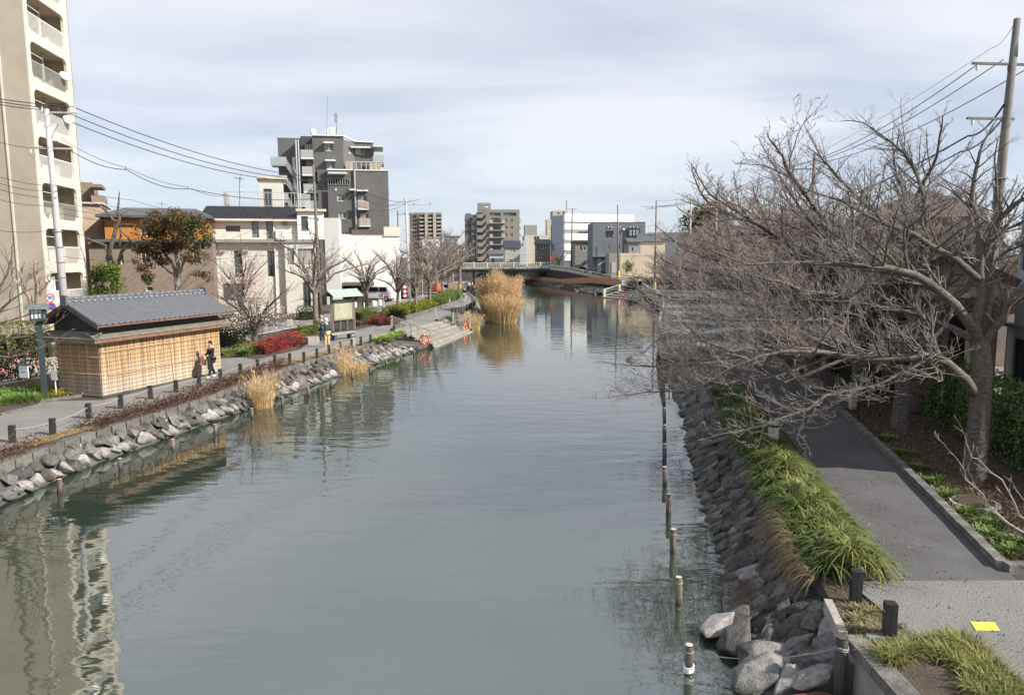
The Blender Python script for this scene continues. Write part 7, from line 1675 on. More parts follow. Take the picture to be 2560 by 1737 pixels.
Rg,ag=tufts(cs,3600,.10,14);grass('yellow-green tufts round the planting bed in the lower right corner',Rg,.24,.006,.8,grass_y,15,dirs=ag,droop=1.2)
cs=[G(x,y)for x,y in((2145,1545),(2160,1570),(2190,1560),(2205,1580),(2230,1600),(2250,1590),(2270,1600),(2150,1520),(2180,1530),(2235,1575))]
Rg,ag=tufts(cs,1600,.14,16);grass('dry brown scrub round the foot of the two right bollards',Rg,.10,.006,1.2,MATS['straw']if False else mat('grass_scrub',(.21,.165,.085),.8,(.12,.12,.05),4,tint=.5),17,dirs=ag,droop=1.2)
Rg,ag=tufts([G(x,y,.1)for x,y in((1870,1500),(1890,1480),(1900,1510),(1920,1470),(1880,1525))],700,.16,18);grass('reddish dead twigs caught between the right boulders',Rg,.34,.004,.9,mat('dead_twig',(.15,.09,.06),.9),19,dirs=ag)
Rg,ag=tufts([G(1968,1668,.15),G(1978,1672,.15)],260,.05,20);grass('straw-coloured dead tuft on the boulder nearest the steel plate',Rg,.16,.004,1.2,straw_m,21,dirs=ag)
Rg,ag=tufts([G(x,y)for x,y in((10,985),(30,990),(55,1000),(20,1000),(75,985),(90,998),(0,1010))],2600,.35,22);grass('bright green grass clump in the left bed',Rg,.36,.012,.8,mat('grass_bright',(.10,.19,.03),.6,(.16,.24,.05),1,tint=.4,transl=.25),23,dirs=ag)
Rg,ag=tufts([G(x,y)for x,y in((115,990),(150,988),(170,984),(135,980),(100,978),(80,970))],1700,.25,24);shrub('shrub','golden yellow groundcover at the foot of the lantern post','shrub',Rg+np.abs(nr.normal(0,.10,(1700,3)))*[0,0,1],.04,leafm('leaf_gold',(.42,.30,.03),(.28,.24,.03)))
Rg,ag=tufts([G(x,y)for x,y in((612,890),(622,884),(634,880),(640,872))],1100,.18,26);grass('upright dark green leaves beside the red nandina',Rg,.5,.02,.6,mat('grass_iris',(.05,.11,.03),.6,(.08,.15,.04),1,tint=.4),27,dirs=ag,cat='plant',name='iris_clump')
Rg,ag=tufts([G(x,y)for x,y in((735,850),(755,845),(748,852))],900,.2,28);grass('fresh green daffodil leaves behind the stone block',Rg,.4,.015,.6,lf_grn,29,dirs=ag,cat='plant',name='daffodil_clump')
Rg,ag=tufts([G(x,y)for x,y in((945,852),(955,848),(965,846),(975,843),(985,840),(995,836),(1000,834),(970,850),(990,845))],2400,.22,30);grass('variegated pale green clump at the top of the near handrail',Rg,.38,.014,.8,mat('grass_varieg',(.30,.36,.10),.6,(.14,.22,.04),4,tint=.4,transl=.2),31,dirs=ag,cat='plant',name='sedge_clump')
Rg,ag=tufts([G(x,y)for x,y in((1120,795),(1128,796),(1136,797))],600,.2,32);grass('small green clump between the far handrail and bollards',Rg,.4,.014,.8,lf_grn,33,dirs=ag,cat='plant',name='sedge_clump')
q=np.random.RandomState(34);n=5200;yy=np.concatenate([q.uniform(36,45.5,3800),q.uniform(20,22.4,1400)]);xx=np.array([interp(WL,y_)for y_ in yy])-q.uniform(.15,.75,n)
V,F=blades(np.stack([xx,yy,np.full(n,PZ+.008)],1),.22,.006,1.0,None,2,.95,35,.18);npobj('straw',V,F,straw_m,tint=nr.uniform(0,1,len(F)),label='yellow straw mulch strewn along the top of the left wall',cat='straw',kind='stuff')
mm=MB();
for a,b in zip(np.arange(35.6,45.4,1),np.arange(36.6,46.4,1)):mm.quad((interp(WL,a)-.72,a,PZ+.006),(interp(WL,a)-.14,a,PZ+.006),(interp(WL,b)-.14,b,PZ+.006),(interp(WL,b)-.72,b,PZ+.006))
obj('straw_strip',mm,mat('straw_ground',(.46,.33,.15),.95,(.30,.21,.10),14),kind='structure')
reed_c=mat('reed_gold',(.64,.47,.25),.8,(.50,.35,.17),.8,tint=.4,transl=.25)
reed_p=mat('reed_plume',(.52,.37,.22),.9,(.40,.27,.15),2,tint=.3,transl=.3)
def reeds(label,c,rx,ry,h,n,seed,leanout=.35,rad=.011,base_z=0.0,plume=True):
 q=np.random.RandomState(seed);a=q.uniform(0,2*np.pi,n);rr=np.sqrt(q.uniform(0,1,n));x=c[0]+np.cos(a)*rr*rx;y=c[1]+np.sin(a)*rr*ry
 roots=np.stack([x,y,np.full(n,base_z-.1)],1);L=h*q.uniform(.58,1.12,n)*(1-.10*rr**2)*(1+.08*np.sin(x*3.1)+.06*np.sin(y*2.3));dirs=a+q.normal(0,.7,n)-.35*np.sin(a);le=leanout*rr*q.uniform(.3,1.4,n)+np.abs(q.normal(0,.05,n))
 t=thing('reed_clump',label,'reeds',(c[0],c[1],base_z));seg=4;dx,dy=np.cos(dirs),np.sin(dirs);V=[];sd=np.stack([-dy,dx,np.zeros(n)],1)
 P_=lambda tt:roots+np.stack([dx*L*le*tt**1.6,dy*L*le*tt**1.6,L*(tt-.28*le*tt**2)],1)
 for i in range(seg+1):
  tt=i/seg;w_=rad*(1-.6*tt);p=P_(tt);V+=[p-sd*w_,p+sd*w_]
 V=np.stack(V,1).reshape(-1,3);b=np.arange(n)[:,None]*(2*(seg+1));F=np.stack([np.concatenate([b+2*i,b+2*i+1,b+2*i+3,b+2*i+2],1)for i in range(seg)],1).reshape(-1,4)
 npobj('stalks',V,F,reed_c,t,tint=np.repeat(q.uniform(0,1,n),seg),kind='stuff')
 k=int(n*2.2);s=q.randint(0,n,k);tt=q.uniform(.25,.95,k);p=P_(tt[:,None]*0+tt[:,None])[s]if False else(roots[s]+np.stack([dx[s]*L[s]*le[s]*tt**1.6,dy[s]*L[s]*le[s]*tt**1.6,L[s]*(tt-.28*le[s]*tt**2)],1))
 V,F=blades(p,h*.15,rad*1.0,.8,None,3,.9,seed+1);npobj('leaves',V,F,reed_c,t,tint=q.uniform(0,1,len(F)),kind='stuff')
 if plume:
  k=int(n*.30);s=q.choice(n,k,replace=False);p=(roots[s]+np.stack([dx[s]*L[s]*le[s],dy[s]*L[s]*le[s],L[s]*(1-.28*le[s])],1));pts=np.repeat(p,5,0)+q.normal(0,1,(k*5,3))*np.array([.05,.05,.12])*h/3;V,F=scatter_quads(pts,.045*h/3,aspect=.5);npobj('plumes',V,F,reed_p,t,tint=q.uniform(0,1,len(F)),kind='stuff')
 return t
rc=G(1252,806,0)
reeds('huge golden clump of dry reeds standing in the water before the bridge',(G(1248,800,0).x,G(1248,800,0).y+1.6),1.75,2.8,4.1,10000,41,.13,.016)
reeds('low fringe of pale dry reeds spilling over the water side of the big clump',(G(1262,808,0).x,G(1262,808,0).y),1.1,.9,2.9,1500,43,.45,.014)
reeds('small leaning clump of dry reeds among boulders opposite the walking woman',(G(652,1018,.05).x+.0,G(652,1018,.05).y+.3),.38,.5,1.8,300,44,.5,.008,0.05)
reeds('sparse dry reeds among boulders below the middle bollards',(G(860,930,.1).x,G(860,930,.1).y),.35,.6,1.7,130,46,.45,.010,.1)
reeds('low dry reed tuft at the foot of the left sparse reeds',(G(890,925,.1).x,G(890,925,.1).y),.6,.8,.6,300,47,.9,.010,.1,False)
reeds('short dry reeds beside the far end of the water steps',(G(1178,822,.1).x,G(1178,822,.1).y),.7,1.0,1.5,420,48,.6,.013,.1)
# -- houses behind the right trees
beige_w=mat('beige_stucco',(.50,.42,.31),.9,(.44,.37,.28),.8,bump=.1)
brick_w=mat('brick_face',(.165,.12,.10),.9,(.11,.082,.07),4,bump=.3,bscale=30,objrand=.25)
tileg=mat('roof_tile_grey',(.21,.21,.215),.7,(.14,.14,.15),4,bump=.4,bscale=12)
tileb=mat('roof_tile_brown',(.12,.095,.08),.7,(.085,.07,.06),3,bump=.4,bscale=12)
bluew=mat('pale_blue_siding',(.55,.58,.60),.8,(.50,.53,.55),.7,bump=.1)
trimb=mat('trim_brown',(.085,.045,.032),.6)
def hip(par,x0,x1,y0,y1,z,rise,material,name='roof',ribs=0):
 m=MB();k=min(x1-x0,y1-y0)/2*.98;ym=(y0+y1)/2
 if x1-x0>y1-y0:ra,rb=(x0+k,ym),(x1-k,ym)
 else:ra,rb=((x0+x1)/2,y0+k),((x0+x1)/2,y1-k)
 v=[(x0,y0,z),(x1,y0,z),(x1,y1,z),(x0,y1,z),(*ra,z+rise),(*rb,z+rise)]
 f=[(0,1,5,4),(2,3,4,5),(1,2,5),(3,0,4)]if x1-x0>y1-y0 else[(0,1,4),(1,2,5,4),(2,3,5),(3,0,4,5)]
 m.add(v,f+[(0,3,2,1)]);r_=obj(name,m,material,par)
 if ribs:
  for j in range(ribs):
   t=(j+.5)/ribs;m=MB();a=Vector((x0+(ra[0]-x0)*t,y0+(ra[1]-y0)*t,z+rise*t+.02));b=Vector((x1+(rb[0]-x1)*t,y0+(rb[1]-y0)*t,z+rise*t+.02));m.bar(a,b,.06,.04);obj('tile_course',m,material,r_)
 return r_
YA=34.0;xa=lambda p,Y=YA:D(p,640,Y).x
za=lambda p,Y=YA:D(2300,p,Y).z
turn(-27);tA=thing('house','beige two-storey house with brown hipped roof behind the two nearest cherries','house',(xa(2300),YA,PZ))
OA=Vector((xa(2150),YA,PZ));WA_=xa(2475)-OA.x;hA=za(545)-PZ
hsA=[(1.2,3.4,2.6,4.6),(3.6,3.4,4.4,4.6)]
block(tA,OA,X1,WA_,9,hA,hsA,material=beige_w)
for h in hsA:window(tA,OA,X1,h,mull=1,frame=frame_d)
hip(tA,OA.x-.6,OA.x+WA_+.6,YA-.6,YA+9.6,PZ+hA,1.3,tileb,ribs=9)
m=MB();m.box(OA.x-.1,YA-2.6,PZ+2.9,OA.x+WA_*.7,YA-.02,PZ+3.0);obj('lower_eave',m,trimb,tA)
m=MB();m.add([(OA.x-.2,YA-2.7,PZ+3.02),(OA.x+WA_*.72,YA-2.7,PZ+3.02),(OA.x+WA_*.72,YA-.03,PZ+3.9),(OA.x-.2,YA-.03,PZ+3.9)],[(0,1,2,3)]);ler=obj('lower_roof',m,tileg,tA)
for j in range(8):m=MB();t=j/8;m.bar((OA.x-.2,YA-2.7+2.6*t,PZ+3.05+.88*t),(OA.x+WA_*.72,YA-2.7+2.6*t,PZ+3.05+.88*t),.05,.04);obj('tile_course',m,tileg,ler)
settle(tA)
YB=27.6;xb=lambda p,Y=YB:D(p,640,Y).x
zb_=lambda p,Y=YB:D(2380,p,Y).z
turn(-27);tB=thing('house','tan gabled house front with brown barge boards and brick ground floor','house',(xb(2380),YB,PZ))
OB=Vector((xb(2290),YB,PZ));WB=xb(2510)-OB.x;z1=zb_(742)-PZ;z2=zb_(690)-PZ;zp=zb_(648)-PZ
hsB=[(1.1,.1,WB-.5,z1-.5)]
m=MB();face(m,OB,X1,WB,z1,hsB,.3);m.quad(OB+Vector((0,6,0)),OB,OB+Z*z1,OB+Vector((0,6,z1)));obj('brick_wall',m,brick_w,tB)
for j in range(26):
 for i in range(4):
  bz=.06+j*.1;
  if bz>z1-.1:break
  m=MB();o_=(j%2)*.13;m.box(OB.x+.02+i*.265+o_*.9*(i<3),YB-.016,PZ+bz,OB.x+.02+i*.265+.25+(o_*.9 if i<3 else 0),YB-.001,PZ+bz+.085);obj('brick',m,brick_w,tB)
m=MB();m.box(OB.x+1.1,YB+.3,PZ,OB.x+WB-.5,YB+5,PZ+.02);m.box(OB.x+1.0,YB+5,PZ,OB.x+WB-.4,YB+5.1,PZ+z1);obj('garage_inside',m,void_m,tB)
xm=OB.x+WB*.42
m=MB();m.add([(OB.x,YB-.01,PZ+z1+.01),(OB.x+WB,YB-.01,PZ+z1+.01),(OB.x+WB,YB-.01,PZ+z2),(xm,YB-.01,PZ+zp),(OB.x,YB-.01,PZ+z2)],[(0,1,2,3,4)]);obj('gable_wall',m,beige_w,tB)
for s in(0,1):
 e=(OB.x-.5,PZ+z2-.15)if s==0 else(OB.x+WB+.4,PZ+z2-.2);m=MB();a,b=Vector((xm,YB-.5,PZ+zp+.15)),Vector((e[0],YB-.5,e[1]));bk=Vector((0,6,0))
 m.add([a,b,b+bk,a+bk,a-Z*.08,b-Z*.08,b+bk-Z*.08,a+bk-Z*.08],[(0,1,2,3),(4,7,6,5)]);obj('roof',m,tileg,tB)
 m=MB();m.bar(a-Z*.02,b-Z*.02,.06,.28);obj('barge_board',m,trimb,tB)
for zz_ in(.35,.7):m=MB();m.box(OB.x+.3,YB-.03,PZ+z1+zz_,OB.x+WB-.3,YB-.012,PZ+z1+zz_+.03);obj('wall_band',m,trimb,tB)
m=MB();m.box(xb(2345),YB-.06,PZ+z1-.02,xb(2430),YB-.02,PZ+z1+.12);obj('lintel',m,frame_w,tB)
settle(tB)
YC=42;t,*_=simple_house('bright cream gable wall of the house behind the tan gabled one',2352,2500,620,900,YC,-28,6,mat('cream_bright',(.66,.58,.44),.85),tileb,[],gable='y',rise=1.6,base=PZ);settle(t)
t,*_=simple_house('grey tiled house left of the beige two-storey house behind the branches',2080,2240,705,900,46,-22,8,beige_w,tileg,[(2100,800,2125,750),(2150,800,2175,750)],gable='x',rise=2.0,base=PZ);settle(t)
t,*_=simple_house('pale grey house seen through the middle of the cherry row',2010,2140,640,800,62,-20,8,greyw,tileg,[(2030,700,2050,670),(2080,700,2100,670)],gable='hip',rise=2,base=PZ);settle(t)
t,*_=simple_house('cream flat house seen through the far cherry branches',1890,2010,628,740,84,-17,9,pcream,None,[(1910,680,1930,660),(1950,680,1970,660)],base=PZ);settle(t)
t,*_=simple_house('grey-roofed house at the back of the far cherry row',1800,1900,632,700,114,-14,9,oldw,rtile,[(1820,665,1835,650)],gable='hip',base=PZ);settle(t)
OD=Vector((17.15,24.5,PZ));UD=Vector((-.2,-.98,0)).normalized();ND=UD.cross(Z)
tD=thing('house','tall pale blue-white building at the right edge with dark upper window','house',tuple(OD));hD=D(2522,432,24.5).z-PZ
def hitD(px,py):
 d=ray(px,py);tt=(OD-Vector((0,0,0))).dot(ND)/d.dot(ND);pt=Vector((0,0,H))+d*tt;return(pt-OD).dot(UD),pt.z-PZ
ua,za_=hitD(2549,675);ub,zb2=hitD(2590,590);uc,zc2=hitD(2537,775)
hsD=[(ua,za_,ua+1.7,zb2),(ua+4,za_,ua+5.7,zb2),(uc,.3,uc+2.2,min(2.5,zc2))]
block(tD,OD,UD,9.6,7,hD,hsD,material=bluew)
for h in hsD[:2]:window(tD,OD,UD,h,mull=1,frame=frame_d)
window(tD,OD,UD,hsD[2],mull=1,frame=frame_d,pane=mat('curtain_navy',(.02,.025,.05),.5))
m=MB();m.fbox(OD,UD,-.1,9.6,-.1,.12,5.6,5.75);m.fbox(OD,UD,-.1,9.6,.0,.4,2.9,3.0);obj('ledge',m,mat('ledge_grey',(.2,.2,.2),.7),tD)
q_=OD+UD*.25+ND*.18;m=MB();m.cyl(q_,q_+Z*2.9,.12,10);obj('downpipe',m,mat('pipe_cream',(.62,.60,.54),.6),tD)
m=MB();m.fbox(OD,UD,-.3,.55,.75,1.1,.1,.75);ac=obj('air_conditioner',m,mat('ac_beige',(.5,.49,.45),.6),tD);m=MB()
for r_ in(.08,.16,.24):m.path([OD+UD*(.12+r_*math.cos(b))+ND*1.11+Z*(.42+r_*math.sin(b))for b in np.linspace(0,6.28,14)],.008,4)
obj('fan_grille',m,dark_metal,ac)
sheet('driveway',[(14.2,21.5),(24,20),(28,27),(26,34),(17.5,34),(15.4,27.5)],PZ+.004,asphalt)
mh=G(2437,1258);t=thing('manhole','round brown manhole cover on a concrete ring in the tree strip','manhole cover',tuple(mh));m=MB();m.prism([(mh.x+.48*math.cos(a),mh.y+.48*math.sin(a))for a in np.linspace(0,6.1,20)],PZ-.02,PZ+.03);obj('ring',m,concrete,t)
m=MB();m.prism([(mh.x+.38*math.cos(a),mh.y+.38*math.sin(a))for a in np.linspace(0,6.1,24)],PZ+.03,PZ+.06)
obj('lid',m,mat('lid_brown',(.09,.065,.05),.6),t);m=MB()
for i in range(-5,6):
 for j in range(-5,6):
  if i*i+j*j<26:m.box(mh.x+i*.068-.02,mh.y+j*.068-.02,PZ+.06,mh.x+i*.068+.02,mh.y+j*.068+.02,PZ+.068)
obj('studs',m,MATS['lid_brown'],t,kind='stuff')
ymk=[G(2425,1554),G(2487,1556),G(2500,1577),G(2440,1576)];m=MB();m.add([p+Z*.004 for p in ymk]+[p+Z*.010 for p in ymk],[(0,3,2,1),(4,5,6,7),(0,1,5,4),(1,2,6,5),(2,3,7,6),(3,0,4,7)]);obj('marker_plate',m,mat('yellow_bright',(.66,.58,.06),.6,(.58,.52,.09),30),label='bright yellow rectangular marker stuck on the pale right path',cat='floor marker')
p=G(1045,818);m=MB();m.quad(p+Vector((-.35,-.15,.004)),p+Vector((.35,-.05,.004)),p+Vector((.4,.2,.004)),p+Vector((-.3,.1,.004)));obj('marker_plate',m,MATS['yellow_bright'],label='small yellow marker on the paving at the top of the water steps',cat='floor marker')
q=np.random.RandomState(60);n=5200;yy=q.uniform(12,27,n);xx=np.array([interp(KB,y_)for y_ in yy])+q.uniform(.15,2.2,n);pts=np.stack([xx,yy,np.full(n,PZ+.01)+q.uniform(0,.015,n)],1)
V,F=scatter_quads(pts,.035,aspect=.6,up=-2.5);npobj('leaf_litter',V,F,mat('litter',(.16,.10,.055),.9,(.09,.06,.04),5,tint=.6),tint=q.uniform(0,1,n),label='brown fallen leaves scattered over the soil between kerb and hedge',cat='leaf litter',kind='stuff')
Rg,ag=tufts([Vector((interp(KB,y_)+dx_,y_,PZ))for y_,dx_ in[(12.4,.5),(12.8,.9),(13.2,.4),(13.8,.7),(14.4,.5),(15.5,.45),(16.5,.5),(17.6,.4),(19,.4),(12.1,1.4),(12.5,1.8),(20.5,.5)]],2600,.22,61);grass('low dark green groundcover just inside the right kerb',Rg,.13,.02,.9,lf_hedge,62,dirs=ag,cat='ground cover',name='groundcover')
Rg,ag=tufts([Vector((14.6+dx_,11.6+dy_,PZ))for dx_,dy_ in((-3.2,.9),(-3.6,2.2),(-2.9,3.1))],900,.3,63);shrub('shrub','yellowish leafy sprays in front of the air conditioner at the right edge','shrub',blob(12.9,15.6,PZ+1.75,.5,.5,.8,800,.2,7,64),.045,lf_yel,base=Vector((12.9,15.6,PZ)))
# -- vehicles
tyre=mat('tyre',(.015,.015,.016),.85);chrome=mat('chrome',(.5,.5,.5),.25,metal=.9);carglass=mat('car_glass',(.012,.015,.018),.06,spec=.9)
def paint(n,c):return mat(n,c,.28,spec=.6)
lred=mat('tail_red',(.5,.01,.01),.3);lwht=mat('head_white',(.75,.75,.72),.2)
def vehicle(name,label,cat,loc,rz,prof,L,W,wheels,body_m,wins,group=None):
 """prof: side outline (x forward, z); wins: side glass outlines; x=0 at the middle"""
 t=thing(name,label,cat,tuple(loc),rz);bm=bmesh.new();n=len(prof);hw=W/2;zt=max(z for x,z in prof);rows=[]
 for s,k in((-1,1.0),(-.93,1.0),(.93,1.0),(1,1.0)):
  row_=[]
  for x,z in prof:
   tum=1-.16*max(0,(z-.95))/(zt-.95+.01);inset=.97 if abs(s)==1 else 1.0;row_.append(bm.verts.new((x*inset,s*hw*tum,z if abs(s)<1 else(z*.975+.012))))
  rows.append(row_)
 for a,b in zip(rows[:-1],rows[1:]):
  for i in range(n):bm.faces.new((a[i],a[(i+1)%n],b[(i+1)%n],b[i]))
 bm.faces.new(rows[0][::-1]);bm.faces.new(rows[-1]);bmesh.ops.recalc_face_normals(bm,faces=bm.faces);me=bpy.data.meshes.new('body');bm.to_mesh(me);bm.free()
 o=bpy.data.objects.new('body',me);C.objects.link(o);o.parent=t;o.data.materials.append(body_m);bv=o.modifiers.new('bevel','BEVEL');bv.width=.03;bv.segments=2;bv.limit_method='ANGLE'
 for s in(-1,1):
  for wn in wins:
   m=MB();m.poly([(x,s*(hw*(1-.16*max(0,z-.95)/(zt-.95+.01))+.006),z)for x,z in wn]);obj('side_window',m,carglass,t,local=True)
  for x,r_ in wheels:
   m=MB();m.cyl((x,s*(hw-.2),r_),(x,s*(hw+.01),r_),r_,18);wq=obj('wheel',m,tyre,t,local=True);m=MB();m.cyl((x,s*(hw-.1),r_),(x,s*(hw+.018),r_),r_*.6,12);obj('rim',m,chrome,wq,local=True)
 return t
def add_box(t,name,x0,y0,z0,x1,y1,z1,material):m=MB();m.box(x0,y0,z0,x1,y1,z1);return obj(name,m,material,t,local=True)
SUV=[(-2.1,.35),(2.1,.35),(2.15,.75),(2.0,.98),(1.15,1.08),(.55,1.58),(-1.7,1.62),(-2.08,1.05),(-2.15,.7)]
SW=[[(1.0,1.08),(.5,1.52),(-.35,1.54),(-.35,1.08)],[(-.42,1.08),(-.42,1.54),(-1.6,1.54),(-1.85,1.1)]]
p=D(1446,670,152);car=vehicle('car','black estate car with red tail lights on the sloping road by the grey house','car',(p.x,152,2.35),R(112),SUV,4.3,1.75,((1.3,.33),(-1.3,.33)),paint('paint_black',(.012,.013,.016)),SW)
m=MB();m.poly([(-2.09,-.68,1.08),(-2.09,.68,1.08),(-1.80,.62,1.54),(-1.80,-.62,1.54)]);obj('rear_window',m,carglass,car,local=True)
for s in(-1,1):add_box(car,'tail_light',-2.18,s*.78-.09,.82,-2.1,s*.78+.09,1.12,lred)
add_box(car,'number_plate',-2.19,-.2,.72,-2.16,.2,.84,white_paint)
VAN=[(-2.2,.35),(2.1,.35),(2.2,.7),(2.1,1.1),(1.6,1.85),(-2.1,1.9),(-2.2,1.7)]
p=G(945,752);van=vehicle('van','white van with pink patterned rear parked by the white building','van',(p.x,p.y,PZ),R(-12),VAN,4.4,1.7,((1.4,.32),(-1.35,.32)),paint('paint_white',(.72,.72,.72)),[[(1.6,1.15),(1.4,1.7),(.5,1.7),(.5,1.15)],[(.4,1.15),(.4,1.7),(-.8,1.7),(-.8,1.15)]])
pink=mat('pink_pattern',(.60,.12,.35),.5,(.65,.45,.55),9,contrast=(.45,.55));add_box(van,'pink_panel',.7,-.875,.6,1.8,-.862,1.1,pink);add_box(van,'pink_panel',-1.9,-.875,.5,-.9,-.862,1.75,pink)
for px,py,lab,c_ in((1112-95,722,'dark parked car beyond the street trees near the striped post',(.03,.03,.035)),(1085,700,'orange-red parked vehicle beyond the left trees',(.4,.12,.07))):
 p=G(px+40,728);p=Vector((D(px,700,105 if px>1050 else 96).x,105 if px>1050 else 96,PZ));vehicle('car',lab,'car',(p.x,p.y,PZ),R(100),SUV,4.3,1.7,((1.3,.33),(-1.3,.33)),paint('paint_%d'%px,c_),SW)
p=Vector((D(2345,870,28.4).x,28.4,PZ));gcar=vehicle('car','dark car with red trim parked nose out in the brick garage','car',(p.x+.1,29.2,PZ),R(-110),SUV,4.2,1.7,((1.3,.33),(-1.3,.33)),paint('paint_maroon',(.035,.012,.012)),SW)
m=MB();m.poly([(1.17,-.66,1.10),(1.17,.66,1.10),(.60,.6,1.55),(.60,-.6,1.55)]);obj('windscreen',m,carglass,gcar,local=True);add_box(gcar,'red_trim',1.16,-.7,1.02,1.24,.7,1.10,red)
for s in(-1,1):add_box(gcar,'headlight',2.02,s*.62-.16,.78,2.16,s*.62+.16,.95,lwht)
def scooter(label,loc,rz,cm,box_m,helmet=None):
 t=thing('scooter',label,'scooter',tuple(loc),rz)
 for x in(-.6,.62):
  m=MB();m.smooth=True;n,k=20,6;vs=[]
  for i in range(n):
   a=6.283*i/n
   for j in range(k):b=6.283*j/k;rr=.20+.05*math.cos(b);vs.append((x+rr*math.cos(a),.05*math.sin(b),.25+rr*math.sin(a)))
  m.add(vs,[(i*k+j,i*k+(j+1)%k,((i+1)%n)*k+(j+1)%k,((i+1)%n)*k+j)for i in range(n)for j in range(k)]);w_=obj('wheel',m,tyre,t,local=True);m=MB();m.cyl((x,-.02,.25),(x,.02,.25),.15,12);obj('rim',m,chrome,w_,local=True)
 m=MB();m.smooth=True;m.path([(-.75,0,.62),(-.4,0,.6),(-.05,0,.42),(.2,0,.34)],[.10,.16,.14,.12],8);obj('body',m,cm,t,local=True)
 m=MB();m.path([(.2,0,.34),(.36,0,.5),(.42,0,.8),(.38,0,.98)],[.10,.16,.14,.07],8);obj('front_shield',m,cm,t,local=True);m=MB();m.path([(.62,0,.25),(.45,0,.8),(.36,0,1.02)],.03,6);obj('fork',m,dark_metal,t,local=True)
 m=MB();m.path([(.30,-.32,1.02),(.36,0,1.04),(.30,.32,1.02)],.018,6);hb=obj('handlebar',m,dark_metal,t,local=True)
 for s in(-1,1):m=MB();m.lathe([(0,0),(.06,.02),(.06,.05),(0,.06)],(.36,s*.3,1.12),8);obj('mirror',m,chrome,hb,local=True)
 m=MB();m.lathe([(0,-.06),(.08,-.04),(.09,.02),(0,.07)],(.45,0,.88),10);obj('headlight',m,lwht,t,local=True);m=MB();m.box(-.5,-.13,.70,.1,.13,.79);obj('seat',m,tyre,t,local=True)
 m=MB();m.box(-1.0,-.23,.80,-.45,.23,1.22);bx=obj('cargo_box',m,box_m,t,local=True);bv=bx.modifiers.new('b','BEVEL');bv.width=.03;bv.segments=2
 return t
scooter('white delivery scooter with a big white top box behind the hedge',(D(2378,900,23.6).x,23.6,PZ),R(-150),paint('paint_white2',(.7,.7,.7)),white_paint)
sc2=scooter('far scooter with white box ridden up the sloping road',(D(1472,676,143).x,143,1.95),R(110),paint('paint_red',(.5,.03,.04)),white_paint)
t=thing('striped_post','red and white striped guard on the pole beside the parked van','post',tuple(G(1013,748)));p=G(1013,748)
for i in range(6):m=MB();m.cyl(p+Z*(.3+i*.28),p+Z*(.3+i*.28+.27),.22,10);obj('stripe',m,red if i%2 else white_paint,t)
for px,py,Y,hh_,lab in((1147,736,0,1.35,'tall yellow banner beside the far left path'),(1056,720,92,4.4,'yellow flag high on a pole behind the street trees'),(1637,737,0,1.3,'x')):
 if lab=='x':continue
 p=G(px,py)if not Y else Vector((D(px,700,Y).x,Y,PZ));t=thing('banner',lab,'banner',tuple(p));m=MB();m.cyl(p,p+Z*(hh_+.1),.03,6);obj('pole',m,white_paint,t);m=MB();m.box(p.x+.02,p.y-.02,p.z+hh_-1.25,p.x+.34,p.y,p.z+hh_+.05);obj('cloth',m,mat('banner_yellow',(.85,.60,.02),.7),t)
for i,(px,py,w_,h_,c_,lab)in enumerate(((885,768,.5,.5,white_paint,'white crate with dark openings beside the terracotta pot'),(912,768,.5,.45,white_paint,'second white crate beside the noticeboard roof'),(936,764,.45,.5,white_paint,'white plastic bin in front of the garage'),(950,763,.35,.6,frame_w,'pale upright box next to the white plastic bin'))):
 p=G(px,py);m=MB();m.obox(p+Z*h_/2,(w_/2,w_/2,h_/2),Matrix.Rotation(.3*i,3,'Z'));m.box(p.x-w_*.3,p.y-w_*.3,PZ+h_,p.x+w_*.3,p.y+w_*.3,PZ+h_+.05);obj('crate',m,c_,label=lab,cat='crate')
p=G(880,776);m=MB();m.lathe([(.14,0),(.2,.3),(.22,.3),(.22,.36),(.15,.36)],p,12);obj('plant_pot',m,mat('terracotta2',(.42,.16,.08),.85),label='terracotta pot right of the notice board',cat='plant pot')
p=Vector((D(1190,700,118).x,118,PZ));
b_=D(1134,716,97);t=thing('information_board','framed brown information board behind the yellow banner','sign',(b_.x,97,PZ));m=MB();m.box(b_.x-.7,96.9,PZ+.5,b_.x+.7,97,PZ+1.9);obj('panel',m,mat('info_pink',(.36,.26,.2),.8),t)
for s in(-1,1):m=MB();m.box(b_.x+s*.75-.05,96.85,PZ,b_.x+s*.75+.05,97,PZ+2);obj('post',m,pile_wood,t)
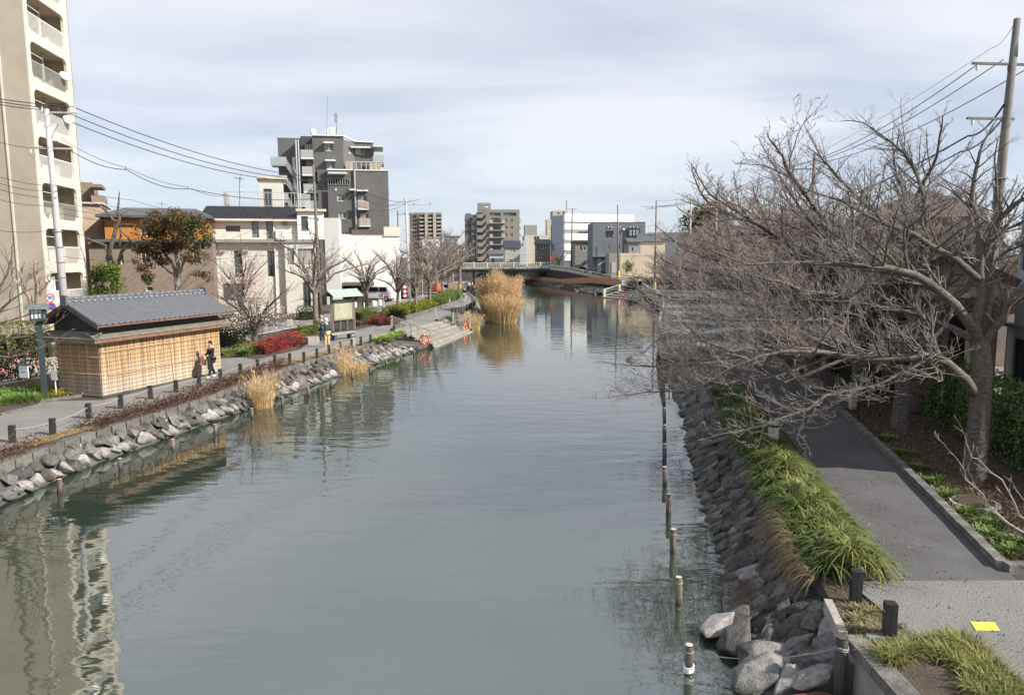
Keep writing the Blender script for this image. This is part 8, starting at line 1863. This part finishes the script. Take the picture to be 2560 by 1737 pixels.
# -- people
def sk(name,verts,edges,radii,material,parent,sub=1):
 me=bpy.data.meshes.new(name);me.from_pydata(verts,edges,[]);o=bpy.data.objects.new(name,me);C.objects.link(o);o.parent=parent
 md=o.modifiers.new('skin','SKIN');md.use_smooth_shade=True
 for i,v in enumerate(me.skin_vertices[0].data):r_=radii[i];v.radius=r_ if isinstance(r_,tuple)else(r_,r_);v.use_root=(i==0)
 sb=o.modifiers.new('sub','SUBSURF');sb.levels=sub;sb.render_levels=sub;o.data.materials.append(material);return o
skin=mat('skin',(.50,.32,.24),.6)
def person(label,loc,rz,h=1.62,la=(0,0),ra=(0,0),stride=.12,armL=None,armR=None,top=None,legs=None,shoe=None,hair=None,hat=None,coat=.0,lean=0.0):
 """faces +Y before turning; joints in metres, then scaled"""
 t=thing('person',label,'person',tuple(loc),rz);k=h/1.70;s=lambda*p:tuple(c*k for c in p)
 hipz,kz,shz=.90,.48,1.40
 armL=armL or[(-.24,.02,1.12),(-.25,.10,.88),(-.25,.12,.80)];armR=armR or[(.24,.0,1.12),(.25,.06,.88),(.25,.08,.80)]
 sh=shz;V=[(0,0,hipz),(0,lean*.5,1.12),(0,lean,sh-.03),(0,lean+.01,sh+.08),(0,lean+.03,sh+.16),(0,lean+.035,sh+.26),(-.17,lean,sh-.02),*[(a,b+lean,c)for a,b,c in armL],(.17,lean,sh-.02),*[(a,b+lean,c)for a,b,c in armR],(-.09,0,hipz-.04),(-.10,stride*.6,kz),(-.10,stride,.08),(-.10,stride+.12,.03),(.09,0,hipz-.04),(.10,-stride*.25,kz),(.10,-stride,.10),(.10,-stride+.12,.03)]
 E=[(0,1),(1,2),(2,3),(3,4),(4,5),(2,6),(6,7),(7,8),(8,9),(2,10),(10,11),(11,12),(12,13),(0,14),(14,15),(15,16),(16,17),(0,18),(18,19),(19,20),(20,21)]
 Rr=[.12,.10,.12,.05,.085,.075,.05,.042,.032,.035,.05,.042,.032,.035,.08,.055,.04,.035,.08,.055,.04,.035]
 sk('body',[s(*v)for v in V],E,[r_*k for r_ in Rr],skin,t,2)
 idx=[0,14,15,16,18,19,20];Vp=[V[i]for i in idx];sk('trousers',[s(*v)for v in Vp],[(0,1),(1,2),(2,3),(0,4),(4,5),(5,6)],[c*k for c in(.15,.11,.085,.065,.11,.085,.065)],legs,t,1)
 lowz=hipz-coat;Vt=[(0,0,lowz),V[1],V[2],V[6],V[7],V[8],V[10],V[11],V[12],(0,lean,sh+.03)];sk('jacket',[s(*v)for v in Vt],[(0,1),(1,2),(2,3),(3,4),(4,5),(2,6),(6,7),(7,8),(2,9)],[(.17*k,.14*k),(.15*k,.125*k),(.155*k,.12*k),.07*k,.058*k,.05*k,.07*k,.058*k,.05*k,.07*k],top,t,1)
 for i in(17,21):
  f=V[i];a=V[i-1];sk('shoe',[s(a[0],a[1]-.03,.05),s(f[0],f[1]+.04,.04)],[(0,1)],[.05*k,.04*k],shoe,t,1)
 hd=V[5];m=MB();m.smooth=True;pr=[]
 hv=[];
 for i in range(7):
  ph=math.pi*i/6
  for j in range(12):
   th=2*math.pi*j/12;x,y,z=math.sin(ph)*math.cos(th),math.sin(ph)*math.sin(th),math.cos(ph);cut=-.02 if y>.25 else-.12 if y>-.2 else-.2
   zz_=max(z*.125,cut+(.07 if y>.3 else 0));hv.append(s(hd[0]+x*.098,hd[1]-.015+y*.108,hd[2]-.01+zz_))
 m.add(hv,[(i*12+j,i*12+(j+1)%12,(i+1)*12+(j+1)%12,(i+1)*12+j)for i in range(6)for j in range(12)]);obj('hat' if hat else 'hair',m,hat or hair,t,local=True)
 m=MB();m.box(*s(hd[0]-.012,hd[1]+.075,hd[2]-.07),*s(hd[0]+.012,hd[1]+.105,hd[2]-.03))
 fc=obj('nose',m,skin,t,local=True);m=MB()
 for sx in(-1,1):m.box(*s(hd[0]+sx*.035-.012,hd[1]+.082,hd[2]-.03),*s(hd[0]+sx*.035+.012,hd[1]+.09,hd[2]-.018))
 m.box(*s(hd[0]-.022,hd[1]+.078,hd[2]-.105),*s(hd[0]+.022,hd[1]+.086,hd[2]-.095));obj('eyes_and_mouth',m,mat('feature_dark',(.08,.03,.03),.6),t,local=True,kind='stuff')
 for side,(e,w_)in((-1,(V[8],V[9])),(1,(V[12],V[13]))):
  d=(Vector(w_)-Vector(e)).normalized();Vh=[Vector(w_)];Eh=[];Rh=[.028]
  for f in range(4):
   o_=Vector((side*0,(f-1.5)*.018,0));a=Vector(w_)+d*.05+o_;b=a+d*(.035 if f in(1,2)else .028)+Vector((-side*.012,0,0));n0=len(Vh);Vh+=[a,b];Eh+=[(0,n0),(n0,n0+1)];Rh+=[.009,.007]
  a=Vector(w_)+d*.02+Vector((-side*.02,.03,0));Vh.append(a);Eh.append((0,len(Vh)-1));Rh.append(.010)
  sk('hand',[s(*v)for v in Vh],Eh,[c*k for c in Rh],skin,t,1)
 return t
blk_c=mat('cloth_black',(.014,.013,.015),.9,(.022,.02,.022),8);hair_c=mat('hair_black',(.012,.01,.009),.6);navy=mat('cloth_navy',(.02,.03,.06),.9);teal=mat('cloth_teal',(.015,.065,.075),.9);khaki=mat('cloth_khaki',(.48,.38,.18),.9);brownc=mat('cloth_brown',(.12,.085,.06),.9);shoe_w=mat('shoe_white',(.68,.66,.62),.7);cap_w=mat('cap_white',(.70,.68,.66),.85);beigec=mat('cloth_beige',(.55,.46,.36),.9);greyc=mat('cloth_grey',(.35,.35,.37),.9)
wp=G(531,943)
W_=person('woman in black walking past the reed hut carrying a pink bag and coat',wp,R(-118)+R(28)+R(60),1.60,stride=.22,armL=[(-.24,.05,1.14),(-.2,.26,1.04),(-.13,.30,1.05)],armR=[(.24,.02,1.14),(.22,.22,1.04),(.14,.28,1.03)],top=blk_c,legs=blk_c,shoe=shoe_w,hair=hair_c,coat=.03)
W_.rotation_euler=(0,0,R(145))
def hang(name,label,cat,c,w_,h_,d_,material,az):
 t=thing(name,label,cat,tuple(c),az);m=MB();q=[(-w_/2*.8,0,0),(w_/2*.8,0,0),(w_/2*1.1,0,-h_*.6),(w_/2*.9,0,-h_),(-w_/2*.9,0,-h_),(-w_/2*1.1,0,-h_*.6)]
 m.add([(x,-d_/2,z)for x,y,z in q]+[(x,d_/2,z)for x,y,z in q],[(5,4,3,2,1,0),(6,7,8,9,10,11)]+[(i,(i+1)%6,6+(i+1)%6,6+i)for i in range(6)]);obj('cloth' if name=='coat' else 'bag_body',m,material,t,local=True)
 m=MB();m.path([(-w_*.25,0,-.01),(-w_*.15,0,.10),(w_*.15,0,.10),(w_*.25,0,-.01)],.012,5);obj('strap' if name!='coat' else 'collar',m,material,t,local=True);return t
fw=Vector((-math.sin(R(145)),math.cos(R(145)),0));rt_=Vector((math.cos(R(145)),math.sin(R(145)),0))
hang('bag','pink bag hanging from the arm of the walking woman','bag',wp+fw*.24+rt_*.24+Z*.98,.28,.42,.1,mat('cloth_pink',(.58,.32,.29),.9),R(145))
hang('coat','black coat draped over the arm of the walking woman','coat',wp+fw*.26-rt_*.22+Z*1.0,.34,.58,.1,blk_c,R(120))
up_arm=lambda s_:[(s_*.28,.12,1.28),(s_*.14,.30,1.50),(s_*.09,.33,1.53)]
person('person in teal jacket, khaki trousers and white cap photographing the canal',G(818,868),R(60),1.70,stride=.05,armL=up_arm(-1),armR=up_arm(1),top=teal,legs=khaki,shoe=shoe_w,hair=hair_c,hat=cap_w,coat=.05)
person('person in brown coat and navy trousers raising a camera beside the teal jacket',G(806,856),R(70),1.66,stride=.05,armL=up_arm(-1),armR=up_arm(1),top=brownc,legs=navy,shoe=greyc,hair=hair_c,hat=mat('cap_grey',(.30,.29,.27),.9),coat=.18)
for px,py,q_,lab in((811,0,0,'the person in the teal jacket'),(800,0,1,'the person in the brown coat')):
 gp=G(818,868)if q_==0 else G(806,856);a=R(60)if q_==0 else R(70);fwd=Vector((-math.sin(a),math.cos(a),0));c=gp+fwd*.36+Z*1.52;t=thing('camera','small dark camera held up by '+lab,'camera',tuple(c),a);m=MB();m.box(-.07,-.03,-.045,.07,.03,.045);obj('camera_body',m,dark_metal,t,local=True);m=MB();m.cyl((0,.03,0),(0,.10,0),.035,10);obj('lens',m,dark_metal,t,local=True)
person('far person in a black jacket and pale trousers walking toward the camera',G(1162,752),R(180),1.66,top=blk_c,legs=greyc,shoe=shoe_w,hair=hair_c,stride=.2)
person('far person in a beige jacket walking up the path toward the bridge',G(1172,731),R(170),1.75,top=beigec,legs=blk_c,shoe=blk_c,hair=hair_c,stride=.15)
person('far person in dark clothes, nearest of the group by the big reeds',G(1186,744),R(-10),1.66,top=blk_c,legs=navy,shoe=shoe_w,hair=hair_c,stride=.2)
person('far person in dark coat with pale hair beside the big reeds',G(1181,735),R(0),1.65,top=navy,legs=blk_c,shoe=blk_c,hair=mat('hair_grey',(.4,.38,.35),.8),stride=.1)
person('far person half hidden by the left side of the big reeds',G(1194,741),R(10),1.68,top=brownc,legs=greyc,shoe=blk_c,hair=hair_c,stride=.15)
rd=D(1472,676,143);person('rider in dark jacket and white helmet on the far scooter',(rd.x,143,2.2),R(20),1.65,top=blk_c,legs=navy,shoe=blk_c,hair=hair_c,hat=white_paint,stride=.3,lean=.06)
dp=G(1572,900,0);t=thing('duck','small dark duck swimming near the right row of piles','duck',tuple(dp),R(-60));dk_m=mat('duck_dark',(.04,.035,.03),.8,(.12,.10,.08),9)
m=MB();m.smooth=True;m.path([(-.30,0,.10),(-.22,0,.07),(-.08,0,.06),(.08,0,.07),(.17,0,.10),(.20,0,.18),(.22,0,.24),(.27,0,.26)],[.01,.05,.10,.10,.06,.04,.045,.03],10);obj('body',m,dk_m,t,local=True)
m=MB();m.path([(.27,0,.25),(.34,0,.24)],[.018,.008],6);obj('bill',m,mat('bill',(.35,.28,.08),.6),t,local=True)
for s_ in(-1,1):m=MB();m.smooth=True;m.path([(.08,s_*.07,.10),(-.08,s_*.09,.10),(-.22,s_*.05,.11)],[.03,.035,.01],6);obj('wing',m,mat('wing_grey',(.10,.09,.08),.8),t,local=True)
q=np.random.RandomState(77);n=520;yy=q.uniform(8.5,26,n);xx=np.array([interp(GR,y_)for y_ in yy])+np.abs(q.normal(0,.8,n))*np.where(q.random_sample(n)<.6,1,2.2);pts=np.stack([xx,yy,np.full(n,PZ+.012)],1)
V,F=scatter_quads(pts,.022,aspect=.5,up=-3);npobj('leaf_litter',V,F,mat('litter_dry',(.30,.22,.12),.9,(.16,.11,.06),5,tint=.6),tint=q.uniform(0,1,n),label='a few dry leaves and blades blown over the right path',cat='leaf litter',kind='stuff')
q=np.random.RandomState(88);n=420;yy=np.concatenate([q.uniform(9.5,34,260),q.uniform(17,47,160)]);sd_=np.arange(n)<260;xx=np.where(sd_,[interp(RA,y_)for y_ in yy],[interp(WA,y_)for y_ in yy])+np.where(sd_,-1,1)*np.abs(q.normal(.25,.5,n));pts=np.stack([xx,yy,np.full(n,.006)],1)
V,F=scatter_quads(pts,.022,aspect=.6,up=-3);V[:,2]=.005+.002*(np.arange(len(V))%3);npobj('floating_leaves',V,F,MATS['litter_dry'],tint=q.uniform(0,1,n),label='dry leaves and bits floating on the water along both banks',cat='leaf litter',kind='stuff')
